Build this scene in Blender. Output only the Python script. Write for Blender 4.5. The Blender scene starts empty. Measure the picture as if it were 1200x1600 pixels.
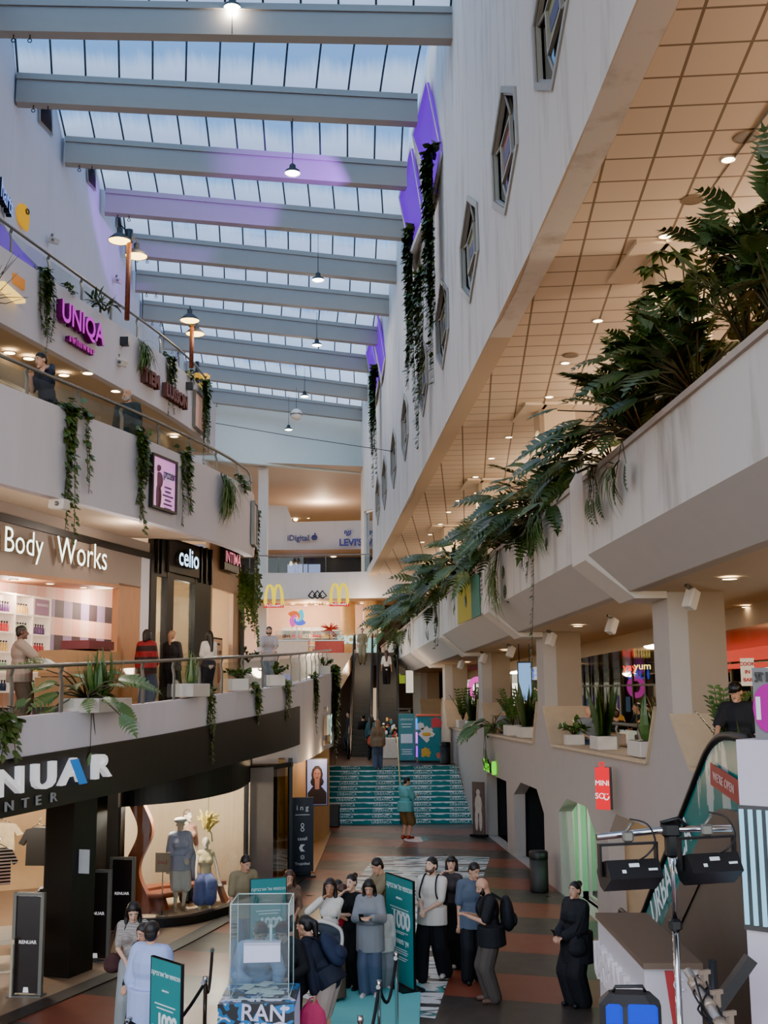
import bpy, bmesh, math, random
from mathutils import Vector, Matrix
random.seed(7)
V = Vector
col = bpy.context.scene.collection
PI = math.pi
F = 1770.0; PITCH = math.atan(280 / F); ROLL = math.radians(0.5); EYE = 4.3
_r0 = V((1, 0, 0)); _f = V((0, math.cos(PITCH), math.sin(PITCH))); _u0 = V((0, -math.sin(PITCH), math.cos(PITCH)))
_r = _r0 * math.cos(ROLL) - _u0 * math.sin(ROLL); _u = _u0 * math.cos(ROLL) + _r0 * math.sin(ROLL)
EYEP = V((0, 0, EYE))
cam = bpy.data.cameras.new('camera'); cam.sensor_fit = 'VERTICAL'; cam.sensor_height = 36; cam.sensor_width = 27
cam.lens = 36 * F / 1600; cam.clip_start = 0.05; cam.clip_end = 500
camo = bpy.data.objects.new('camera', cam); col.objects.link(camo)
camo.matrix_world = Matrix(((_r.x, _u.x, -_f.x, 0), (_r.y, _u.y, -_f.y, 0), (_r.z, _u.z, -_f.z, EYE), (0, 0, 0, 1)))
bpy.context.scene.camera = camo
def ray(px, py): return _f + _r * ((px - 600) / F) + _u * ((800 - py) / F)
def atz(px, py, z):                       # survey helpers: read a place off the photo, on a known level / depth / wall
 d = ray(px, py); return EYEP + d * ((z - EYE) / d.z)
def aty(px, py, y):
 d = ray(px, py); return EYEP + d * (y / d.y)
def hit(px, py, cv):
 d = ray(px, py)
 for a, b in zip(cv, cv[1:]):
  ex, ey = b[0] - a[0], b[1] - a[1]
  det = -d.x * ey + d.y * ex
  if abs(det) < 1e-9: continue
  t = (-a[0] * ey + a[1] * ex) / det; s = (d.x * a[1] - d.y * a[0]) / det
  if t > 0 and -1e-6 <= s <= 1 + 1e-6: return EYEP + d * t
 return None
def lin(c): c /= 255.0; return c / 12.92 if c <= .04045 else ((c + .055) / 1.055) ** 2.4
def C3(r, g, b): return (lin(r), lin(g), lin(b), 1)
_mats = {}
def mat(name, rgb, rough=.55, metal=0., var=.12, scale=6., bump=0., emit=0., ergb=None, spec=.5, stretch=None):
 if name in _mats: return _mats[name]
 m = bpy.data.materials.new(name); m.use_nodes = True; nt = m.node_tree; b = nt.nodes['Principled BSDF']
 c = C3(*rgb); b.inputs['Roughness'].default_value = rough; b.inputs['Metallic'].default_value = metal
 b.inputs['Specular IOR Level'].default_value = spec
 b.inputs['Base Color'].default_value = c
 if var or bump:
  tc = nt.nodes.new('ShaderNodeTexCoord'); nz = nt.nodes.new('ShaderNodeTexNoise'); nz.inputs['Scale'].default_value = scale; nz.inputs['Detail'].default_value = 4
  src = tc.outputs['Object']
  if stretch:
   mp = nt.nodes.new('ShaderNodeMapping'); mp.inputs['Scale'].default_value = stretch; nt.links.new(src, mp.inputs[0]); src = mp.outputs[0]
  nt.links.new(src, nz.inputs['Vector'])
  if var:
   mx = nt.nodes.new('ShaderNodeMix'); mx.data_type = 'RGBA'
   mx.inputs[6].default_value = tuple(x * (1 - var) for x in c[:3]) + (1,); mx.inputs[7].default_value = tuple(min(1, x * (1 + var)) for x in c[:3]) + (1,)
   nt.links.new(nz.outputs['Fac'], mx.inputs[0]); nt.links.new(mx.outputs[2], b.inputs['Base Color'])
  if bump:
   bp = nt.nodes.new('ShaderNodeBump'); bp.inputs['Strength'].default_value = bump; bp.inputs['Distance'].default_value = .02
   nt.links.new(nz.outputs['Fac'], bp.inputs['Height']); nt.links.new(bp.outputs[0], b.inputs['Normal'])
 if emit:
  b.inputs['Emission Color'].default_value = C3(*(ergb or rgb)); b.inputs['Emission Strength'].default_value = emit
 _mats[name] = m; return m
def glow(name, rgb, s): return mat(name, tuple(c * .35 for c in rgb), var=0, emit=s if s > 6 else .25 + .36 * s, ergb=rgb, rough=.5, spec=.1)
def glass(name, rgb=(235, 245, 245), refl=.08, clear=.9):
 if name in _mats: return _mats[name]
 m = bpy.data.materials.new(name); m.use_nodes = True; nt = m.node_tree
 for n in list(nt.nodes): nt.nodes.remove(n)
 o = nt.nodes.new('ShaderNodeOutputMaterial'); t = nt.nodes.new('ShaderNodeBsdfTransparent'); g = nt.nodes.new('ShaderNodeBsdfGlossy')
 lw = nt.nodes.new('ShaderNodeLayerWeight'); fr = nt.nodes.new('ShaderNodeMath'); fr.operation = 'POWER'; fr.inputs[1].default_value = 3.5; nt.links.new(lw.outputs['Facing'], fr.inputs[0])
 ad = nt.nodes.new('ShaderNodeMath'); ad.operation = 'MULTIPLY_ADD'; ad.inputs[1].default_value = .6; ad.inputs[2].default_value = refl; ad.use_clamp = True
 mx = nt.nodes.new('ShaderNodeMixShader'); c = C3(*rgb); t.inputs[0].default_value = tuple(x * clear for x in c[:3]) + (1,)
 g.inputs['Roughness'].default_value = .03; g.inputs[0].default_value = (1, 1, 1, 1)
 nt.links.new(fr.outputs[0], ad.inputs[0]); nt.links.new(ad.outputs[0], mx.inputs[0]); nt.links.new(t.outputs[0], mx.inputs[1]); nt.links.new(g.outputs[0], mx.inputs[2]); nt.links.new(mx.outputs[0], o.inputs[0])
 _mats[name] = m; return m
_txt = {}
def text_geo(body, size=1., extrude=.02, weight=0., align='CENTER', spacing=1., shear=0.):
 k = (body, size, extrude, weight, align, spacing, shear)
 if k not in _txt:
  cu = bpy.data.curves.new('lettering', 'FONT'); cu.body = body; cu.size = size; cu.extrude = extrude; cu.offset = weight
  cu.align_x = align; cu.align_y = 'CENTER'; cu.space_character = spacing; cu.shear = shear; cu.resolution_u = 3
  o = bpy.data.objects.new('lettering', cu); col.objects.link(o)
  dg = bpy.context.evaluated_depsgraph_get(); me = bpy.data.meshes.new_from_object(o.evaluated_get(dg))
  _txt[k] = ([v.co.copy() for v in me.vertices], [tuple(p.vertices) for p in me.polygons])
  bpy.data.objects.remove(o); bpy.data.curves.remove(cu); bpy.data.meshes.remove(me)
 return _txt[k]
def frame(o, x, y):                        # matrix with local x, y along the given directions
 x = V(x).normalized(); y = V(y); y = (y - x * y.dot(x)).normalized(); z = x.cross(y)
 o = V(o)
 return Matrix(((x.x, y.x, z.x, o.x), (x.y, y.y, z.y, o.y), (x.z, y.z, z.z, o.z), (0, 0, 0, 1)))
def panel_geo(outer, holes, thick):        # flat plate with holes, 2-D outline, local z from -thick to 0
 cu = bpy.data.curves.new('plate', 'CURVE'); cu.dimensions = '2D'; cu.fill_mode = 'BOTH'; cu.extrude = thick / 2
 for pts in [outer] + holes:
  s = cu.splines.new('POLY'); s.points.add(len(pts) - 1); s.use_cyclic_u = True
  for p, q in zip(s.points, pts): p.co = (q[0], q[1], 0, 1)
 o = bpy.data.objects.new('plate', cu); col.objects.link(o)
 dg = bpy.context.evaluated_depsgraph_get(); me = bpy.data.meshes.new_from_object(o.evaluated_get(dg))
 r = ([v.co - V((0, 0, thick / 2)) for v in me.vertices], [tuple(p.vertices) for p in me.polygons])
 bpy.data.objects.remove(o); bpy.data.curves.remove(cu); bpy.data.meshes.remove(me)
 return r
class MB:
 def __init__(s): s.v = []; s.f = []; s.m = []; s.sm = []; s.c = 0
 def use(s, i): s.c = i; return s
 def add(s, vs, fs, M=None, sm=False):
  n = len(s.v)
  for v in vs: s.v.append(M @ V(v) if M is not None else V(v))
  for f in fs: s.f.append(tuple(i + n for i in f)); s.m.append(s.c); s.sm.append(sm)
  return s
 def box(s, c, d, rz=0, M=None, bev=0.):
  x, y, z = d[0] / 2, d[1] / 2, d[2] / 2
  if bev: return s.bbox(c, d, rz, bev, M)
  vs = [(a * x, b * y, e * z) for e in (-1, 1) for a, b in ((-1, -1), (1, -1), (1, 1), (-1, 1))]
  T = Matrix.Translation(V(c)) @ Matrix.Rotation(rz, 4, 'Z')
  if M is not None: T = M @ T
  return s.add(vs, [(3, 2, 1, 0), (4, 5, 6, 7), (0, 1, 5, 4), (1, 2, 6, 5), (2, 3, 7, 6), (3, 0, 4, 7)], T)
 def bbox(s, c, d, rz, b, M=None):
  x, y, z = d[0] / 2, d[1] / 2, d[2] / 2; b = min(b, x * .9, y * .9, z * .9)
  def ring(k, zz): return [(-x + k, -y + 0, zz), (x - k, -y, zz), (x, -y + k, zz), (x, y - k, zz), (x - k, y, zz), (-x + k, y, zz), (-x, y - k, zz), (-x, -y + k, zz)]
  def ins(zz): return [(a * (1 - b / x), e * (1 - b / y), zz) for a, e, _ in ring(b, zz)]
  vs = ins(-z) + ring(b, -z + b) + ring(b, z - b) + ins(z)
  fs = [tuple(range(7, -1, -1)), tuple(range(24, 32))]
  for L in range(3):
   for i in range(8): j = (i + 1) % 8; fs.append((L * 8 + i, L * 8 + j, L * 8 + 8 + j, L * 8 + 8 + i))
  T = Matrix.Translation(V(c)) @ Matrix.Rotation(rz, 4, 'Z')
  if M is not None: T = M @ T
  return s.add(vs, fs, T)
 def tube(s, pts, r, n=8, cap=True, sm=True):
  pts = [V(p) for p in pts]; rs = r if isinstance(r, (list, tuple)) else [r] * len(pts)
  base = len(s.v); up = None
  for i, p in enumerate(pts):
   t = (pts[min(i + 1, len(pts) - 1)] - pts[max(i - 1, 0)]).normalized()
   if up is None: up = t.orthogonal().normalized()
   else:
    up = up - t * up.dot(t); up = up.normalized() if up.length > 1e-6 else t.orthogonal().normalized()
   w = t.cross(up)
   for k in range(n): a = 2 * PI * k / n; s.v.append(p + (up * math.cos(a) + w * math.sin(a)) * rs[i])
  for i in range(len(pts) - 1):
   for k in range(n):
    j = (k + 1) % n; s.f.append((base + i * n + k, base + i * n + j, base + i * n + n + j, base + i * n + n + k)); s.m.append(s.c); s.sm.append(sm)
  if cap:
   s.f.append(tuple(base + k for k in range(n - 1, -1, -1))); s.m.append(s.c); s.sm.append(False)
   s.f.append(tuple(base + (len(pts) - 1) * n + k for k in range(n))); s.m.append(s.c); s.sm.append(False)
  return s
 def lathe(s, prof, c=(0, 0, 0), n=20, M=None, sm=True):
  vs = []; fs = []
  for r, z in prof:
   for k in range(n): a = 2 * PI * k / n; vs.append((r * math.cos(a), r * math.sin(a), z))
  for i in range(len(prof) - 1):
   for k in range(n): j = (k + 1) % n; fs.append((i * n + k, i * n + j, i * n + n + j, i * n + n + k))
  T = Matrix.Translation(V(c))
  if M is not None: T = M @ T
  return s.add(vs, fs, T, sm)
 def ell(s, c, r, M=None, n=10, sm=True):
  vs = [(0, 0, -1)]; fs = []; R = n // 2 + 1
  for i in range(1, R):
   ph = -PI / 2 + PI * i / R
   for k in range(n): a = 2 * PI * k / n; vs.append((math.cos(ph) * math.cos(a), math.cos(ph) * math.sin(a), math.sin(ph)))
  vs.append((0, 0, 1)); top = len(vs) - 1
  for k in range(n):
   j = (k + 1) % n; fs.append((0, 1 + j, 1 + k)); fs.append((top, 1 + (R - 2) * n + k, 1 + (R - 2) * n + j))
   for i in range(R - 2): fs.append((1 + i * n + k, 1 + i * n + j, 1 + (i + 1) * n + j, 1 + (i + 1) * n + k))
  T = Matrix.Translation(V(c)) @ Matrix.Diagonal((r[0], r[1], r[2], 1))
  if M is not None: T = M @ T
  return s.add(vs, fs, T, sm)
 def cap(s, a, b, ra, rb, n=10):         # tapered capsule
  a = V(a); b = V(b); t = b - a; L = t.length
  if L < 1e-6: return s.ell(a, (ra, ra, ra), n=n)
  t /= L; pts = []; rs = []
  for k in (-1, -.8, -.45, 0): pts.append(a + t * ra * k); rs.append(max(.0008, ra * math.sqrt(max(0, 1 - k * k))))
  for k in (0, .45, .8, 1): pts.append(b + t * rb * k); rs.append(max(.0008, rb * math.sqrt(max(0, 1 - k * k))))
  return s.tube(pts, rs, n)
 def prism(s, poly, h, M=None):          # polygon in local xy extruded to z=h
  n = len(poly); vs = [(p[0], p[1], 0) for p in poly] + [(p[0], p[1], h) for p in poly]
  fs = [tuple(range(n - 1, -1, -1)), tuple(range(n, 2 * n))] + [(i, (i + 1) % n, n + (i + 1) % n, n + i) for i in range(n)]
  return s.add(vs, fs, M)
 def quad(s, a, b, c, d): return s.add([a, b, c, d], [(0, 1, 2, 3)])
 def text(s, body, M, side=False, **k):
  g = text_geo(body, **k); n = len(s.m); s.add(g[0], g[1], M)
  if side:
   z1 = max(v.z for v in g[0]) - 1e-4
   for i, f in enumerate(g[1]):
    if any(g[0][j].z < z1 for j in f): s.m[n + i] = s.c + 1
  return s
 def plate(s, outer, holes, thick, M): g = panel_geo(outer, holes, thick); return s.add(g[0], g[1], M)
 def sheet(s, rows, sm=True):            # grid of points -> quads
  n = len(rows[0]); vs = [p for r in rows for p in r]; fs = []
  for i in range(len(rows) - 1):
   for k in range(n - 1): fs.append((i * n + k, i * n + k + 1, (i + 1) * n + k + 1, (i + 1) * n + k))
  return s.add(vs, fs, None, sm)
 def ribbon(s, cv, prof, closed=True):   # sweep a section (offset-left, z) along a plan curve
  nn = []
  for i, p in enumerate(cv):
   a = cv[max(i - 1, 0)]; b = cv[min(i + 1, len(cv) - 1)]; dx, dy = b[0] - a[0], b[1] - a[1]; L = math.hypot(dx, dy); nn.append((-dy / L, dx / L))
  m = None; base = len(s.v)
  for i, p in enumerate(cv):
   pr = prof(i, p) if callable(prof) else prof
   m = len(pr)
   for o, z in pr: s.v.append(V((p[0] + nn[i][0] * o, p[1] + nn[i][1] * o, z)))
  for i in range(len(cv) - 1):
   for k in range(m if closed else m - 1):
    j = (k + 1) % m; s.f.append((base + i * m + k, base + i * m + m + k, base + i * m + m + j, base + i * m + j)); s.m.append(s.c); s.sm.append(False)
  if closed:
   s.f.append(tuple(base + k for k in range(m))); s.m.append(s.c); s.sm.append(False)
   s.f.append(tuple(base + (len(cv) - 1) * m + k for k in range(m - 1, -1, -1))); s.m.append(s.c); s.sm.append(False)
  return s
def catmull(pts, n):
 out = []; P = [V((p[0], p[1], p[2] if len(p) > 2 else 0)) for p in pts]
 for i in range(len(P) - 1):
  p0 = P[max(i - 1, 0)]; p1 = P[i]; p2 = P[i + 1]; p3 = P[min(i + 2, len(P) - 1)]
  for k in range(n):
   t = k / n; out.append(.5 * ((2 * p1) + (p2 - p0) * t + (2 * p0 - 5 * p1 + 4 * p2 - p3) * t * t + (3 * p1 - p0 - 3 * p2 + p3) * t ** 3))
 out.append(P[-1]); return out
def offset(cv, d):
 out = []
 for i, p in enumerate(cv):
  a = cv[max(i - 1, 0)]; b = cv[min(i + 1, len(cv) - 1)]; dx, dy = b[0] - a[0], b[1] - a[1]; L = math.hypot(dx, dy)
  out.append(V((p[0] - dy / L * d, p[1] + dx / L * d, 0)))
 return out
ROOT = {}
def _link(name, me, parent):
 o = bpy.data.objects.new(name, me); col.objects.link(o)
 return o
def thing(name, label, cat, loc=(0, 0, 0), rz=0, group=None):
 o = bpy.data.objects.new(name, None); col.objects.link(o); o.empty_display_size = .1
 o.location = loc; o.rotation_euler = (0, 0, rz); o['label'] = label; o['category'] = cat
 if group: o['group'] = group
 ROOT[o.name] = Matrix.Translation(V(loc)) @ Matrix.Rotation(rz, 4, 'Z')
 return o
def mesh_of(name, mb, mats):
 me = bpy.data.meshes.new(name); me.from_pydata([tuple(v) for v in mb.v], [], mb.f)
 for m in (mats if isinstance(mats, (list, tuple)) else [mats]): me.materials.append(m)
 me.polygons.foreach_set('material_index', mb.m); me.polygons.foreach_set('use_smooth', mb.sm); me.update()
 return me
def obj(name, mb, mats, parent=None, local=False, label=None):
 me = mb if isinstance(mb, bpy.types.Mesh) else mesh_of(name, mb, mats)
 o = bpy.data.objects.new(name, me); col.objects.link(o)
 if parent is not None:
  o.parent = parent
  if not local and parent.name in ROOT: o.matrix_parent_inverse = ROOT[parent.name].inverted()
 if label: o['label'] = label
 if parent is not None and name in SUBPART:
  for c in reversed(list(parent.children)):
   if c.name.split('.')[0] in SUBPART[name]: o.parent = c; o.matrix_parent_inverse = Matrix.Identity(4); break
 return o
SUBPART = {'lettering': ('panel', 'board', 'red_base', 'picture', 'red_panel'), 'eyes': ('body',), 'irises': ('eyes',), 'brows': ('body',), 'mouth': ('body',), 'pocket': ('bag',), 'strap': ('bag',), 'soil': ('pot',), 'bulb_lens': ('lamp_shade',), 'lens': ('shade',), 'sticker': ('housing',), 'cable': ('housing', 'yoke'), 'badge': ('picture',), 'printed_face': ('printed_hair',), 'printed_features': ('printed_face',), 'shirt_print': ('top',), 'screen': ('body',), 'tape_lettering': ('blue_tape',), 'numerals': ('oval',), 'logo_patch': ('jigsaw_piece',), 'sweet_jars': ('shelf_board',), 'glass_case': ('body',), 'round_patch': ('body',), 'emblem_ring': ('emblem',), 'tag_mark': ('panel',), 'hanger': ('fabric',), 'blue_front': ('housing',), 'handle': ('housing', 'body'), 'printed_figure': ('picture', 'board', 'panel')}
def tag(o, label, cat, group=None, kind=None):
 o['label'] = label; o['category'] = cat
 if group: o['group'] = group
 if kind: o['kind'] = kind
 return o
def struct(name, mb, mats, parent=None):
 o = obj(name, mb, mats, parent)
 if parent is None: o['kind'] = 'structure'
 return o
def flat(mb, name=None):                    # recalculated normals, kept as one mesh
 bm = bmesh.new(); me = bpy.data.meshes.new('t')
 me.from_pydata([tuple(v) for v in mb.v], [], mb.f); bm.from_mesh(me); bmesh.ops.recalc_face_normals(bm, faces=bm.faces)
 out = MB(); out.v = [v.co.copy() for v in bm.verts]; bm.verts.index_update(); out.f = [tuple(v.index for v in f.verts) for f in bm.faces]
 out.m = list(mb.m); out.sm = list(mb.sm); bm.free(); bpy.data.meshes.remove(me); return out
def copy_thing(o, label, loc=None, rz=None):
 r = o.copy(); col.objects.link(r); r['label'] = label
 if loc is not None: r.location = loc
 if rz is not None: r.rotation_euler = (0, 0, rz)
 ROOT[r.name] = Matrix.Translation(r.location) @ Matrix.Rotation(r.rotation_euler.z, 4, 'Z')
 for ch in list(o.children):
  c = ch.copy(); col.objects.link(c); c.parent = r
  for g in list(ch.children):
   d = g.copy(); col.objects.link(d); d.parent = c
 return r
# ================================================================== THE BUILDING
def WR(y, off=0.): return V((5.52 - .0715 * y - off * .9975, y - off * .0713, 0))     # right column line; off>0 steps into the atrium
WD = V((-.0713, .9975, 0)); WN = V((-.9975, -.0713, 0)); UP = V((0, 0, 1))
def gz(z, y): return z - .0165 * (y - 17.2)                                           # the right galleries fall gently away
EC = catmull([(-7.7, 9), (-6.9, 11), (-6.1, 13.2), (-5.16, 15.93), (-4.22, 18.56), (-3.69, 20.3), (-3.0, 23.2), (-2.5, 25.2), (-2.12, 27.3), (-1.9, 30), (-1.8, 33), (-1.62, 36.3)], 6)
L3C = catmull([(-8.6, 11), (-7.6, 17), (-6.95, 20.5), (-6.2, 24.5), (-5.55, 28), (-5.2, 31), (-5.1, 33.5)], 6)
FC = catmull([(-10.5, 9.5), (-9.2, 12), (-7.9, 15.9), (-7.1, 18), (-6.6, 19.8), (-6.1, 22), (-5.5, 24.5), (-5.0, 26.5), (-4.4, 29), (-4.0, 31.5)], 6)
UWC = catmull([(2.75, 2), (2.62, 7), (2.51, 10.1), (2.34, 14.24), (2.03, 19.3), (1.42, 27.8), (.82, 36), (.22, 44.25), (-.85, 57.8), (-1.3, 63)], 4)
def l1(y): return 3.85 + .048 * (y - 22)                                               # the left first floor is a ramp
def cv_at(cv, y):
 for a, b in zip(cv, cv[1:]):
  if a[1] <= y <= b[1]: t = (y - a[1]) / max(1e-9, b[1] - a[1]); return V((a[0] + (b[0] - a[0]) * t, y, 0))
 return V((cv[0][0], y, 0)) if y < cv[0][1] else V((cv[-1][0], y, 0))
def cut(cv, y0, y1): return [cv_at(cv, y0)] + [V((p[0], p[1], 0)) for p in cv if y0 + .02 < p[1] < y1 - .02] + [cv_at(cv, y1)]
def cv_dir(cv, y): d = cv_at(cv, y + .4) - cv_at(cv, y - .4); return d.normalized()
def edge(cv, px, zf, off=-.0):
 best = None
 for k in range(500):
  y = cv[0][1] + (max(p[1] for p in cv) - cv[0][1]) * k / 499; p = cv_at(cv, y); q = V((p.x, p.y, zf(y))) - EYEP; sx = 600 + F * q.dot(_r) / q.dot(_f)
  if best is None or abs(sx - px) < best[0]: best = (abs(sx - px), y)
 y = best[1]; d = cv_dir(cv, y); n = V((d.y, -d.x, 0)); p = cv_at(cv, y); return V((p.x, p.y, zf(y))), n
def streaky(name, rgb, dark, k=.5, s=1.):
 m = mat(name, rgb, rough=.8, var=0); nt = m.node_tree; b = nt.nodes['Principled BSDF']
 tc = nt.nodes.new('ShaderNodeTexCoord'); mp = nt.nodes.new('ShaderNodeMapping'); mp.inputs['Scale'].default_value = (1.6 * s, 1.6 * s, .28 * s)
 nz = nt.nodes.new('ShaderNodeTexNoise'); nz.inputs['Scale'].default_value = 1.2; nz.inputs['Detail'].default_value = 7; nz.inputs['Roughness'].default_value = .62
 rp = nt.nodes.new('ShaderNodeMapRange'); rp.inputs[1].default_value = .5; rp.inputs[2].default_value = .75; rp.inputs[4].default_value = k
 mx = nt.nodes.new('ShaderNodeMix'); mx.data_type = 'RGBA'; mx.inputs[6].default_value = C3(*rgb); mx.inputs[7].default_value = C3(*dark)
 nt.links.new(tc.outputs['Object'], mp.inputs[0]); nt.links.new(mp.outputs[0], nz.inputs['Vector']); nt.links.new(nz.outputs['Fac'], rp.inputs[0]); nt.links.new(rp.outputs[0], mx.inputs[0]); nt.links.new(mx.outputs[2], b.inputs['Base Color'])
 bp = nt.nodes.new('ShaderNodeBump'); bp.inputs['Strength'].default_value = .12; n2 = nt.nodes.new('ShaderNodeTexNoise'); n2.inputs['Scale'].default_value = 40
 nt.links.new(tc.outputs['Object'], n2.inputs['Vector']); nt.links.new(n2.outputs['Fac'], bp.inputs['Height']); nt.links.new(bp.outputs[0], b.inputs['Normal'])
 return m
m_up = streaky('stained_plaster', (222, 216, 210), (168, 160, 148), .75)
m_par = streaky('stained_parapet_plaster', (208, 200, 194), (150, 138, 126), .9)
m_white = streaky('white_plaster', (214, 206, 200), (190, 180, 172), .4)
m_grey = mat('grey_plaster', (176, 166, 158), .85, var=.05, scale=3, bump=.15)
m_greydk = mat('taupe_plaster', (158, 138, 118), .85, var=.05, scale=3)
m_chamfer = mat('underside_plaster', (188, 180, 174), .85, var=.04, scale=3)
m_fin = mat('fin_plaster', (212, 202, 192), .8, var=.04, scale=4)
m_lwall = streaky('lavender_white_wall', (214, 208, 214), (190, 182, 186), .4, .6)
m_soff = mat('soffit_paint', (206, 184, 158), .8, var=.03)
m_beam = mat('beam_steel', (158, 148, 138), .55, var=.05, scale=2)
m_steel = mat('brushed_steel', (150, 148, 142), .32, .85, var=.06, scale=20)
m_rail = mat('rail_paint', (120, 118, 112), .4, .5, var=.05)
m_chrome = mat('chrome', (205, 205, 205), .12, 1., var=0)
m_black = mat('black_paint', (22, 21, 21), .45, var=.2)
m_dark = mat('charcoal', (44, 42, 41), .55, var=.15)
m_glass = glass('clear_glass', refl=.03); m_shopglass = glass('shop_glass', (235, 240, 238), .04, .94)
m_marble = mat('sandstone_slab', (196, 172, 142), .5, var=.18, scale=4, bump=.05)
m_rooftile = None
def grid_mat(name, rgb, line, sx, sy, rot, mort=.012, rough=.8, var=.05, offset=0.):
 m = mat(name, rgb, rough, var=0); nt = m.node_tree; b = nt.nodes['Principled BSDF']
 tc = nt.nodes.new('ShaderNodeTexCoord'); mp = nt.nodes.new('ShaderNodeMapping'); mp.inputs['Rotation'].default_value = (0, 0, rot)
 br = nt.nodes.new('ShaderNodeTexBrick'); br.offset = offset; br.inputs['Scale'].default_value = 1.; br.inputs['Brick Width'].default_value = sx; br.inputs['Row Height'].default_value = sy
 br.inputs['Mortar Size'].default_value = mort; br.inputs['Mortar Smooth'].default_value = .2; br.inputs['Bias'].default_value = 0
 c = C3(*rgb); br.inputs['Color1'].default_value = c; br.inputs['Color2'].default_value = tuple(x * (1 - var) for x in c[:3]) + (1,); br.inputs['Mortar'].default_value = C3(*line)
 nt.links.new(tc.outputs['Object'], mp.inputs[0]); nt.links.new(mp.outputs[0], br.inputs['Vector']); nt.links.new(br.outputs['Color'], b.inputs['Base Color'])
 return m
m_tiles = grid_mat('ceiling_tiles', (226, 206, 184), (130, 108, 88), .62, .62, .0714, .02)
m_slat = grid_mat('metal_slat_ceiling', (176, 150, 118), (90, 72, 54), .12, 8., .0714, .012, rough=.18); m_slat.node_tree.nodes['Principled BSDF'].inputs['Metallic'].default_value = .75
m_shopfloor = grid_mat('shop_floor_tiles', (158, 132, 106), (128, 106, 84), 1.2, .6, .35, .006, rough=.45, var=.08)
def striped_floor():
 m = mat('striped_stone_floor', (60, 55, 50), .28, var=0); nt = m.node_tree; b = nt.nodes['Principled BSDF']; N = nt.nodes.new; L = nt.links.new
 tc = N('ShaderNodeTexCoord'); sep = N('ShaderNodeSeparateXYZ'); L(tc.outputs['Object'], sep.inputs[0])
 def mth(op, a, bb=None):
  n = N('ShaderNodeMath'); n.operation = op
  for i, x in enumerate((a, bb)):
   if x is None: continue
   if isinstance(x, (int, float)): n.inputs[i].default_value = x
   else: L(x, n.inputs[i])
  return n.outputs[0]
 s = mth('ADD', sep.outputs[1], mth('MULTIPLY', sep.outputs[0], .34))
 q = mth('FRACT', mth('DIVIDE', mth('ADD', s, -23.55), 3.1))
 isred = mth('LESS_THAN', q, .5)
 nz = N('ShaderNodeTexNoise'); nz.inputs['Scale'].default_value = 2.2; nz.inputs['Detail'].default_value = 5; L(tc.outputs['Object'], nz.inputs['Vector'])
 def ramp(c1, c2):
  x = N('ShaderNodeMix'); x.data_type = 'RGBA'; x.inputs[6].default_value = C3(*c1); x.inputs[7].default_value = C3(*c2); L(nz.outputs['Fac'], x.inputs[0]); return x.outputs[2]
 mx = N('ShaderNodeMix'); mx.data_type = 'RGBA'; L(isred, mx.inputs[0]); L(ramp((70, 62, 55), (86, 78, 70)), mx.inputs[6]); L(ramp((124, 68, 52), (142, 86, 68)), mx.inputs[7])
 j1 = mth('LESS_THAN', mth('FRACT', mth('DIVIDE', s, 1.55)), .008); j2 = mth('LESS_THAN', mth('FRACT', mth('DIVIDE', mth('SUBTRACT', sep.outputs[0], mth('MULTIPLY', sep.outputs[1], .34)), 1.55)), .008)
 j = mth('MAXIMUM', j1, j2); m2 = N('ShaderNodeMix'); m2.data_type = 'RGBA'; m2.inputs[7].default_value = C3(110, 96, 84); L(mth('MULTIPLY', j, .6), m2.inputs[0]); L(mx.outputs[2], m2.inputs[6]); L(m2.outputs[2], b.inputs['Base Color'])
 rr = N('ShaderNodeMapRange'); rr.inputs[3].default_value = .22; rr.inputs[4].default_value = .42; L(nz.outputs['Fac'], rr.inputs[0]); L(rr.outputs[0], b.inputs['Roughness'])
 return m
m_floor = striped_floor()
b = MB(); b.box((0, 24, -.1), (30, 60, .2)); struct('floor', b, m_floor)
b = MB(); stepc = offset(cut(EC, 9, 27.6), -.02)
b.ribbon(stepc, [(0, 0), (0, .012), (9, .012), (9, 0)]); struct('floor', b, m_shopfloor)                       # shop paving behind the edge line
b = MB(); b.ribbon(stepc, [(-.16, 0), (-.16, .02), (.16, .02), (.16, 0)]); struct('trim_1', b, mat('dark_threshold', (62, 54, 48), .5))
b = MB(); b.add([(-2.1, 41, 1.7), (2.5, 41, 1.7), (1.2, 64, 1.7), (-7, 64, 1.7)], [(0, 1, 2, 3)]); b.add([(-2.1, 41, 1.69), (-7, 41, 1.69), (-7, 64, 1.69)], [(0, 1, 2)])
struct('floor', b, mat('landing_floor', (92, 70, 60), .3, var=.2, scale=2))
def rwp(y, z): return (y / .9975 - 0., z)
YC = [8.2, 17.2, 26.3, 35.4, 44.7, 54.0]                                                        # near edges of the columns
o_ = []
for i in range(len(YC) - 1):
 a = YC[i] + .78; c = YC[i + 1]
 sl = 3.14 - .0095 * (a - 18)
 o_.append([(a, gz(5.75, a)), (a, 4.0), (a + .55, sl), (c - .75, sl - .05), (c, 3.9), (c, gz(5.75, c))])
win_open = [list(o) for o in o_]
shops = [[(31.6, 0.02), (31.6, 1.85), (34.9, 1.85), (34.9, .02)],
  [(26.8, .02), (26.75, 1.5), (27.5, 1.98), (29.5, 1.98), (30.5, 1.6), (30.6, .02)],
  [(22.1, .02), (22.1, 1.6), (22.7, 2.04), (24.4, 2.04), (25.2, 1.7), (25.1, .02)],
  [(17.3, .02), (17.3, 1.7), (17.8, 2.12), (20.6, 2.12), (21.2, 1.65), (21.2, .02)]]
MW = frame(WR(0), WD, UP)                                                                       # local x runs along the wall
MW = MW @ Matrix.Identity(4)
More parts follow.
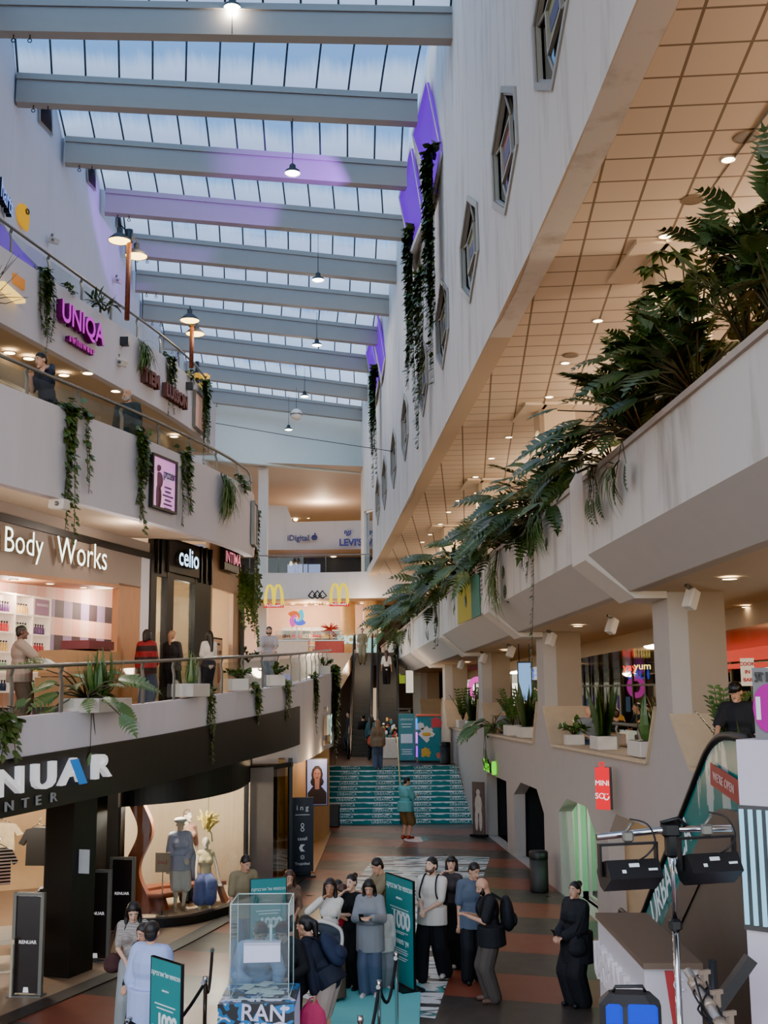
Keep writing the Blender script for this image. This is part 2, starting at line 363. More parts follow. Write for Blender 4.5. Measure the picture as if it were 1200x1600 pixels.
def rwl(pts): return [(p[0] / .9975, p[1]) for p in pts]
outer = [(5, 0), (64, 0), (64, 5.1), (62, 5.0)]
top = []
for o in reversed(win_open): top += [(o[5][0], o[5][1]), (o[4][0], o[4][1]), (o[3][0], o[3][1]), (o[2][0], o[2][1]), (o[1][0], o[1][1]), (o[0][0], o[0][1])]
outer = [(5, 0), (64, 0), (64, gz(5.75, 64))] + top + [(5, 5.9)]
b = MB(); b.plate(rwl(outer), [rwl(s) for s in shops], .3, MW @ Matrix.Translation((0, 0, .3)))
zdir = WD.cross(UP)
if zdir.dot(WN) > 0: pass
struct('wall_right', b, m_grey)
for i, y in enumerate(YC):
 b = MB(); zt = gz(5.78, y)
 p = WR(y + .39, -.45); b.box((p.x, p.y, (zt + 2.2) / 2), (.86, .78, zt - 2.2), rz=.0714); struct('wall_right_column', b, m_greydk)
for o in win_open:
 b = MB()
 for (ya, za), (yb, zb) in ((o[1], o[2]), (o[2], o[3]), (o[3], o[4])):
  A0 = WR(ya, .05) + UP * (za + .03); B0 = WR(yb, .05) + UP * (zb + .03); A1 = WR(ya, -.95) + UP * (za + .03); B1 = WR(yb, -.95) + UP * (zb + .03)
  dn = UP * -.06
  b.add([A0, B0, B1, A1, A0 + dn, B0 + dn, B1 + dn, A1 + dn], [(0, 1, 2, 3), (7, 6, 5, 4), (0, 4, 5, 1), (2, 6, 7, 3)])
 struct('trim_2', flat(b), m_marble)
def wrquad(y0, y1, o0, o1, z, zf=None):
 f = zf or (lambda z, y: z)
 return [WR(y0, o0) + UP * f(z, y0), WR(y1, o0) + UP * f(z, y1), WR(y1, o1) + UP * f(z, y1), WR(y0, o1) + UP * f(z, y0)]
b = MB(); b.add(wrquad(5, 64, -.3, -9, 2.45), [(0, 1, 2, 3)]); struct('floor', b, mat('gallery_floor', (120, 92, 70), .3, var=.15))
b = MB(); b.add(wrquad(4, 64, .6, -2.2, 5.765, gz), [(3, 2, 1, 0)]); struct('ceiling', b, m_soff)
b = MB(); b.add(wrquad(4, 64, -2.2, -9, 5.45, gz) , [(3, 2, 1, 0)])
q = wrquad(4, 64, -2.2, -2.2, 5.765, gz); q2 = wrquad(4, 64, -2.2, -2.2, 5.4, gz); b.use(1).quad(q[0], q[1], q2[1], q2[0])
struct('ceiling', b, [m_slat, m_soff])
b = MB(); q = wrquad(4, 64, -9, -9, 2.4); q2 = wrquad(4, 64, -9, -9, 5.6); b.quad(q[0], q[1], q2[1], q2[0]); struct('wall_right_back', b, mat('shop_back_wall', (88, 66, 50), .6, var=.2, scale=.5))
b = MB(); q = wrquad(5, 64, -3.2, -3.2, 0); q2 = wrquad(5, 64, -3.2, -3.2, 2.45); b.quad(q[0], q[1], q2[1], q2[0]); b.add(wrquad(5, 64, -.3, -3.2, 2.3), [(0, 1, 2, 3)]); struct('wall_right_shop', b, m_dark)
for i, y in enumerate(YC):
 y0 = y + .85; y1 = YC[i + 1] if i + 1 < len(YC) else 63.5
 if i == 0:
  b = MB()
  def sect(yy): return [(1.2, gz(7.45, yy)), (1.2, gz(6.32, yy)), (.58, gz(5.76, yy)), (.4, gz(5.76, yy)), (.4, gz(6.5, yy)), (.95, gz(6.6, yy)), (.95, gz(7.45, yy))]
 def body(name, ya, yb, pr, mats, ms, i=i):
  b = MB(); A = [WR(ya, o) + UP * z for o, z in pr(ya)]; B = [WR(yb, o) + UP * z for o, z in pr(yb)]; n = len(A)
  for k in range(n): b.use(ms[k]).add([A[k], B[k], B[(k + 1) % n], A[(k + 1) % n]], [(0, 1, 2, 3)])
  b.use(0).add(A, [tuple(range(n))]); b.add(B, [tuple(range(n - 1, -1, -1))])
  return struct(name, flat(b), mats)
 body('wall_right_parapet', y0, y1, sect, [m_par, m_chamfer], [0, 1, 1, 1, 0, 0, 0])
 fsec = lambda yy: [(1.24, gz(7.75, yy)), (1.24, gz(6.24, yy)), (.5, gz(5.66, yy)), (.0, gz(5.66, yy)), (.0, gz(6.6, yy)), (.9, gz(6.6, yy)), (.9, gz(7.75, yy))]
 body('wall_right_fin', y, y + .85, fsec, [m_fin], [0] * 7)
 b = MB(); pr = lambda yy: [(1.25, gz(7.53, yy)), (1.25, gz(7.45, yy)), (.92, gz(7.45, yy)), (.92, gz(7.53, yy))]
 body('trim_3', y0, y1, pr, [mat('coping_stone', (176, 160, 148), .8, var=.12)], [0] * 4)
b = MB(); b.add(wrquad(4, 64, .95, -9, 6.62, gz), [(0, 1, 2, 3)]); struct('floor', b, mat('upper_gallery_floor', (150, 120, 92), .4))
cv = UWC; b = MB()
for p, q in zip(cv, cv[1:]):
 z0, z1 = gz(10.8, p[1]), gz(10.8, q[1]); nrm = V((1, .07, 0))
 P0, Q0 = V((p[0], p[1], z0)), V((q[0], q[1], z1)); P1, Q1 = P0 + nrm * .42, Q0 + nrm * .42
 b.use(0).add([P0, Q0, Q1, P1], [(0, 1, 2, 3)])
 P2, Q2 = P1 + UP * .06, Q1 + UP * .06; b.add([P1, Q1, Q2, P2], [(0, 1, 2, 3)])
 P3, Q3 = P2 + nrm * 11, Q2 + nrm * 11; b.use(1).add([P2, Q2, Q3, P3], [(0, 1, 2, 3)])
struct('ceiling', b, [m_soff, m_tiles])
b = MB(); q = wrquad(2, 66, -7.5, -7.5, 6.4); q2 = wrquad(2, 66, -7.5, -7.5, 11); b.quad(q[0], q[1], q2[1], q2[0]); struct('wall_right_upper_back', b, mat('warm_wall', (198, 164, 124), .7, var=.06))
for y, x in ((16.4, 4.03), (25.4, 3.48), (33.9, 2.77), (42.5, 2.05), (51, 1.4), (8.0, 4.7)):
 b = MB(); zt = gz(10.86, y); x += .1
 b.bbox((x + .42, y + .42, (6.3 + zt + .3) / 2), (.84, .84, zt + .3 - 6.3), .07, .09); struct('wall_right_upper_column', b, m_soff)
 b = MB()
 for sx, sy, w, d in ((-.58, 0, .5, 1.7), (.58, 0, .5, 1.7), (0, -.65, .7, .45), (0, .65, .7, .45)): b.box((x + .42 + sx, y + .42 + sy, zt - .02), (w, d, .06), .07)
 struct('trim_4', b, mat('recess_frame', (226, 206, 184), .8, var=.03))
def uw_at(y): return cv_at(UWC, y)
def hexw(y, zc, w=1.2, h=1.12):                                                          # elongated hexagon outline in (y,z)
 return [(y - w, zc - h * .45), (y - w * .95, zc + h * .42), (y, zc + h), (y + w, zc + h * .45), (y + w * .95, zc - h * .42), (y, zc - h)]
HX = [14.2, 18.1, 22.3, 26.9, 31.4, 37.2, 42.0, 46.6, 50.5]
b = MB(); seg = [2, 12.2, 16.2, 20.2, 24.6, 29.2, 34.2, 39.7, 44.4, 48.6, 52.4, 63]
bigw = [(54.2, gz(11.2, 54)), (53.9, gz(13.6, 54)), (60.4, gz(14.6, 60)), (60.6, gz(11.2, 60))]
seg = [2, 12.2, 16.2, 20.2, 24.6, 29.2, 34.2, 39.7, 44.4, 48.6, 52.3, 63]
for k in range(len(seg) - 1):
 ya, yb = seg[k], seg[k + 1]; A, B = uw_at(ya), uw_at(yb); L = (B - A).length; M_ = frame(A, B - A, UP)
 s = lambda yy: (yy - ya) / (yb - ya) * L
 out = [(0, gz(10.8, ya)), (L, gz(10.8, yb)), (L, 21.6), (0, 21.6)]
 holes = [[(s(y), z) for y, z in hexw(hy, gz(13.4, hy))] for hy in HX if ya < hy < yb]
 if k == len(seg) - 2: holes = [[(s(y), z) for y, z in bigw]]
 b.plate(out, holes, .42, M_ @ Matrix.Translation((0, 0, .42)))
struct('wall_right_upper', b, m_up)
m_winframe = mat('window_frame_grey', (150, 146, 138), .5, var=.05); m_pane = glass('window_glass', (150, 165, 160), .18, .5)
m_poster_g = mat('window_poster_green', (150, 156, 112), .6, var=.15); m_poster_r = mat('window_poster_red', (150, 96, 100), .6, var=.2); m_poster_b = mat('window_poster_blue', (64, 62, 110), .6)
for i, hy in enumerate(HX):
 A = uw_at(hy); T = cv_dir(UWC, hy); M_ = frame(A + V((.07, 0, 0)), T, UP)                 # set back in the wall
 z0 = gz(13.4, hy); hx = [((y - hy), z) for y, z in hexw(hy, z0)]; inn = [((y - hy) * .9, z0 + (z - z0) * .9) for y, z in hexw(hy, z0)]
 b = MB(); b.plate(hx, [inn], .07, M_); big = [((y - hy) * 1.05, z0 + (z - z0) * 1.05) for y, z in hexw(hy, z0)]; b.plate(big, [[(p[0] * .94, z0 + (p[1] - z0) * .94) for p in hx]], .03, M_ @ Matrix.Translation((0, 0, -.08)))
 dia = [(-.52, z0 - .3), (-.42, z0 + .42), (.5, z0 + .32), (.42, z0 - .42)]; din = [(p[0] * .88, z0 + (p[1] - z0) * .88) for p in dia]
 b.plate(dia, [din], .06, M_)
 for p, q in ((dia[0], inn[0]), (dia[1], inn[2]), (dia[2], inn[3]), (dia[3], inn[5])): b.tube([M_ @ V((p[0], p[1], -.03)), M_ @ V((q[0], q[1], -.03))], .025, 6)
 fr = struct('window_%d' % (i + 1), b, m_winframe); fr['label'] = 'grey framed elongated hexagon window in the upper right wall';
 b = MB(); b.add([M_ @ V((x, z, .02)) for x, z in hx], [tuple(range(6))]); obj('pane', b, m_pane, fr)
 if i < 5:
  b = MB(); b.add([M_ @ V((x, z, -.015)) for x, z in din], [(0, 1, 2, 3)])
  b.use(1).add([M_ @ V((x, z, -.022)) for x, z in ((-.3, z0 - .12), (-.28, z0 + .16), (.36, z0 + .13), (.32, z0 - .14))], [(0, 1, 2, 3)])
  obj('window_poster', b, [m_poster_r if i == 1 else m_poster_g, m_poster_b], fr)
A, B = uw_at(52.3), uw_at(63); L = (B - A).length; M_ = frame(A + V((.2, 0, 0)), B - A, UP); s = lambda yy: (yy - 52.3) / 10.7 * L
pts = [(s(y), z) for y, z in bigw]; ctr = (sum(p[0] for p in pts) / 4, sum(p[1] for p in pts) / 4); inn = [(ctr[0] + (p[0] - ctr[0]) * .95, ctr[1] + (p[1] - ctr[1]) * .93) for p in pts]
b = MB(); b.plate(pts, [inn], .1, M_); b.tube([M_ @ V((pts[0][0], 12.0, 0)), M_ @ V((pts[3][0], 12.3, 0))], .06, 6)
fr = struct('window_10', b, mat('window_frame_white', (200, 205, 205), .5)); b = MB(); b.add([M_ @ V((x, z, -.05)) for x, z in pts], [(0, 1, 2, 3)]); obj('pane', b, m_pane, fr)
b = MB(); q0 = [uw_at(y) + V((2.2, 0, 0)) for y in (2, 20, 40, 63)]
for p, q in zip(q0, q0[1:]): b.quad(p + UP * 10.9, q + UP * 10.9, q + UP * 21.6, p + UP * 21.6)
struct('wall_right_attic', b, mat('attic_wall', (150, 150, 145), .8))
m_purple = glow('purple_light_panel', (132, 0, 255), 1.1)
m_box = mat('bay_plaster', (206, 200, 196), .8, var=.04)
def bay_box(label, pts, dep=3.2):
 heel = hit(*pts[3], UWC) + V((-.04, 0, 0)); y0 = heel.y
 top_, far_, bot_ = aty(*pts[0], y0 + dep * .62), aty(*pts[1], y0 + dep * .95), aty(*pts[2], y0 + dep * .35)
 t_ = thing('light_box', label, 'light', tuple(heel)); fc = [top_, far_, bot_, heel]; c = sum(fc, V((0, 0, 0))) / 4; inn = [c + (p - c) * .9 for p in fc]
 nrm = (fc[1] - fc[0]).cross(fc[3] - fc[0]).normalized()
 if nrm.y > 0: nrm = -nrm
 w = []
 for p, e in zip(fc, (1.8, 1.2, 2.2, .3)): q = uw_at(p.y + e); w.append(V((q.x + .06, p.y + e, p.z)))
 b = MB()
 for k in range(4):
  j = (k + 1) % 4; b.quad(fc[k], fc[j], w[j], w[k]); b.quad(fc[k], inn[k], inn[j], fc[j])
 obj('casing', flat(b), m_box, t_)
 bk = [p - nrm * .1 for p in inn]; b = MB(); b.quad(*bk)
 for k in range(4): b.quad(inn[k], inn[(k + 1) % 4], bk[(k + 1) % 4], bk[k])
 obj('light_panel', flat(b), m_purple, t_)
 return t_
BM = [((1.95, 12.6), (-8.6, 14.0)), ((1.85, 16.5), (-8.7, 17.2)), ((1.75, 20.4), (-8.75, 20.5)), ((1.66, 24.33), (-8.8, 23.85)), ((.82, 28.2), (-9.3, 26.98)), ((.6, 32.1), (-9.0, 30.32)), ((.85, 36.05), (-8.7, 33.7)),
 ((.55, 40.1), (-8.85, 37.19)), ((.3, 43.75), (-9.25, 40.66)), ((-.42, 47.65), (-9.7, 43.98)), ((-.78, 51.9), (-9.6, 47.89)), ((-.75, 57.25), (-9.4, 52.51)), ((-1.2, 61.7), (-9.3, 57.13))]
ZB = 19.2
for i, (a, c) in enumerate(BM):
 A, B = V((a[0] + .15, a[1], 0)), V((c[0], c[1], 0)); d = (A - B).normalized(); p = V((-d.y, d.x, 0))
 b = MB(); e = .16
 for (h0, h1, w) in ((ZB, ZB + .62, .16), (ZB + .62, ZB + .78, .2)):
  b.add([B - p * w + UP * h0, A - p * w + UP * h0, A + p * w + UP * h0, B + p * w + UP * h0, B - p * w + UP * h1, A - p * w + UP * h1, A + p * w + UP * h1, B + p * w + UP * h1],
   [(3, 2, 1, 0), (4, 5, 6, 7), (0, 1, 5, 4), (1, 2, 6, 5), (2, 3, 7, 6), (3, 0, 4, 7)])
 o = struct('roof_beam', b, m_beam)
 for fr_ in (.04, .075):
  q = B + (A - B) * fr_; b = MB(); b.tube([q + UP * (ZB - .0), q + UP * (ZB - .1)], .015, 6); rr = [q + UP * (ZB - .14) + (d * math.cos(t) + UP * math.sin(t)) * .045 for t in [k * PI / 5 for k in range(11)]]; b.tube(rr, .012, 5, cap=False); obj('hook', b, m_dark, o)
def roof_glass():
 m = bpy.data.materials.new('graded_skylight_glass'); m.use_nodes = True; nt = m.node_tree  # clear blue glass that turns milky white towards the far edge of each vault
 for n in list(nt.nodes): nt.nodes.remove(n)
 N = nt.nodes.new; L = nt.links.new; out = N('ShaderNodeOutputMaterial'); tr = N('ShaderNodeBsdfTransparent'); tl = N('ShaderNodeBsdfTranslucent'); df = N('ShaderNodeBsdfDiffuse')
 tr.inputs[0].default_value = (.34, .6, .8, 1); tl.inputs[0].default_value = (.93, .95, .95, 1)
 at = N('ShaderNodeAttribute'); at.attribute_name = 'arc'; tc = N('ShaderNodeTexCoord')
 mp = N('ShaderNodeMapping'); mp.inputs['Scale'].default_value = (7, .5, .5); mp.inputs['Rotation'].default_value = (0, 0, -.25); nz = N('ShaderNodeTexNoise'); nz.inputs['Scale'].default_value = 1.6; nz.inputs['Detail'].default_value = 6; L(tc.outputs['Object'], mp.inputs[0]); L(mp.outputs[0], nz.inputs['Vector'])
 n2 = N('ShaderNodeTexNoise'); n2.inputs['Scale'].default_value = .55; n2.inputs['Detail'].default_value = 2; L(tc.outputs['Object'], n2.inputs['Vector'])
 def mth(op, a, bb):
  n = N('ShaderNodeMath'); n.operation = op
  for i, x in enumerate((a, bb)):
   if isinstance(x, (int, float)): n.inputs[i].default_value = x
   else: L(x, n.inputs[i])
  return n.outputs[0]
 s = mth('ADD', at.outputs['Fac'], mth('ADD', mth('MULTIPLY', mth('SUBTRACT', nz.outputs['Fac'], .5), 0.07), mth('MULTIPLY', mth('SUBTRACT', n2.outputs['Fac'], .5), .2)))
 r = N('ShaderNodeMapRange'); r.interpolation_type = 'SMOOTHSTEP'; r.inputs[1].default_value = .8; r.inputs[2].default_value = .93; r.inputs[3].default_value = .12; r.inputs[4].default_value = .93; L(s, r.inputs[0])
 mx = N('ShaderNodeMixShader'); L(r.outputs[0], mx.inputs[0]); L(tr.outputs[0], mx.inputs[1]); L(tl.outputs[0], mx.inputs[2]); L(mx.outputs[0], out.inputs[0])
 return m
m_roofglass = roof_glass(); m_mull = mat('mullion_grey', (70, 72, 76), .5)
NP = 12
for i in range(len(BM) - 1):
 (a0, c0), (a1, c1) = BM[i], BM[i + 1]
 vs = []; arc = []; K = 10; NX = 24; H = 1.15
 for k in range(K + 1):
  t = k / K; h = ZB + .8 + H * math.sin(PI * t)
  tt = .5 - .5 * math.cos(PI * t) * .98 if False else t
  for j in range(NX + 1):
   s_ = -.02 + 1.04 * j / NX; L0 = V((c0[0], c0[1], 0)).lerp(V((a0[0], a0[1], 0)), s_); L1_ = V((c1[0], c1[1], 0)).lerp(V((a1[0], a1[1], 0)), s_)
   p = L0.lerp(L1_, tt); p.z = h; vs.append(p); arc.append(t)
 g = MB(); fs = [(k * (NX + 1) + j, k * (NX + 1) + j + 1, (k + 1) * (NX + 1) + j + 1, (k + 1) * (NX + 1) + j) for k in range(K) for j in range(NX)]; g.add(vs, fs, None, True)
 fr = MB()
 for j in range(NP + 1):
  s_ = j / NP; L0 = V((c0[0], c0[1], 0)).lerp(V((a0[0], a0[1], 0)), s_); L1_ = V((c1[0], c1[1], 0)).lerp(V((a1[0], a1[1], 0)), s_)
  path = []
  for k in range(K + 1):
   p = L0.lerp(L1_, k / K); p.z = ZB + .78 + H * math.sin(PI * k / K); path.append(p)
  fr.tube(path, .028, 5)
 w = struct('window_%d' % (11 + i), fr, m_mull)
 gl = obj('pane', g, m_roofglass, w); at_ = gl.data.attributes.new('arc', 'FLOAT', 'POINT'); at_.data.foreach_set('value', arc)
b = MB(); b.add([(3, -4, 20), (-11, -4, 20), (-11, 14.2, 20), (3, 12.6, 20)], [(0, 1, 2, 3)]); struct('ceiling', b, m_white)
LW = [(-9.0, 4), (-8.9, 14), (-8.95, 20), (-9.0, 24), (-9.35, 27), (-9.1, 30.3), (-8.85, 33.7), (-9.0, 37), (-9.4, 40.7), (-9.8, 44), (-9.7, 48), (-9.5, 52.5), (-9.4, 57.3), (-9.3, 60.5)]
LW = [V((x, y, 0)) for x, y in LW]
b = MB(); lwc = []
for i, (a, c) in enumerate(BM[:-1]):
 pass
rows = [[], []]
for k in range(141):
 y = 6 + 54.2 * k / 140; p = cv_at(LW, y); zz = 21.4
 for (a0, c0), (a1, c1) in zip(BM, BM[1:]):
  if c0[1] <= y <= c1[1]: zz = ZB + .86 + 1.15 * math.sin(PI * (y - c0[1]) / (c1[1] - c0[1]))
 rows[0].append(V((p.x, y, 10.5))); rows[1].append(V((p.x, y, zz)))
b.sheet(rows, False); struct('wall_left_upper', b, m_lwall)
m_louv = grid_mat('louvre', (108, 100, 104), (60, 54, 58), 3, .09, 0, .03, .5)
for q4 in (((58, 160), (80, 160), (80, 213), (58, 190)), ((133, 260), (148, 260), (148, 300), (134, 284)), ((180, 338), (188, 338), (189, 366), (180, 354))):
 P = [hit(*p, LW) + V((.05, 0, 0)) for p in q4]; c_ = sum(P, V((0, 0, 0))) / 4; I = [c_ + (p - c_) * .86 + V((.02, 0, 0)) for p in P]; b = MB()
 for k in range(4): b.quad(P[k], I[k], I[(k + 1) % 4], P[(k + 1) % 4])
 o = struct('trim_5', b, m_greydk); b = MB(); n = 16
 for k in range(n): f_, g_ = k / n, (k + .7) / n; b.quad(I[0].lerp(I[3], f_), I[1].lerp(I[2], f_), I[1].lerp(I[2], g_) - V((.05, 0, 0)), I[0].lerp(I[3], g_) - V((.05, 0, 0)))
 obj('louvre', b, m_louv, o)
EA, EB = V((-9.4, 58.0, 0)), V((-.9, 62.9, 0)); d = (EB - EA); L = d.length
b = MB(); M_ = frame(EA, d, UP); b.plate([(0, 16.35), (L, 16.45), (L, 20.6), (0, 20.6)], [], .4, M_); struct('wall_end', b, mat('end_wall_plaster', (196, 208, 208), .8, var=.03))
# ================================================================== LEFT SIDE
m_taupe = mat('taupe_sign_board', (150, 134, 122), .6, var=.04)
m_wood = mat('warm_wood', (176, 124, 84), .5, var=.22, scale=3, stretch=(9, 9, .7))
m_ledw = mat('white_letter_light', (240, 255, 238), var=0, emit=3.); m_ledb = mat('cool_letter_light', (190, 225, 255), var=0, emit=2.6)
m_tubeon = glow('downlight_lens', (255, 226, 178), 14.)
lbz = lambda y: 3.40 + .046 * (y - 15.7)      # parapet foot
ltz = lambda y: 3.97 + .046 * (y - 15.8)      # parapet top
lfz = lambda y: 2.66 + .0355 * (y - 16)       # fascia foot
c1 = cut(EC, 9.2, 36.3)
b = MB(); b.ribbon(c1, lambda i, p: [(0, lbz(p[1])), (0, ltz(p[1])), (.2, ltz(p[1])), (.2, lbz(p[1]))]); struct('wall_left_parapet', b, m_lwall)
b = MB(); b.ribbon(cut(EC, 9.2, 27.5), lambda i, p: [(-.05, lfz(p[1])), (-.05, lbz(p[1]) + .02), (.25, lbz(p[1]) + .02), (.25, lfz(p[1]))])
b.ribbon(cut(EC, 9.2, 27.5), lambda i, p: [(.25, lfz(p[1]) + .04), (5, lfz(p[1]) + .04), (5, lfz(p[1]) + .1), (.25, lfz(p[1]) + .1)])
struct('wall_left_fascia', b, m_black)
b = MB(); b.ribbon(cut(EC, 27.5, 36.3), lambda i, p: [(.02, 2.62), (.02, lbz(p[1]) + .01), (3.5, lbz(p[1]) + .01), (3.5, 2.62)]); struct('wall_left_fascia', b, m_lwall)
b = MB(); b.ribbon(c1, lambda i, p: [(.1, l1(p[1]) - .05), (.1, l1(p[1])), (7, l1(p[1])), (7, l1(p[1]) - .05)])
b.add([(-1.62, 36.3, l1(36.3)), (-9, 36.3, l1(36.3)), (-9.5, 53.6, 6.1), (-1.5, 53.6, 6.1)], [(3, 2, 1, 0)]); b.add([(-1.62, 36.3, l1(36.3) - .5), (-1.62, 36.3, l1(36.3)), (-1.5, 53.6, 6.1), (-1.5, 53.6, 5.4)], [(0, 1, 2, 3)])
struct('floor', b, mat('ramp_floor', (168, 140, 112), .35, var=.1))
L2C = catmull([(-7.7, 9), (-6.9, 11), (-6.1, 13.2), (-5.16, 15.93), (-4.22, 18.56), (-3.69, 20.3), (-3.2, 22.1), (-2.93, 23.5), (-2.86, 24.4), (-2.97, 25.6), (-3.3, 28.5), (-3.65, 31)], 6)
L2L = L2C[:-6]
b = MB(); b.ribbon(L2C, lambda i, p: (lambda q: [(0, 7.2 + q), (0, 8.6), (.18, 8.6), (.18, 7.78 + q), (.5, 7.66 + q), (.18, 7.2 + q)])(max(0, .125 * (p[1] - 24.4)))); struct('wall_left_parapet', b, m_lwall)
L2F = cut(L2C[:-12], 9.2, 24.3)
b = MB(); b.ribbon(L2F, [(.3, 7.62), (5.5, 7.66), (5.5, 7.8), (.3, 7.8)]); b.add([(-3.0, 24.2, 7.63), (-3.1, 25.6, 7.78), (-3.45, 28.5, 8.09), (-3.8, 31.2, 8.37), (-9, 31.2, 8.37), (-9, 24.2, 7.63)], [(5, 4, 3, 2, 1, 0)]); struct('ceiling', b, m_soff)
b = MB(); b.ribbon(L2F, [(.1, 7.81), (.1, 7.84), (5.5, 7.84), (5.5, 7.81)]); b.add([(-3.0, 24.2, 7.84), (-3.1, 25.6, 7.99), (-3.45, 28.5, 8.3), (-3.8, 31.2, 8.58), (-9, 31.2, 8.58), (-9, 24.2, 7.84)], [(0, 1, 2, 3, 4, 5)]); struct('floor', b, mat('upper_floor', (176, 150, 124), .4))
t3 = lambda y: 11.07 + .035 * (y - 20) if y < 31 else 11.45
c3 = cut(L3C, 11.5, 33.4)
b = MB(); b.ribbon(c3, lambda i, p: [(0, t3(p[1])), (0, t3(p[1]) + 1.44), (.18, t3(p[1]) + 1.44), (.18, t3(p[1]))]); b.box((-5.9, 33.5, 12.1), (1.6, .2, 1.4)); struct('wall_left_parapet', b, m_lwall)
b = MB(); b.ribbon(c3, lambda i, p: [(.1, t3(p[1]) + .01), (4.5, t3(p[1]) + .01), (4.5, t3(p[1]) + .5), (.1, t3(p[1]) + .5)]); struct('ceiling', b, m_soff)
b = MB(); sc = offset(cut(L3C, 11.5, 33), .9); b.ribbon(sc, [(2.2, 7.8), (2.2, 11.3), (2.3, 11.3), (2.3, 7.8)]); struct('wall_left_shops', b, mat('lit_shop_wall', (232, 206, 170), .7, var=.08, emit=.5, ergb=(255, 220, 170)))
b = MB(); b.ribbon(sc, lambda i, p: [(0, 10.55), (0, t3(p[1]) + .02), (.12, t3(p[1]) + .02), (.12, 10.55)])
for y in (14.5, 18, 21.2, 23.5, 26.2, 29, 31.5):
 p = cv_at(sc, y); b.box((p.x, p.y, 9.3), (.16, .16, 3.0), .3)
struct('wall_left_shopfront', b, mat('shopfront_metal', (138, 122, 104), .5))
b = MB(); b.ribbon(sc, [(.05, 7.85), (.05, 10.5), (.06, 10.5), (.06, 7.85)]); struct('window_30', b, m_shopglass)
def railing(name, label, cv, zb, zt, step, inset=.09, lean=.12, group=None, r=.03):
 t = thing(name, label, 'railing', tuple(V((cv[0][0], cv[0][1], zb(cv[0][1])))), 0, group)
 c = offset(cv, inset); b = MB(); b.tube([V((p[0], p[1], zt(p[1]))) for p in c], r, 8); obj('handrail', b, m_rail, t)
 acc = 0; last = None; marks = []
 for p, q in zip(c, c[1:]):
  L = (V(q) - V(p)).length; s = 0
  while acc + (L - s) >= step:
   s += step - acc; acc = 0; marks.append(V(p).lerp(V(q), s / L))
  acc += L - s
 for p in marks:
  d = cv_dir(c, p.y) if abs(c[-1][1] - c[0][1]) > 3 else V((1, 0, 0)); n = V((-d.y, d.x, 0))
  z0, z1 = zb(p.y), zt(p.y); H = z1 - z0
  b = MB(); path = [p + UP * z0, p + UP * (z0 + H * .62), p + n * .03 + UP * (z0 + H * .82), p - n * .0 + UP * (z1 - .01)]
  for a, e in zip(path, path[1:]):
   w = d * .035; th = n * .012
   b.add([a - w - th, a + w - th, a + w + th, a - w + th, e - w - th, e + w - th, e + w + th, e - w + th], [(3, 2, 1, 0), (4, 5, 6, 7), (0, 1, 5, 4), (1, 2, 6, 5), (2, 3, 7, 6), (3, 0, 4, 7)])
  obj('post', b, m_rail, t)
 ends = [V(c[0])] + marks + [V(c[-1])]
 for a, e in zip(ends, ends[1:]):
  d = (e - a);
  if d.length < .2: continue
  u = d.normalized() * .06; z0a, z0e = zb(a.y) + .05, zb(e.y) + .05; z1a, z1e = zt(a.y) - .1, zt(e.y) - .1
  g = MB(); g.add([a + u + UP * z0a, e - u + UP * z0e, e - u + UP * z1e, a + u + UP * z1a], [(0, 1, 2, 3)]); obj('glass_pane', g, m_glass, t)
 return t
railing('railing', 'long grey handrail with glass panes along the sloping left first floor parapet', cut(EC, 9.5, 36.1), ltz, lambda y: ltz(y) + .70, 1.15)
railing('railing', 'grey handrail with low glass above the left second floor parapet', L2L, lambda y: 8.58, lambda y: 9.04, 1.25)
railing('railing', 'thin grey handrail with glass along the left third floor edge', cut(L3C, 11.6, 33.3), lambda y: t3(y) + 1.42, lambda y: t3(y) + 2.0, 1.5)
def curved_text(mb, body, cv, y, z, size, off, zslope, **k):
 d = cv_dir(cv, y); p = cv_at(cv, y) + V((d.y, -d.x, 0)) * off
 mb.text(body, frame(p + UP * z, d + UP * zslope, UP), size=size, **k)
m_letter = mat('brushed_white_letters', (226, 224, 226), .35, .2, var=.05, emit=.5)
t = thing('shop_sign', 'large pale metal shop lettering with one blue stroke on the curved black fascia', 'sign', tuple(cv_at(EC, 15.5) + UP * 3.2))
y = 12.35; b = MB(); bl = MB(); sub = MB()
for ch, px in zip('RENUAR', (-100, -48, 4, 55, 100, 146)):
 e, n = edge(EC, px, lfz); d = (cv_dir(EC, e.y) + UP * .045).normalized(); M_ = frame(e + n * .1 + UP * .46, d, UP) @ Matrix.Diagonal((1.55, 1, 1, 1))
 b.text(ch, M_, size=.52, extrude=.05, weight=.004, shear=.12 if ch == 'A' else 0)
 if ch == 'A': bl.prism([(-.06, .19), (.06, .19), (.21, -.19), (.09, -.19)], .02, M_ @ Matrix.Translation((0, 0, .05)))
obj('lettering', b, m_letter, t); obj('blue_stroke', bl, glow('blue_letter_stroke', (60, 140, 230), .8), t, label='blue slanted stroke of the A')
for ch, px in zip('CENTER', (-52, -22, 8, 33, 54, 76)):
 e, n = edge(EC, px, lfz); sub.text(ch, frame(e + n * .07 + UP * .14, cv_dir(EC, e.y) + UP * .04, UP) @ Matrix.Diagonal((1.4, 1, 1, 1)), size=.19, extrude=.012)
obj('lettering', sub, mat('thin_grey_letters', (150, 150, 150), .4), t)
b = MB(); b.add([(-10.5, 25, 0), (-6.6, 27, 0), (-6.6, 27, 2.8), (-10.5, 25, 2.8)], [(0, 1, 2, 3)]); b.add([(-11, 12, 0), (-10.5, 25, 0), (-10.5, 25, 2.8), (-11, 12, 2.8)], [(0, 1, 2, 3)])
struct('wall_left_shop', b, mat('cream_shop_wall', (222, 190, 146), .75, var=.06))
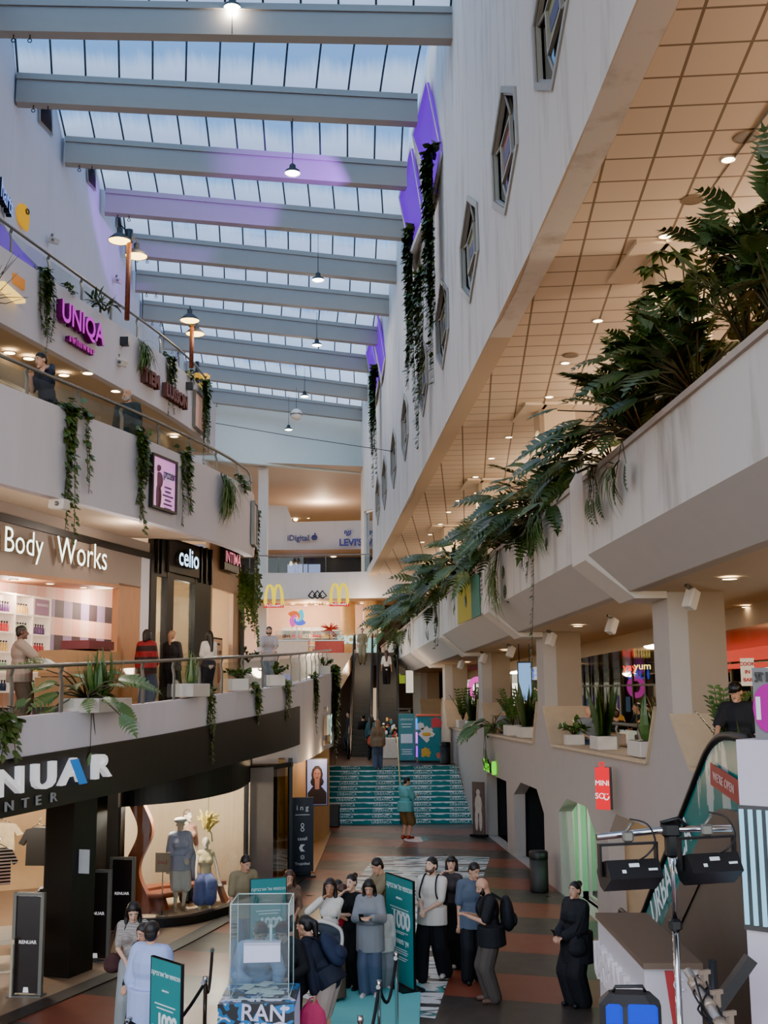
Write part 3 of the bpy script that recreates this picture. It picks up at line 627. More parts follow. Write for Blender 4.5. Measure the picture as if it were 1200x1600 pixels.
b = MB(); b.box((-5.0, 18.55, 1.4), (.5, .62, 2.8), -.35); struct('wall_left_column', b, m_black)
b = MB(); b.box((-5.4, 22.15, 1.4), (.8, .3, 2.8), -.05); b.box((-5.45, 20.6, 1.4), (.25, 2.2, 2.8), -.12); struct('wall_left_panel', b, m_black)
b = MB(); b.box((-4.72, 18.28, 1.72), (.19, .01, .36), -.35); tag(obj('paper_notice', b, mat('paper', (190, 190, 192), .8)), 'white paper notice taped on the black entrance pillar', 'notice')
def gate(p, rz, h, label):
 t = thing('security_gate', label, 'security gate', p, rz, 'security gates at the clothes shop entrance')
 b = MB()
 for s in (-1, 1): b.box((s * .21, 0, h / 2), (.05, .08, h))
 b.box((0, 0, h - .02), (.46, .09, .04)); obj('frame', b, m_rail, t, True)
 b = MB(); b.box((0, 0, h / 2), (.38, .03, h - .1)); obj('panel', b, mat('smoked_acrylic', (58, 50, 46), .15, var=.1), t, True)
 b = MB(); b.text('RENUAR', frame((0, -.02, h * .52), (1, 0, 0), UP), size=.07, extrude=.004); obj('lettering', b, m_letter, t, True)
 b = MB(); b.box((0, 0, .015), (.52, .22, .03)); obj('base', b, m_rail, t, True)
 b = MB(); b.prism([(-.04, .06), (.04, .06), (.032, .13), (-.032, .13)], .01, frame((0, -.02, 0), (1, 0, 0), UP)); obj('tag_mark', b, m_letter, t, True); return t
gate((-5.22, 17.21, 0), -.12, 1.44, 'nearest smoked grey security gate, left of the black pillar')
gate((-4.76, 19.34, 0), -.12, 1.44, 'middle security gate standing right of the black pillar')
gate((-4.84, 21.5, 0), -.1, 1.34, 'farthest security gate beside the lit mannequin window')
WGC = catmull([(-5.05, 21.95), (-4.73, 21.85), (-4.17, 21.94), (-3.67, 22.21), (-3.33, 22.7), (-3.06, 23.36), (-2.95, 24.4), (-2.98, 25.6)], 5)
b = MB(); b.ribbon(WGC, [(-.03, 0), (-.03, .17), (.14, .17), (.14, 0)]); struct('wall_left_plinth', b, m_black)
b = MB(); n_ = [V((p.x, p.y, 2.3)) for p in WGC]; b.ribbon(WGC, lambda i, p: [(-.02, 2.18 + .06 * (i / len(WGC)) * 4), (-.02, 2.9), (.2, 2.9), (.2, 2.18 + .06 * (i / len(WGC)) * 4)]); struct('wall_left_lintel', b, m_black)
fl = [V((p.x, p.y, .15)) for p in WGC] + [V((-3.1, 26.3, .15)), V((-5.3, 26.6, .15)), V((-5.5, 22.3, .15))]
b = MB(); b.add(fl, [tuple(range(len(fl)))]); b.use(1).add([v + UP * 2.35 for v in fl], [tuple(range(len(fl) - 1, -1, -1))]); struct('floor', b, [mat('window_stage', (232, 204, 170), .6, var=.05), m_black])
b = MB(); bw = catmull([(-5.25, 22.05), (-5.35, 23.2), (-5.1, 25.3), (-4.2, 26.3), (-3.0, 26.1)], 6); b.sheet([[V((p.x, p.y, .14)) for p in bw], [V((p.x, p.y, 2.62)) for p in bw]]); struct('wall_left_niche', b, mat('niche_cream', (224, 198, 166), .6, var=.05))
t = thing('shop_window', 'curved shop window glass in front of the lit mannequin display', 'shop window', (-4, 22.1, .17));
k0 = 0
for k1_ in (9, 16, 22, 28, 35):
 seg_ = WGC[k0:min(k1_, len(WGC) - 1) + 1]
 if len(seg_) > 1: g = MB(); g.sheet([[V((p.x, p.y, .17)) for p in seg_], [V((p.x, p.y, 2.5)) for p in seg_]]); obj('glass_pane', g, m_shopglass, t)
 k0 = min(k1_, len(WGC) - 1)
b = MB(); b.box((-2.72, 25.3, 1.35), (.5, .8, 2.7), .12); struct('wall_left_pier', b, mat('pier_grey', (104, 92, 82), .7))
b = MB(); b.box((-2.98, 24.75, 1.35), (.1, .16, 2.7), .1); b.box((-2.2, 26.6, 1.4), (.1, .14, 2.8), .1); b.box((-2.42, 25.9, 2.66), (.1, 1.6, .1), -.3); struct('door_1', b, m_black)
b = MB(); b.quad((-2.5, 25.7, .05), (-2.22, 26.5, .05), (-2.22, 26.5, 2.6), (-2.5, 25.7, 2.6)); obj('pane', b, glass('door_glass', (140, 140, 130), .1, .6), bpy.data.objects['door_1'])
ingc = catmull([(-2.35, 27.0), (-2.6, 29.5), (-2.45, 32), (-2.15, 33.6), (-1.98, 34.6), (-1.75, 35.4), (-1.8, 36.2)], 6)
b = MB(); b.ribbon(ingc, [(0, 0), (0, 2.75), (.15, 2.75), (.15, 0)]); struct('wall_left_panel', b, mat('beige_panel_wall', (206, 164, 116), .6, var=.08, scale=2))
b = MB(); b.ribbon([V((-1.75, 28.2, 0)), V((-1.72, 31, 0)), V((-1.72, 36.2, 0))], [(0, 0), (0, .03), (3, .03), (3, 0)]); struct('floor', b, mat('beige_entrance_floor', (176, 138, 100), .4))
m_terra = mat('terracotta_lacquer', (176, 104, 74), .45, var=.08)
t = thing('display_column', 'wavy terracotta ribbon column at the left of the shop window', 'display prop', (-4.78, 22.5, .15))
b = MB(); pr = [(-4.78 + .12 * math.sin(z * 4.3 + .6), 22.5, z) for z in [.15 + 2.3 * k / 30 for k in range(31)]]
for p, q in zip(pr, pr[1:]): b.add([(p[0] - .14, p[1], p[2]), (p[0] + .14, p[1], p[2]), (p[0] + .14, p[1] + .25, p[2]), (p[0] - .14, p[1] + .25, p[2]), (q[0] - .14, q[1], q[2]), (q[0] + .14, q[1], q[2]), (q[0] + .14, q[1] + .25, q[2]), (q[0] - .14, q[1] + .25, q[2])], [(0, 1, 5, 4), (1, 2, 6, 5), (2, 3, 7, 6), (3, 0, 4, 7)])
obj('ribbon', b, m_terra, t)
t = thing('display_bench', 'long curved terracotta bench sweeping behind the seated mannequin', 'bench', (-4.0, 24.2, .15))
bc = catmull([(-4.95, 22.75), (-4.5, 23.2), (-4.1, 23.35), (-3.7, 23.5), (-3.35, 23.75)], 6)
b = MB(); b.ribbon(bc, [(-.2, .5), (-.2, .57), (.2, .57), (.2, .5)]); obj('seat', b, m_terra, t)
b = MB(); e_ = bc[-1]; pr = [(e_.x + .12 * (1 - math.cos(a)) * 1.2, e_.y, .55 - .42 * (a / 1.6)) for a in [1.6 * k / 8 for k in range(9)]]
for p, q in zip(pr, pr[1:]): b.add([(p[0], p[1] - .2, p[2]), (p[0], p[1] + .2, p[2]), (p[0] - .06, p[1] + .2, p[2] - .05), (p[0] - .06, p[1] - .2, p[2] - .05), (q[0], q[1] - .2, q[2]), (q[0], q[1] + .2, q[2]), (q[0] - .06, q[1] + .2, q[2] - .05), (q[0] - .06, q[1] - .2, q[2] - .05)], [(0, 1, 5, 4), (1, 2, 6, 5), (2, 3, 7, 6), (3, 0, 4, 7)])
obj('leg', b, m_terra, t)
b = MB(); b.lathe([(0, 0), (.42, 0), (.45, .04), (.45, .08), (.42, .1), (0, .1)], (-4.45, 22.95, .42), 24); b.lathe([(.2, 0), (.12, .28)], (-4.45, 22.95, .15), 16); tag(obj('round_platform', b, m_terra), 'round terracotta platform in the left of the shop window', 'display prop')
t = thing('sign_stand', 'small price sign on a thin stand inside the shop window', 'sign', (-4.25, 22.2, .15))
b = MB(); b.tube([(-4.25, 22.25, .15), (-4.25, 22.25, .98)], .012, 6); b.lathe([(0, 0), (.12, 0), (.12, .015), (0, .015)], (-4.25, 22.25, .15), 14); obj('stand', b, m_steel, t)
b = MB(); b.box((-4.25, 22.24, 1.13), (.28, .02, .36)); obj('board', b, mat('sign_card', (190, 160, 132), .7), t); b = MB(); b.text('SALE', frame((-4.25, 22.225, 1.13), (1, 0, 0), UP), size=.09, extrude=.002); obj('lettering', b, mat('red_print', (190, 70, 60), .6), t)
t = thing('hanging_flower', 'big yellow fabric flower hanging above the seated mannequin', 'flower', (-3.6, 23.5, 1.7))
b = MB(); rnd = random.Random(4)
for k in range(26):
 a = rnd.uniform(0, 6.3); ln = rnd.uniform(.14, .3); zz = rnd.uniform(-.1, .14); b.ell((0, 0, 0), (.15, .045, .02), Matrix.Translation((-3.6 + math.cos(a) * ln * .5, 23.5 + math.sin(a) * ln * .5, 1.72 + zz)) @ Matrix.Rotation(a, 4, 'Z') @ Matrix.Rotation(rnd.uniform(-1.3, .3), 4, 'Y'), 8)
obj('petals', b, mat('yellow_petal', (226, 196, 96), .7, var=.2, scale=20), t)
b = MB(); b.tube([(-3.6, 23.5, 1.8), (-3.58, 23.5, 2.45)], .006, 5); b.tube([(-3.6, 23.5, 1.62), (-3.52, 23.48, 1.5), (-3.5, 23.45, 1.35)], .014, 6); obj('stem', b, mat('stem_green', (90, 96, 40), .7), t)
def hanger_shirt(name, label, p, w, h, rz, m, grp):
 t = thing(name, label, 'clothing', p, rz, grp); b = MB()
 prof = [(-w * .22, 0), (-w * .5, -.05 * h), (-w * .78, -.42 * h), (-w * .58, -.48 * h), (-w * .46, -.3 * h), (-w * .48, -h), (w * .48, -h), (w * .46, -.3 * h), (w * .58, -.48 * h), (w * .78, -.42 * h), (w * .5, -.05 * h), (w * .22, 0)]
 b.prism(prof, .08, frame((0, .04, 0), (1, 0, 0), UP)); obj('fabric', b, m, t, True)
 b = MB(); b.tube([(-w * .3, 0, 0), (0, 0, .07), (w * .3, 0, 0)], .008, 5); b.tube([(0, 0, .07), (0, 0, .14), (.03, 0, .17)], .006, 5); obj('hanger', b, m_chrome, t, True); return t
def stripes(name, c1, c2, sc, ax=2):
 m = mat(name, c1, .8, var=0); nt = m.node_tree; bs = nt.nodes['Principled BSDF']; tc = nt.nodes.new('ShaderNodeTexCoord'); wv = nt.nodes.new('ShaderNodeTexWave'); wv.bands_direction = 'XYZ'[ax]; wv.inputs['Scale'].default_value = sc
 rp = nt.nodes.new('ShaderNodeValToRGB'); rp.color_ramp.interpolation = 'CONSTANT'; rp.color_ramp.elements[0].color = C3(*c1); rp.color_ramp.elements[1].color = C3(*c2); rp.color_ramp.elements[1].position = .5
 nt.links.new(tc.outputs['Object'], wv.inputs['Vector']); nt.links.new(wv.outputs['Fac'], rp.inputs[0]); nt.links.new(rp.outputs[0], bs.inputs['Base Color']); return m
m_zebra = stripes('black_white_stripe', (30, 28, 28), (225, 215, 205), 5.5); m_printed = mat('printed_cream', (226, 206, 170), .8, var=.35, scale=9)
hanger_shirt('hanging_shirt', 'cream printed shirt on the back rail inside the left shop', (-8.0, 24.3, 1.66), .55, .55, .1, m_printed, None)
hanger_shirt('hanging_shirt', 'cream shirt beside the printed one on the shop back rail', (-8.75, 24.1, 1.66), .5, .55, .1, mat('cream_cloth', (214, 190, 150), .8), None)
hanger_shirt('hanging_sweater', 'black and white striped sweater hanging inside the left shop', (-6.75, 20.4, 1.66), .42, .62, .5, m_zebra, None)
hanger_shirt('hanging_hoodie', 'black hoodie with a pale round print by the shop pillar', (-6.6, 22.2, 1.8), .5, .7, -.1, m_black, None)
hanger_shirt('hanging_shirt', 'pink shirt at the very left edge of the shop', (-6.85, 19.8, 1.45), .4, .7, .4, mat('pink_cloth', (216, 150, 132), .8), None)
def folded(name, label, p, w, h, m, n=3):
 t = thing(name, label, 'clothing', p, 0.2)
 for k in range(n): b = MB(); b.bbox((0, 0, h * (k + .5)), (w - .02 * k, w * .75, h * .94), .04 * (-1) ** k, h * .4); obj('folded_garment', b, m[k % len(m)], t, True)
 return t
def table(name, label, p, w, d, h, rz):
 t = thing(name, label, 'table', p, rz); b = MB(); b.box((0, 0, h - .03), (w, d, .06)); obj('table_top', b, mat('pale_laminate', (222, 196, 160), .5), t, True)
 for sx in (-1, 1):
  for sy in (-1, 1): b = MB(); b.box((sx * (w / 2 - .03), sy * (d / 2 - .03), (h - .06) / 2), (.03, .03, h - .06)); obj('leg', b, mat('pale_leg', (200, 180, 150), .5), t, True)
 b = MB(); b.box((0, 0, h * .45), (w - .06, d - .06, .03)); obj('shelf', b, mat('pale_laminate', (222, 196, 160), .5), t, True); return t
table('display_table', 'pale display table with folded clothes inside the left shop', (-5.98, 17.5, 0), .9, 1.1, .8, .3)
folded('folded_clothes', 'dark folded clothes stacked on the pale display table', (-5.95, 17.35, .8), .42, .05, [m_dark, mat('rust_cloth', (160, 80, 60), .8), m_black])
table('display_table', 'small pale display table beside the black pillar', (-5.75, 20.0, 0), .55, .6, .85, .1)
folded('folded_clothes', 'black folded trousers on the small display table', (-5.75, 20.0, .85), .4, .07, [m_black])
fz = lambda y: l1(y)
def facade(y0, y1, prof, name, m): b = MB(); b.ribbon(cut(FC, y0, y1), prof); return struct(name, b, m)
facade(10, 25.35, lambda i, p: [(0, 6.42 + .035 * (p[1] - 20)), (0, 7.64), (.15, 7.64), (.15, 6.42 + .035 * (p[1] - 20))], 'wall_left_header', m_taupe)
facade(24.95, 25.35, lambda i, p: [(-.01, fz(p[1]) - .1), (-.01, 7.3), (.16, 7.3), (.16, fz(p[1]) - .1)], 'wall_left_pier', m_lwall)
facade(23.95, 24.95, lambda i, p: [(.0, fz(p[1]) - .1), (.0, 6.62), (.14, 6.62), (.14, fz(p[1]) - .1)], 'wall_left_wood', m_wood)
facade(10, 25.4, [(-.05, 7.28), (-.05, 7.42), (.02, 7.42), (.02, 7.28)], 'trim_6', m_black); facade(25.35, 25.5, lambda i, p: [(-.05, fz(p[1]) - .1), (-.05, 7.42), (.1, 7.42), (.1, fz(p[1]) - .1)], 'trim_6', m_black)
facade(10, 23.95, lambda i, p: [(-.02, 6.36 + .035 * (p[1] - 20)), (-.02, 6.44 + .035 * (p[1] - 20)), (1.2, 6.44 + .035 * (p[1] - 20)), (1.2, 6.36 + .035 * (p[1] - 20))], 'ceiling', m_wood)
t = thing('shop_sign', 'glowing white rounded shop lettering on the taupe header', 'sign', tuple(cv_at(FC, 21.5) + UP * 7))
for w_, ya, yb in (('Body', 19.3, 20.75), ('Works', 21.3, 23.05)):
 y = (ya + yb) / 2; d = cv_dir(FC, y); p = cv_at(FC, y) + V((d.y, -d.x, 0)) * .1; b = MB(); b.text(w_, frame(p + UP * (6.96 + .02 * (y - 20.5)), d + UP * .02, UP), size=.64 if w_ == 'Body' else .72, extrude=.04, weight=-.004, side=True); obj('lettering', b, [m_ledw, m_greydk], t)
y = 17.2; d = cv_dir(FC, y); p = cv_at(FC, y) + V((d.y, -d.x, 0)) * .1; b = MB(); b.text('Bath &', frame(p + UP * 6.9, d, UP), size=.66, extrude=.04, weight=.006); obj('lettering', b, m_ledw, t)
gc = offset(cut(FC, 10.2, 26.0), .95); cells = MB(); acc = 0
L_ = 0; pts = [V(p) for p in gc]
cum = [0]
for p, q in zip(pts, pts[1:]): cum.append(cum[-1] + (q - p).length)
def on(s):
 for k in range(len(cum) - 1):
  if cum[k] <= s <= cum[k + 1]: return pts[k].lerp(pts[k + 1], (s - cum[k]) / (cum[k + 1] - cum[k]))
 return pts[-1]
ncol = int(cum[-1] / .36)
for c_ in range(ncol):
 for r_ in range(8):
  a, e = on(c_ * .36), on((c_ + 1) * .36); z0 = 3.7 + r_ * .36; i_ = (0 if c_ % 2 else 1) if r_ % 2 else (2 if c_ % 2 else 3)
  cells.use(i_).quad(a + UP * z0, e + UP * z0, e + UP * (z0 + .36), a + UP * (z0 + .36))
struct('wall_left_gingham', cells, [mat('gingham_pink', (236, 184, 164), .7, var=.03), mat('gingham_pale', (240, 206, 188), .7, var=.03), mat('gingham_dark', (66, 54, 58), .7, var=.1), mat('gingham_lilac', (150, 134, 168), .7, var=.05)])
sp = cv_at(offset(FC, .72), 21.5); sd = cv_dir(FC, 21.5)
t = thing('display_shelf', 'white wall shelf of small toiletries left of the gingham wall', 'shelf', tuple(sp + UP * fz(21.5)))
MS = frame(sp, sd, UP); bz = 4.35
b = MB(); W = 1.95
for k in range(6): b.box((0, bz + k * .36, 0), (W, .03, .26), M=MS)
obj('shelf_board', b, mat('white_laminate', (242, 224, 206), .5, emit=.25), t)
b = MB()
for k in range(4): b.box((-W / 2 + k * W / 3, bz + .9, 0), (.04, 1.84, .27), M=MS)
obj('upright', b, mat('white_laminate', (242, 224, 206), .5), t)
b = MB(); b.box((0, bz + .9, -.12), (W, 1.84, .02), M=MS); obj('back_panel', b, mat('white_laminate', (242, 224, 206), .5), t)
b = MB(); b.box((.65, bz + 1.62, .13), (.52, .3, .01), M=MS); obj('poster', b, mat('mauve_print', (150, 110, 140), .6), t)
b = MB(); b.text('FRAGRANCE', MS @ Matrix.Translation((.65, bz + 1.66, .14)), size=.075, extrude=.002); obj('lettering', b, mat('pale_print', (240, 220, 225), .6), t)
bot = MB(); bot.lathe([(0, 0), (.034, 0), (.036, .02), (.036, .12), (.014, .15), (.014, .17)], n=8); botm = [mesh_of('bottle', bot, mat('bottle_%d' % k, c, .25, var=0)) for k, c in enumerate([(40, 52, 84), (190, 60, 60), (150, 190, 150), (96, 60, 110), (228, 190, 110)])]
capm = MB(); capm.lathe([(0, .17), (.018, .17), (.018, .2), (0, .2)], n=8); capme = mesh_of('bottle_cap', capm, m_black)
proto = None; rnd = random.Random(3); blab = ['dark blue', 'red', 'pale green', 'purple', 'amber']
for r_ in range(5):
 for c_ in range(3):
  if r_ == 4 and c_ == 2: continue
  ki = (r_ * 2 + c_) % 5
  for k in range(6):
   loc = MS @ V((-W / 2 + c_ * W / 3 + .1 + k * .09, bz + r_ * .36 + .016, .03))
   o = bpy.data.objects.new('toiletry_bottle', botm[ki]); col.objects.link(o); o.location = loc
   tag(o, 'small %s toiletry bottle in a row on the white wall shelf' % blab[ki], 'bottle', 'toiletry bottles on the wall shelf, %s' % blab[ki])
   c2 = bpy.data.objects.new('cap', capme); col.objects.link(c2); c2.parent = o
yA, yB = 25.5, 28.75
facade(yA, yB, [(-.02, 7.0), (-.02, 7.9), (.12, 7.9), (.12, 7.0)], 'wall_left_black', m_black)
b = MB()
for y0, y1 in ((25.5, 25.66), (26.2, 26.55), (27.75, 28.75)):
 b.ribbon(cut(FC, y0, y1), lambda i, p: [(-.04, fz(p[1]) - .1), (-.04, 7.1), (.12, 7.1), (.12, fz(p[1]) - .1)])
b.ribbon(cut(FC, yA, yB), lambda i, p: [(-.03, 6.95), (-.03, 7.05), (.12, 7.05), (.12, 6.95)])
for y in (25.58, 25.78, 28.0, 28.3, 28.65): b.ribbon(cut(FC, y, y + .07), [(-.09, 7.0), (-.09, 7.9), (0, 7.9), (0, 7.0)])
struct('wall_left_black', b, m_black)
b = MB(); b.ribbon(cut(FC, 25.66, 27.75), lambda i, p: [(.03, fz(p[1])), (.03, 6.95), (.04, 6.95), (.04, fz(p[1]))]); struct('window_31', b, m_shopglass)
m_brickw = grid_mat('white_brick', (214, 186, 152), (170, 140, 110), .5, .16, 0, .012, .8, .08, .5)
b = MB(); oc = offset(cut(FC, 25.5, 31.2), 1.8); b.ribbon(oc, [(0, 3.9), (0, 7.7), (.1, 7.7), (.1, 3.9)]); struct('wall_left_back', b, mat('lit_back_wall', (232, 204, 166), .8, var=.06))
b = MB()
a = on_ = cv_at(offset(FC, 1.7), 27); d = cv_dir(FC, 27)
for r_ in range(16):
 for k in range(6): s = -1.0 + k * .34 + (.17 if r_ % 2 else 0); b.box((0, 0, 0), (.32, .13, .04), M=frame(a + d * s + UP * (4.4 + r_ * .145), d, UP))
struct('wall_left_brick', b, mat('painted_brick', (226, 200, 164), .8, var=.05))
t = thing('clothes_rack', 'black freestanding clothes rack seen through the black framed shop window', 'clothes rack', tuple(cv_at(offset(FC, .8), 26.6) + UP * fz(26.6)))
p0, p1 = cv_at(offset(FC, .8), 25.9) + UP * fz(26), cv_at(offset(FC, .8), 27.2) + UP * fz(27)
for p in (p0, p1): b = MB(); b.tube([p, p + UP * 1.75], .03, 6); obj('upright', b, m_black, t)
b = MB(); b.tube([p0 + UP * 1.45, p1 + UP * 1.45], .02, 6); obj('rail', b, m_black, t)
t = thing('hanging_shirts', 'white shirts hanging on the black clothes rack', 'clothing', tuple(p0.lerp(p1, .4) + UP * 1.3)); b = MB()
for k in range(6): b.bbox(tuple(p0.lerp(p1, .2 + k * .07) + UP * 1.0), (.09, .42, .8), .5, .03)
obj('fabric', b, mat('white_cloth', (216, 208, 200), .8), t)
t = thing('shop_sign', 'glowing blue white lowercase lettering on a black shop header', 'sign', tuple(cv_at(FC, 27) + UP * 7.45))
y = 27.05; d = cv_dir(FC, y); p = cv_at(FC, y) + V((d.y, -d.x, 0)) * .14; b = MB(); b.text('celio', frame(p + UP * 7.47, d, UP), size=.62, extrude=.05, weight=.008, side=True); obj('lettering', b, [m_ledb, m_dark], t)
b = MB(); b.box((0, 0, 0), (1.75, .74, .05), M=frame(p + UP * 7.46 - V((d.y, -d.x, 0)) * .09, d, UP)); obj('panel', b, mat('sign_panel_dark', (52, 47, 46), .5), t)
b = MB()
facade(28.75, 31.4, [(-.0, 6.95), (-.0, 8.6), (.12, 8.6), (.12, 6.95)], 'wall_left_beige', mat('intima_beige', (196, 164, 136), .6))
for y0, y1 in ((28.75, 28.95), (30.75, 31.4)): b.ribbon(cut(FC, y0, y1), lambda i, p: [(0, fz(p[1]) - .1), (0, 7.0), (.12, 7.0), (.12, fz(p[1]) - .1)])
struct('wall_left_beige', b, mat('intima_beige', (196, 164, 136), .6))
t = thing('shop_sign', 'pink glowing capital lettering on a small black board', 'sign', tuple(cv_at(FC, 30) + UP * 7.45))
y = 30.0; d = cv_dir(FC, y); n_ = V((d.y, -d.x, 0)); p = cv_at(FC, y) + n_ * .12; b = MB(); b.box((0, 0, 0), (1.3, .66, .1), M=frame(p + UP * 7.8, d, UP)); obj('panel', b, m_black, t)
b = MB(); b.text('INTIMA', frame(p + n_ * .07 + UP * 7.8, d, UP), size=.42, extrude=.02, weight=.002, side=True); obj('lettering', b, [glow('pink_letter_light', (255, 130, 150), 2.6), m_dark], t)
t = thing('poster_stand', 'standing discount poster in the beige shop entrance', 'poster', tuple(cv_at(FC, 30.3) + UP * fz(30.3)))
y = 30.2; p = cv_at(FC, y) - n_ * .25; b = MB(); b.box((0, .75, -.02), (.85, 1.5, .03), M=frame(p + UP * fz(y), d, UP)); obj('frame', b, m_dark, t)
b = MB(); b.box((0, .75, 0), (.76, 1.4, .02), M=frame(p + UP * fz(y), d, UP)); obj('board', b, mat('poster_cream', (224, 190, 160), .7), t)
b = MB(); b.text('25% OFF', frame(p + UP * (fz(y) + 1.1) + n_ * .02, d, UP), size=.15, extrude=.003); b.text('INTIMA', frame(p + UP * (fz(y) + 1.32) + n_ * .02, d, UP), size=.08, extrude=.003); obj('lettering', b, m_dark, t)
b = MB(); b.ell(tuple(p + UP * (fz(y) + .75) + n_ * .02), (.06, .02, .08)); b.ell(tuple(p + UP * (fz(y) + .5) + n_ * .02), (.1, .02, .2)); obj('printed_figure', b, mat('print_skin', (176, 120, 96), .7), t)
b = MB(); p = cv_at(FC, 31.4); b.box((p.x - 1.25, p.y + .1, 5.8), (2.5, .2, 4.0), .2); struct('wall_left_return', b, mat('lit_back_wall', (232, 204, 166), .8)); b = MB(); b.box((p.x + .06, p.y + .04, 5.8), (.1, .4, 4.0), .2); struct('wall_left_corner', b, m_dark)
m_mag = glow('magenta_letters', (225, 40, 225), 1.6)
def letters_on(t, body, cv, y, z, size, m, off=.1, ext=.06, slope=0., sm=None, **k):
 d = cv_dir(cv, y); p = cv_at(cv, y) + V((d.y, -d.x, 0)) * off; b = MB(); b.text(body, frame(p + UP * z, d + UP * slope, UP), True, size=size, extrude=ext, **k); return obj('lettering', b, [m, sm or m_greydk], t)
t = thing('shop_sign', 'magenta letters standing off the white third floor parapet', 'sign', tuple(cv_at(L3C, 23.2) + UP * 11.9))
letters_on(t, 'UNIQA', L3C, 23.0, 12.0, .62, m_mag, .12, .07, .03, weight=.012, sm=mat('letter_side', (110, 24, 96), .5)); letters_on(t, 'swimwear', L3C, 23.05, 11.56, .24, mat('purple_letters', (170, 30, 150), .5, emit=.6), .1, .05, .03, spacing=1.25, weight=.01, sm=mat('letter_side', (110, 24, 96), .5))
t = thing('shop_sign', 'rusty brown box lettering on the parapet under the grassy plant', 'sign', tuple(cv_at(L3C, 28.0) + UP * 11.7))
letters_on(t, 'TIEM', L3C, 26.75, 11.85, .46, mat('rust_letters', (120, 78, 74), .7, var=.3, scale=12), .1, .07, .03, weight=.02, sm=mat('rust_side', (84, 50, 46), .7)); letters_on(t, 'LUSSON', L3C, 28.5, 11.86, .46, mat('rust_letters', (120, 78, 74), .7), .1, .07, .03, weight=.02, sm=mat('rust_side', (84, 50, 46), .7))
def framed(name, label, cv, y, z, w, h, m, cat='poster', off=.05, fm=None):
 d = cv_dir(cv, y); n = V((d.y, -d.x, 0)); p = cv_at(cv, y) + n * off; M_ = frame(p + UP * z, d, UP); t = thing(name, label, cat, tuple(p + UP * z))
 b = MB(); b.plate([(-w / 2, -h / 2), (w / 2, -h / 2), (w / 2, h / 2), (-w / 2, h / 2)], [[(-w / 2 + .04, -h / 2 + .04), (w / 2 - .04, -h / 2 + .04), (w / 2 - .04, h / 2 - .04), (-w / 2 + .04, h / 2 - .04)]], .08, M_ @ Matrix.Translation((0, 0, .04))); obj('frame', b, fm or m_dark, t)
 b = MB(); b.box((0, 0, -.01), (w - .07, h - .07, .03), M=M_); obj('picture', b, m, t); return t, M_ @ Matrix.Translation((0, 0, .012))
def swirl(name, c1, c2, s, e):
 m = mat(name, c1, .4, var=0, emit=e); nt = m.node_tree; bs = nt.nodes['Principled BSDF']; tc = nt.nodes.new('ShaderNodeTexCoord'); w = nt.nodes.new('ShaderNodeTexWave'); w.inputs['Scale'].default_value = s; w.inputs['Distortion'].default_value = 6; w.inputs['Detail'].default_value = 2
 mx = nt.nodes.new('ShaderNodeMix'); mx.data_type = 'RGBA'; mx.inputs[6].default_value = C3(*c1); mx.inputs[7].default_value = C3(*c2); nt.links.new(tc.outputs['Object'], w.inputs[0]); nt.links.new(w.outputs['Fac'], mx.inputs[0]); nt.links.new(mx.outputs[2], bs.inputs['Base Color']); nt.links.new(mx.outputs[2], bs.inputs['Emission Color']); return m
t, M_ = framed('advert_screen', 'pink lit advert screen on the left second floor parapet', L2C, 19.55, 7.92, .92, .95, swirl('pink_screen', (206, 130, 206), (240, 176, 214), .9, .75), 'screen')
b = MB(); b.prism([(-.05, .2), (.3, .26), (.34, .1), (.05, .06)], .012, M_); obj('badge', b, glow('badge_white', (235, 215, 245), .9), t)
b = MB(); b.text('קטנות', M_ @ Matrix.Translation((.16, .16, .016)), size=.17, extrude=.003, weight=.006)
for k, w_ in enumerate((.2, .16, .3, .18, .24, .2)): b.box((.14, -.05 - k * .075, .004), (w_ * 1.3, .03, .004), M=M_)
obj('lettering', b, mat('violet_print', (96, 50, 120), .6), t)
b = MB(); b.ell(tuple(M_ @ V((-.24, .24, .01))), (.05, .02, .06)); b.ell(tuple(M_ @ V((-.23, .02, .01))), (.08, .02, .16)); b.ell(tuple(M_ @ V((-.26, -.26, .01))), (.04, .02, .2)); b.ell(tuple(M_ @ V((-.19, -.26, .01))), (.04, .02, .2)); obj('printed_figure', b, mat('print_figure', (110, 70, 80), .7), t)
framed('framed_poster', 'pale framed poster at the end of the left second floor parapet', L2C, 24.3, 7.9, .6, .95, mat('pale_poster', (206, 180, 176), .6, var=.3, scale=4), fm=m_rail)
framed('framed_poster', 'peach framed poster at the end of the left third floor parapet', L3C, 30.9, 12.05, 1.1, 1.05, mat('peach_poster', (230, 184, 166), .6, var=.15, scale=3, emit=.2), fm=m_rail)
p = cv_at(LW, 27.6); d = cv_dir(LW, 27.6)
t = thing('shop_sign', 'blue white letters with a yellow drop emblem high on the left wall', 'sign', (p.x, p.y, 16))
b = MB(); b.text('hartt', frame(hit(8, 328, LW) + V((.12, 0, 0)), cv_dir(LW, 26.5), UP), True, size=.66, extrude=.07, weight=.01, align='RIGHT'); obj('lettering', b, [mat('blue_white_letters', (120, 150, 235), .4, emit=.9), m_black], t)
c_ = aty(34, 336, 27.6); M_ = frame(c_, (.25, .97, 0), UP); b = MB(); pr = [(.26 * math.cos(a), .29 * math.sin(a)) for a in [PI * .0 + k * PI * 1.5 / 16 for k in range(17)]] + [(.22, -.36), (.26, -.1)]
b.prism([( -x if False else x, y) for x, y in pr], .07, M_); obj('emblem', b, glow('yellow_emblem', (252, 186, 20), 1.1), t)
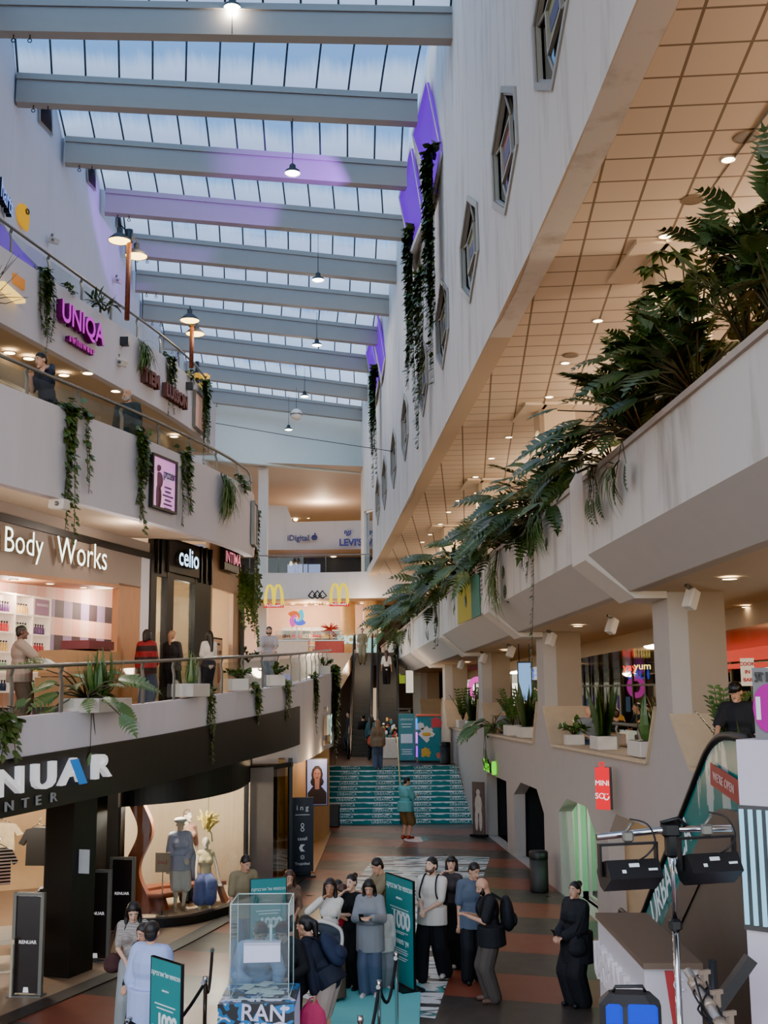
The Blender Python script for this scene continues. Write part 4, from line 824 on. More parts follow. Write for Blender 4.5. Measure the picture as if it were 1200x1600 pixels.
b = MB(); M2 = frame(c_ + V((.05, 0, .13)), (.25, .97, 0), UP); b.plate([(.08 * math.cos(a) + .1, .08 * math.sin(a)) for a in [k * .52 for k in range(12)]], [[(.05 * math.cos(a) + .1, .05 * math.sin(a)) for a in [k * .52 for k in range(12)]]], .03, M2 @ Matrix.Translation((0, 0, .06))); obj('emblem_ring', b, mat('emblem_dark', (60, 44, 10), .5), t)
b = MB(); q = cv_at(LW, 25.2); b.quad((q.x + .12, 22.5, 14.0), (cv_at(LW, 28.4).x + .12, 28.4, 14.0), (cv_at(LW, 28.4).x + .12, 28.4, 15.4), (q.x + .12, 22.5, 15.4)); struct('window_32', b, glow('purple_shop_glow', (130, 60, 240), .9))
b = MB(); b.ribbon([V((p_.x + .02, p_.y, 0)) for p_ in cut(LW, 21.5, 28.6)], [(-.1, 15.35), (-.1, 15.5), (0, 15.5), (0, 15.35)]); struct('trim_7', b, m_rail)
# ================================================================== STAIRS, LANDING, FAR END, RIGHT SHOPS
m_teal = mat('teal_vinyl', (24, 122, 124), .5, var=.06); m_tealp = mat('teal_sign_print', (22, 128, 130), .5, var=.04)
m_print = mat('white_print', (226, 232, 232), .6, var=.02)
b = MB(); let = MB(); wav = MB(); NS = 11; rh = 1.7 / NS; rnd = random.Random(5)
for k in range(NS):
 y = 38.2 + k * .29; xl, xr = -2.0, 2.82 - .034 * k; z0, z1 = k * rh, (k + 1) * rh
 b.use(0).quad((xl, y, z0), (xr, y, z0), (xr, y, z1), (xl, y, z1)); b.use(1).quad((xl, y, z1), (xr, y, z1), (xr, y + .29, z1), (xl, y + .29, z1))
 for j in range(4): let.text('URBANICA', frame((-1.45 + j * 1.28 + .02 * k, y - .004, z0 + rh * .42), (1, 0, 0), UP), size=.125, extrude=.002, spacing=1.1)
 pts = []; n = 40
 for i in range(n + 1): x = xl + (xr - xl) * i / n; pts.append((x, rnd.uniform(.012, .05)))
 for i in range(n): wav.quad((pts[i][0], y - .003, z1 - pts[i][1]), (pts[i + 1][0], y - .003, z1 - pts[i + 1][1]), (pts[i + 1][0], y - .003, z1), (pts[i][0], y - .003, z1)); wav.quad((pts[i][0], y - .003, z1 + .002), (pts[i + 1][0], y - .003, z1 + .002), (pts[i + 1][0], y + .02 + pts[i + 1][1], z1 + .002), (pts[i][0], y + .02 + pts[i][1], z1 + .002))
b.use(1).quad((-2.0, 38.2, 0), (-2.0, 41.4, 0), (-2.0, 41.4, 1.7), (-2.0, 38.2, 1.7))
st = struct('staircase', b, [m_teal, mat('step_tread', (74, 80, 80), .5)]); obj('lettering', let, m_print, st); obj('wave_stripe', wav, m_print, st)
b = MB()
for k in range(9): b.box((3.0 - .0, 38.9 + k * .3, .094 + k * .188), (.75 if k < 8 else .75, .3, .188)); b.box((3.0, 38.9 + k * .3, k * .094), (.74, .3, .188 * k + .01))
struct('side_stairs', b, mat('brown_step', (92, 72, 58), .6))
b = MB(); b.quad((-2.0, 38.2, 0), (-7, 38.2, 0), (-7, 38.2, 2.7), (-2.0, 38.2, 2.7)); struct('wall_left_end', b, mat('panel_brown', (88, 70, 54), .6))
t = thing('stair_handrail', 'slim steel handrail running up the middle of the teal stairs', 'handrail', (.47, 38.1, 0))
b = MB(); b.tube([(.47, 38.0, .55), (.47, 38.15, .98), (.4, 41.3, 2.62), (.38, 41.9, 2.66), (.38, 41.95, 2.45)], .028, 8); obj('rail', b, mat('brass_steel', (190, 170, 120), .3, .8), t)
for y, z in ((38.2, 0), (39.9, 1.0), (41.6, 1.7)): b = MB(); b.tube([(.45, y, z), (.45, y, z + .92)], .022, 6); obj('post', b, m_steel, t)
def graphic():
 m = mat('floor_graphic', (230, 230, 228), .4, var=0); nt = m.node_tree; bs = nt.nodes['Principled BSDF']; N = nt.nodes.new; L = nt.links.new
 tc = N('ShaderNodeTexCoord'); mp = N('ShaderNodeMapping'); mp.inputs['Scale'].default_value = (.28, 1.15, 1); mp.inputs['Rotation'].default_value = (0, 0, .12); L(tc.outputs['Object'], mp.inputs[0])
 n1 = N('ShaderNodeTexNoise'); n1.inputs['Scale'].default_value = 2.3; n1.inputs['Detail'].default_value = 3; n1.inputs['Distortion'].default_value = 1.2; L(mp.outputs[0], n1.inputs['Vector'])
 r = N('ShaderNodeValToRGB'); r.color_ramp.interpolation = 'CONSTANT'; e = r.color_ramp.elements; e[0].color = C3(58, 56, 54); e[1].position = .43; e[1].color = C3(222, 222, 220)
 x = e.new(.56); x.color = C3(70, 66, 62); x = e.new(.59); x.color = C3(60, 150, 150); x = e.new(.635); x.color = C3(220, 220, 218); L(n1.outputs['Fac'], r.inputs[0]); L(r.outputs[0], bs.inputs['Base Color']); return m
b = MB(); b.add([(-.28, 30.9, .004), (2.7, 30.7, .004), (.62, 15.9, .004), (-.6, 16.4, .004), (-1.75, 17.5, .004), (-1.55, 20.3, .004)], [(0, 5, 4, 3, 2, 1)]); tag(obj('floor_graphic', flat(b), graphic()), 'white teal and black wave graphic stuck to the floor', 'floor sticker')
b = MB(); b.bbox((-.33, 16.0, .012), (1.5, 4.0, .014), -.04, .006); tag(obj('carpet', b, mat('light_teal_carpet', (110, 196, 196), .9, var=.06, scale=40)), 'light teal carpet running beside the rope posts', 'carpet')
b = MB(); g = [(.36 * math.cos(a) + .85, .62 * math.sin(a) + 34.3, .005) for a in [k * PI / 10 for k in range(20)]]; b.use(0).add(g, [tuple(range(20))]); b.use(1).add([(.85 + .2, 33.7, .007), (1.2, 34.1, .007), (1.2, 34.6, .007), (1.0, 34.9, .007)], [(0, 1, 2, 3)])
tag(obj('floor_sticker', b, [mat('pink_white_vinyl', (226, 200, 196), .5), m_tealp]), 'round pale floor sticker at the feet of the man in aqua', 'floor sticker')
def bin_(p, label, r=.17, h=.78):
 t = thing('waste_bin', label, 'bin', p); b = MB(); b.lathe([(0, 0), (r * .96, 0), (r, .04), (r, h * .8), (0, h * .8)], n=24); obj('body', b, m_dark, t, True)
 b = MB(); b.lathe([(r * 1.02, 0), (r * 1.04, .03), (r * 1.04, h * .16), (r * .9, h * .2), (0, h * .2)], (0, 0, h * .8), 24); obj('lid', b, m_black, t, True); return t
bin_((3.28, 25.4, 0), 'black round waste bin beside the green lit shop window', .2, .86); bin_((2.12, 41.5, 1.7), 'dark waste bin at the top right of the teal stairs', .19, .78)
b = MB(); b.bbox((-1.75, 37.7, .35), (.46, .4, .7), 0, .03); tag(obj('cabinet', b, m_dark), 'low dark cabinet at the left foot of the teal stairs', 'cabinet')
t = thing('sign_board', 'tall dark information board with pale brand marks by the beige wall', 'sign', (-2.0, 27.7, 0), .12)
b = MB(); b.box((0, 0, .97), (.52, .06, 1.7)); obj('panel', b, mat('navy_panel', (34, 38, 48), .5), t, True); b = MB(); b.box((0, 0, .02), (.62, .36, .04)); b.box((0, 0, .08), (.4, .05, .1)); obj('base', b, m_black, t, True)
b = MB(); X = lambda z: frame((0, -.035, z), (1, 0, 0), UP)
b.text('i n g', X(1.58), size=.17, extrude=.002); b.box((0, -.035, 1.42), (.34, .004, .012)); b.text('casall', X(.87), size=.11, extrude=.002); b.text('Tropicfeel', X(.3), size=.085, extrude=.002)
b.plate([(.04 * math.cos(a), .05 * math.sin(a) + 1.18) for a in [k * .52 for k in range(12)]], [[(.025 * math.cos(a), .034 * math.sin(a) + 1.18) for a in [k * .52 for k in range(12)]]], .004, frame((0, -.035, 0), (1, 0, 0), UP))
b.plate([(.045 * math.cos(a), .045 * math.sin(a) + 1.08) for a in [k * .52 for k in range(12)]], [[(.03 * math.cos(a), .03 * math.sin(a) + 1.08) for a in [k * .52 for k in range(12)]]], .004, frame((0, -.035, 0), (1, 0, 0), UP))
b.prism([(.06, .08), (-.04, .08), (-.08, 0), (-.04, -.08), (.06, -.08), (0, -.02), (.0, .02)], .004, X(.66))
for k in range(8): a = k * PI / 4; b.tube([(.02 * math.cos(a), -.037, .45 + .02 * math.sin(a)), (.055 * math.cos(a), -.037, .45 + .055 * math.sin(a))], .007, 5)
obj('lettering', b, m_print, t, True)
def screen_mat():
 return mat('portrait_backdrop', (134, 142, 196), .4, var=.1, scale=2, emit=.7)
p0 = V((-2.06, 33.2, 0)); t = thing('poster_screen', 'lit poster of a dark haired woman on the beige wall', 'poster', (-1.98, 33.1, 1.8)); M_ = frame((-1.97, 33.0, 1.77), (1, .12, 0), UP)
b = MB(); b.box((0, 0, -.03), (.62, 1.32, .08), M=M_); obj('frame', b, m_black, t); b = MB(); b.box((0, 0, .015), (.56, 1.26, .02), M=M_); obj('picture', b, screen_mat(), t)
b = MB(); b.ell((0, 0, 0), (.17, .27, .01), M_ @ Matrix.Translation((0, .2, .024))); b.ell((0, 0, 0), (.2, .16, .01), M_ @ Matrix.Translation((.0, .0, .024))); b.prism([(-.27, -.62), (.27, -.62), (.27, -.3), (.12, -.12), (-.12, -.12), (-.27, -.3)], .01, M_ @ Matrix.Translation((0, 0, .024))); obj('printed_hair', b, mat('print_dark', (44, 34, 40), .6, emit=.03), t)
b = MB(); b.ell((0, 0, 0), (.115, .17, .012), M_ @ Matrix.Translation((0, .2, .036))); b.prism([(-.06, -.2), (.06, -.2), (.07, .1), (-.07, .1)], .006, M_ @ Matrix.Translation((0, 0, .036))); obj('printed_face', b, mat('print_face', (150, 104, 92), .6, emit=.25), t)
b = MB()
for x in (-.045, .045): b.ell((0, 0, 0), (.025, .01, .004), M_ @ Matrix.Translation((x, .24, .049)))
b.ell((0, 0, 0), (.035, .012, .004), M_ @ Matrix.Translation((0, .12, .048))); obj('printed_features', b, mat('print_dark', (44, 34, 40), .6), t)
t = thing('shop_sign', 'pale glowing lowercase letters on the rounded white wall end', 'sign', (-1.68, 33.5, 3.4)); letters_on(t, 'ing', EC, 33.6, 3.45, 1.25, glow('pale_green_letters', (215, 255, 235), 2.2), .08, .05, spacing=1.05); letters_on(t, 'ACTIVE WEAR', EC, 33.6, 2.85, .2, mat('grey_letters', (130, 120, 112), .5), .03, .02)
def on_wr(y, z, off=.05): return frame(WR(y, off) + UP * z, -WD, UP)
t = thing('shop_sign', 'green glowing letters over the dark doorway near the stairs', 'sign', tuple(WR(33.9, .1) + UP * 2.1)); b = MB(); b.text('Delta', on_wr(34.15, 2.1, .1), True, size=.5, extrude=.03, weight=.004); b.plate([(.13 * math.cos(a), .19 * math.sin(a)) for a in [k * .52 for k in range(12)]], [[(.06 * math.cos(a), .11 * math.sin(a)) for a in [k * .52 for k in range(12)]]], .1, on_wr(33.15, 2.1, .12)); obj('lettering', b, [glow('green_letters', (120, 255, 30), 2.4), m_dark], t)
t = thing('shop_sign', 'red glowing shopping bag shaped sign jutting from the right wall', 'sign', tuple(WR(20.2, .1) + UP * 2.6)); M_ = on_wr(20.1, 2.6, .3)
M_ = frame(WR(20.2, .32) + UP * 2.6, (.86, -.5, 0), UP)
b = MB(); b.box((0, 0, -.06), (.26, .72, .12), M=M_); obj('casing', b, m_rail, t); b = MB(); b.box((0, 0, .01), (.25, .71, .03), M=M_); b.plate([(-.05, .35), (.05, .35), (.045, .45), (-.045, .45)], [[(-.026, .37), (.026, .37), (.024, .425), (-.024, .425)]], .03, M_ @ Matrix.Translation((0, 0, .03))); obj('panel', b, glow('red_panel', (255, 30, 50), 2.2), t)
b = MB(); b.text('MINI', M_ @ Matrix.Translation((0, .09, .03)), size=.125, extrude=.004); b.text('SO', M_ @ Matrix.Translation((-.045, -.13, .03)), size=.14, extrude=.004)
arc = [M_ @ V((.07 + .045 * math.cos(a), -.13 + .055 * math.sin(a), .034)) for a in [PI + k * PI / 8 for k in range(9)]]; b.tube(arc, .01, 6); b.box((.05, -.09, .034), (.02, .012, .01), M=M_); b.box((.095, -.09, .034), (.02, .012, .01), M=M_); obj('lettering', b, glow('white_letters', (255, 245, 245), 3), t)
def niche(y0, y1, mats, dep=1.4, lit=None, zt=2.1):
 b = MB(); A = [WR(y0, -.3), WR(y1, -.3), WR(y1, -dep), WR(y0, -dep)]
 for i, (p, q) in enumerate(((A[1], A[2]), (A[2], A[3]), (A[3], A[0]))): b.quad(p, q, q + UP * zt, p + UP * zt)
 b.use(1).quad(A[0], A[1], A[2], A[3]); b.use(2).quad(*[a + UP * zt for a in A]); return struct('wall_right_niche', flat(b), mats)
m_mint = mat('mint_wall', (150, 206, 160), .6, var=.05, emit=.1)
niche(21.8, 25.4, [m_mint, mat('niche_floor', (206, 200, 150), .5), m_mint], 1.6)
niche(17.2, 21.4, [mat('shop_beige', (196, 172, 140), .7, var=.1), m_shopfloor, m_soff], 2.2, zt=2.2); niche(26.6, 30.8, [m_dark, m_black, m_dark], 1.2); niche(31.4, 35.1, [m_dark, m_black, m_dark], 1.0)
b = MB(); b.plate([(-.9, 0), (.9, 0), (.9, 2.0), (-.9, 2.0)], [[(-.82, .1), (.82, .1), (.82, 1.92), (-.82, 1.92)]], .06, frame(WR(23.5, -.4), -WD, UP)); struct('window_33', b, m_fin); b = MB(); b.quad(*[frame(WR(23.5, -.38), -WD, UP) @ V(p) for p in ((-.85, .05, 0), (.85, .05, 0), (.85, 1.95, 0), (-.85, 1.95, 0))]); obj('pane', b, m_shopglass, bpy.data.objects['window_33'])
b = MB(); b.box((0, 1.0, 0), (.05, 2.0, .06), M=frame(WR(24.75, -.33), -WD, UP)); b.box((0, 1.0, 0), (.12, 2.0, .04), M=frame(WR(25.25, -.31), -WD, UP)); struct('trim_8', b, m_fin)
for k, z in enumerate((.35, .95)):
 t = thing('plush_toy', ('lower' if k == 0 else 'upper') + ' of two round yellow plush toys in the green shop window', 'toy', tuple(WR(22.6, -.75) + UP * z)); b = MB(); c_ = WR(22.6, -.75) + UP * z; b.ell(tuple(c_), (.17, .16, .2)); obj('body', b, mat('yellow_plush', (232, 196, 80), .9, var=.1), t); b = MB(); b.ell(tuple(c_ + UP * .25), (.12, .12, .11)); obj('head', b, mat('yellow_plush', (232, 196, 80), .9, var=.1), t)
b = MB(); b.box((0, .5, 0), (1.6, .03, .4), M=frame(WR(22.9, -.8) + UP * .2, -WD, UP)); b.box((0, .02, 0), (1.6, .03, .4), M=frame(WR(22.9, -.8) + UP * .1, -WD, UP)); tag(obj('display_shelf', b, mat('shelf_white', (226, 220, 190), .5)), 'pale shelf holding yellow plush toys in the green window', 'shelf')
t = thing('advert_banner', 'black and white standing advert banner beside the doorway near the stairs', 'banner', tuple(WR(34.6, .35))); M_ = frame(WR(34.7, .3) + UP * .85, (.8, -.6, 0), UP); b = MB(); b.box((0, 0, 0), (.42, 1.5, .03), M=M_); obj('panel', b, mat('banner_grey', (96, 84, 78), .6, var=.4, scale=3), t); b = MB(); b.box((0, -.8, 0), (.5, .06, .25), M=M_); obj('base', b, m_black, t)
b = MB(); b.ell((0, 0, 0), (.07, .09, .012), M_ @ Matrix.Translation((0, .45, .016))); b.ell((0, 0, 0), (.13, .3, .012), M_ @ Matrix.Translation((0, .1, .016))); b.ell((0, 0, 0), (.06, .35, .012), M_ @ Matrix.Translation((-.07, -.35, .016))); b.ell((0, 0, 0), (.06, .35, .012), M_ @ Matrix.Translation((.07, -.35, .016))); obj('printed_figure', b, mat('banner_pale', (190, 176, 166), .6, var=.2), t)
m_frame = mat('olive_frame', (70, 66, 44), .5)
def shopfront(y0, y1, off, lit, label, n=6, h=2.75):
 t = thing('shopfront', label, 'shopfront', tuple(WR(y0, off) + UP * 2.45)); b = MB(); L = (y1 - y0) / .9975
 M_ = frame(WR(y1, off) + UP * 2.45, -WD, UP)
 for k in range(n + 1): b.box((L * k / n, h / 2, 0), (.07, h, .09), M=M_)
 for z in (.05, h * .72, h - .04): b.box((L / 2, z, 0), (L, .06, .08), M=M_)
 obj('frame', b, m_frame, t)
 for k in range(n): b = MB(); x0, x1 = L * k / n + .04, L * (k + 1) / n - .04; b.add([M_ @ V(p) for p in ((x0, .08, .01), (x1, .08, .01), (x1, h - .06, .01), (x0, h - .06, .01))], [(0, 1, 2, 3)]); obj('glass_pane', b, glass('tinted_shop_glass', (150, 140, 120), .08, .7), t)
 rnd = random.Random(int(y0 * 7));
 for k in range(4):
  b = MB(); x = rnd.uniform(.5, L - .5); b.box((x, rnd.uniform(.9, 1.4), -.6), (rnd.uniform(.25, .5), rnd.uniform(.5, 1.0), .05), M=M_); obj('lit_display', b, glow('display_%d' % (k % 3), [(150, 190, 255), (255, 220, 170), (200, 160, 255)][k % 3], 1.0), t)
 return t, M_, L
shopfront(32.5, 47, -5.6, 1, 'dark framed glass restaurant front behind the nearest full planter window', 10)
shopfront(48, 58, -3.2, 1, 'glass shop front deep behind the far planter windows', 6); shopfront(24, 32, -5.6, 1, 'restaurant front with red fascia at the right edge', 6)
t = thing('shop_sign', 'red and yellow neon lettering on the restaurant front', 'sign', tuple(WR(23.3, -5.3) + UP * 4.75)); b = MB(); b.text('yay', frame(aty(984, 1043, 34), (1, 0, 0), UP), size=.32, extrude=.01); obj('lettering', b, glow('red_neon', (255, 50, 40), 5), t); b = MB(); b.text('yum', frame(aty(1004, 1041, 34), (1, 0, 0), UP), size=.3, extrude=.01); obj('lettering', b, glow('yellow_neon', (255, 225, 110), 5), t)
t = thing('shop_sign', 'blue glowing lettering behind the second planter window', 'sign', tuple(WR(33.2, -4.2) + UP * 4.6)); b = MB(); b.text('KIPS', frame(aty(832, 1056, 45), (1, 0, 0), UP), size=.5, extrude=.02); obj('lettering', b, glow('blue_neon', (60, 100, 255), 4), t)
t = thing('shop_sign', 'round pink glowing sign seen between the far columns', 'sign', tuple(WR(43, -3.4) + UP * 4.3)); b = MB(); M_ = frame(aty(746, 1075, 50), (1, 0, 0), UP); b.plate([(.42 * math.cos(a), .5 * math.sin(a)) for a in [k * .314 for k in range(20)]], [[(.2 * math.cos(a), .26 * math.sin(a)) for a in [k * .314 for k in range(20)]]], .08, M_); obj('ring', b, glow('pink_ring', (240, 70, 190), 2.5), t)
t = thing('hanging_sign', 'cream board with red capital lettering at the right edge', 'sign', tuple(WR(15.8, -1.4) + UP * 4.2)); M_ = frame(aty(1168, 1050, 17.5), (1, -.35, 0), UP); b = MB(); b.box((0, 0, 0), (.2, .42, .03), M=M_); obj('board', b, mat('cream_board', (226, 206, 180), .6, emit=.3), t); b = MB()
for k, w_ in enumerate(('COOK', 'IN', 'BAR')): b.text(w_, M_ @ Matrix.Translation((0, .12 - k * .12, .02)), size=.075, extrude=.003, weight=.003)
obj('lettering', b, mat('red_print2', (200, 40, 40), .6), t)
b = MB(); b.box((0, 0, 0), (9, .35, .1), M=frame(WR(27.5, -5.5) + UP * 5.15, -WD, UP)); b.box((0, -.3, 0), (9, .12, .08), M=frame(WR(27.5, -5.5) + UP * 5.15, -WD, UP)); tag(obj('red_fascia', b, glow('red_fascia_light', (255, 70, 50), .9)), 'glowing red fascia strip above the right edge restaurant', 'sign')
for k, (px, py, y, c) in enumerate(((880 - 60, 1065, 31, (150, 200, 255)), (630 + 10, 1065, 52, (255, 240, 220)))):
 t = thing('advert_screen', ('blue' if k == 0 else 'white') + ' glowing vertical advert panel inside the right gallery', 'screen', tuple(aty(px, py, y))); M_ = frame(aty(px, py, y), (1, 0, 0), UP); b = MB(); b.box((0, 0, 0), (.36, 1.0, .05), M=M_); obj('screen', b, glow('panel_%d' % k, c, 1.6), t); b = MB(); b.plate([(-.2, -.54), (.2, -.54), (.2, .54), (-.2, .54)], [[(-.17, -.5), (.17, -.5), (.17, .5), (-.17, .5)]], .07, M_ @ Matrix.Translation((0, 0, .04))); obj('frame', b, m_black, t); b = MB(); [b.tube([M_ @ V((x, .52, 0)), M_ @ V((x, 5.9 - (M_ @ V((0, 0, 0))).z, 0))], .012, 5) for x in (-.14, .14)]; obj('hanger_rods', b, m_dark, t)
t = thing('advert_screen', 'warm pink lit window picture behind the second planter window', 'screen', tuple(aty(836, 1087, 33))); M_ = frame(aty(836, 1087, 33), (1, 0, 0), UP); b = MB(); b.box((0, 0, 0), (.4, .5, .05), M=M_); obj('screen', b, glow('panel_pink', (255, 200, 180), 1.3), t); b = MB(); b.box((0, -.1, -.04), (.6, 1.1, .04), M=M_); obj('frame', b, m_black, t)
for i in range(3):
 a, c = YC[i] + 1.3, YC[i + 1] - .4
 cvr = [WR(a + (c - a) * k / 8, -.75) for k in range(9)]
 railing('railing', ['grey handrail behind the planter window at the right edge', 'grey handrail behind the nearest full planter window', 'grey handrail behind the second planter window'][i], cvr, lambda y: 3.0, lambda y: 3.62, 1.5, 0, r=.035)
def cafe_table(p, label):
 t = thing('cafe_table', label, 'table', p, 0, 'cafe tables behind the planter windows'); b = MB(); b.lathe([(0, .72), (.36, .72), (.36, .76), (0, .76)], n=20); obj('table_top', b, m_wood, t, True); b = MB(); b.lathe([(.03, .03), (.03, .72)], n=8); b.lathe([(0, 0), (.22, 0), (.2, .03), (0, .03)], n=16); obj('pedestal', b, m_dark, t, True)
for y, o in ((19.5, -2.6), (21.5, -2.9), (24.2, -2.3), (29.5, -2.5), (32.5, -2.6), (39, -2.2)): p = WR(y, o); cafe_table((p.x, p.y, 2.45), 'round wooden cafe table behind the planter windows')
b = MB(); b.add([(-10, 53.6, 6.1), (4, 53.6, 6.1), (4, 76, 6.1), (-10, 76, 6.1)], [(0, 1, 2, 3)]); b.quad((-1.4, 53.6, 5.5), (3, 53.6, 5.5), (3, 53.6, 6.1), (-1.4, 53.6, 6.1)); struct('floor', b, mat('far_floor', (150, 120, 96), .35))
b = MB(); b.add([(-12, 58, 9.05), (4, 58, 9.05), (4, 66, 9.05), (-12, 66, 9.05)], [(3, 2, 1, 0)]); struct('ceiling', b, mat('far_soffit', (214, 180, 140), .7, var=.05))
fb = catmull([(-12, 56.5), (-8, 57.6), (-5, 58), (-2.5, 57.9), (2, 57.3)], 6); b = MB(); b.ribbon(fb, [(0, 9.0), (0, 10.35), (.2, 10.35), (.2, 9.0)]); struct('wall_end_balcony', flat(b), m_lwall)
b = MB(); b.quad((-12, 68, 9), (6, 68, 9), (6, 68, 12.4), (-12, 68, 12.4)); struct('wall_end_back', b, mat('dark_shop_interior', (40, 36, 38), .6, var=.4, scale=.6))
fb2 = catmull([(-13, 63), (-9, 65.5), (-6.2, 66.8), (-4.2, 66.6), (-2.2, 66.4), (2, 66)], 6); b = MB(); b.ribbon(fb2, lambda i, p: [(0, 12.25), (0, 14.3 if p[0] > -5.5 else 15.3), (.2, 14.3 if p[0] > -5.5 else 15.3), (.2, 12.25)]); struct('wall_end_balcony', flat(b), m_lwall)
b = MB(); b.add([(-13, 64, 12.3), (6, 64, 12.3), (6, 75, 12.3), (-13, 75, 12.3)], [(3, 2, 1, 0)]); struct('ceiling', b, mat('far_soffit2', (206, 170, 140), .7))
b = MB(); b.add([(-12, 58.4, 16.5), (3, 62, 16.5), (3, 90, 16.2), (-12, 90, 16.2)], [(3, 2, 1, 0)]); struct('ceiling', b, mat('far_ceiling', (196, 176, 160), .7, var=.05))
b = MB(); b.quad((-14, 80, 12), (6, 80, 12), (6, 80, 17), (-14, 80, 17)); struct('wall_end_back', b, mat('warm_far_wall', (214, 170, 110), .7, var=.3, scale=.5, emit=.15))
b = MB(); b.box((-6.55, 60.7, 11.2), (.5, .5, 10.4)); struct('wall_end_column', b, m_white)
t = thing('railing', 'thin steel railing with glass on the lower far balcony', 'railing', (-5, 58, 10.3)); c = offset(fb, .1); b = MB(); b.tube([V((p[0], p[1], 11.25)) for p in c], .03, 6); obj('handrail', b, m_rail, t)
for k in range(2, len(c) - 2, 3): b = MB(); b.tube([V((c[k].x, c[k].y, 10.3)), V((c[k].x, c[k].y, 11.25))], .025, 6); obj('post', b, m_rail, t)
b = MB(); b.sheet([[V((p[0], p[1], 10.36)) for p in c], [V((p[0], p[1], 11.15)) for p in c]]); obj('glass_pane', b, m_glass, t)
b = MB(); b.box((-5.2, 67.5, 11.0), (1.2, .1, 1.7)); b.box((-4.2, 67.6, 10.8), (.7, .1, 2.1)); tag(obj('advert_screen', b, glow('pale_blue_screen', (190, 200, 250), 1.4)), 'pale blue lit panels in the dark upper far shop', 'screen')
t = thing('shop_sign', 'dark blue lettering with a round fruit emblem on the far upper balcony', 'sign', (-4.6, 66.4, 13.4)); b = MB(); M_ = frame(aty(466, 841, 66.2), (1, 0, 0), UP); b.text('iDigital', M_, size=.46, extrude=.04, weight=.012); b.box((.68, 0, 0), (.02, .5, .03), M=M_); obj('lettering', b, mat('navy_letters', (36, 40, 96), .4, emit=.2), t)
b = MB(); M2 = M_ @ Matrix.Translation((.95, .03, 0)) @ Matrix.Scale(.8, 4); b.ell((0, 0, 0), (.17, .2, .05), M2 @ Matrix.Translation((-.06, 0, 0))); b.ell((0, 0, 0), (.15, .19, .05), M2 @ Matrix.Translation((.08, 0, 0))); b.ell((0, 0, 0), (.06, .09, .05), M2 @ Matrix.Translation((.04, .27, 0))); obj('emblem', b, mat('navy_letters', (36, 40, 96), .4, emit=.2), t)
t = thing('shop_sign', 'dark blue block letters by the corner of the upper right wall', 'sign', tuple(aty(540, 842, 66))); b = MB(); b.text("LEVI'S", frame(aty(548, 848, 66), (1, 0, 0), UP), size=.55, extrude=.04, weight=.02); b.text('יש', frame(aty(543, 833, 66), (1, 0, 0), UP), size=.45, extrude=.04, weight=.02); obj('lettering', b, mat('navy_letters2', (30, 34, 110), .4, emit=.35), t)
def arches(px, py, y, label):
 c = aty(px, py, y); t = thing('arch_sign', label, 'sign', tuple(c)); b = MB(); w, h = .42, 1.0
 for s in (-1, 1):
  pts = [c + V((s * .0 + s * .42 * .5 * (1 - math.cos(a)) * 1.0, 0, -h / 2 + h * math.sin(a) ** .75)) for a in [k * PI / 14 for k in range(15)]]
  b.tube(pts, [.055 + .035 * abs(math.cos(k * PI / 14)) for k in range(15)], 8)
 obj('arches', b, glow('yellow_arch_light', (255, 225, 30), 2.6), t)
 b = MB(); b.box(tuple(c + V((0, 0, -h / 2 - .02))), (1.0, .12, .2)); obj('red_base', b, glow('red_arch_base', (230, 20, 20), 1.8), t)
 b = MB(); b.text("McDonald's", frame(c + V((0, -.07, -h / 2 - .02)), (1, 0, 0), UP), size=.19, extrude=.005); obj('lettering', b, glow('white_letters', (255, 245, 245), 3), t)
arches(530, 928, 57.2, 'yellow double arch sign on a red base at the right of the far balcony'); arches(428, 930, 56.5, 'yellow arch sign half hidden behind the white far column')
t = thing('shop_sign', 'dark zigzag emblem with spaced letters on the far white balcony', 'sign', tuple(aty(496, 930, 57.6))); c = aty(496, 928, 57.5); b = MB()
for dx in (-.26, 0, .26): b.tube([c + V((dx - .2, 0, -.1)), c + V((dx, 0, .16)), c + V((dx + .2, 0, -.1)), c + V((dx, 0, -.22)), c + V((dx - .2, 0, -.1))], .045, 5)
b.text('MARLEY', frame(c + V((0, 0, -.5)), (1, 0, 0), UP), size=.22, extrude=.02, spacing=1.3); obj('lettering', b, m_black, t)
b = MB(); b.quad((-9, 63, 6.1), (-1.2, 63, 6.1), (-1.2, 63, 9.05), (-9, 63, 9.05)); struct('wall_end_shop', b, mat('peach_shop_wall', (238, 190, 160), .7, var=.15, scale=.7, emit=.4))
t = thing('shop_sign', 'round rainbow swirl lollipop sign in the far sweet shop', 'sign', tuple(aty(464, 966, 60))); c = aty(464, 966, 60)
for k, rgb in enumerate(((255, 120, 60), (255, 90, 200), (90, 120, 255), (80, 230, 255))):
 b = MB(); b.tube([c + V((math.cos(a) * r_, 0, math.sin(a) * r_)) for a, r_ in [(k * 1.57 + j * .28, .06 + j * .035) for j in range(11)]], [.03 + .012 * j for j in range(11)], 6); obj('swirl', b, glow('swirl_%d' % k, rgb, 2.2), t)
b = MB(); b.tube([c - UP * .4, c - UP * 1.4], .04, 6); obj('stick', b, glow('white_stick', (255, 240, 230), 1.5), t)
rnd = random.Random(9)
def counter(x, y, w, label, m):
 t = thing('display_counter', label, 'counter', (x, y, 6.1)); b = MB(); b.bbox((x, y, 6.5), (w, .7, .8), 0, .03); obj('body', b, m, t); b = MB(); b.box((x, y, 6.93), (w + .06, .76, .06)); obj('top', b, m_print, t); b = MB(); b.box((x, y - .1, 7.2), (w, .5, .46)); obj('glass_case', b, m_shopglass, t)
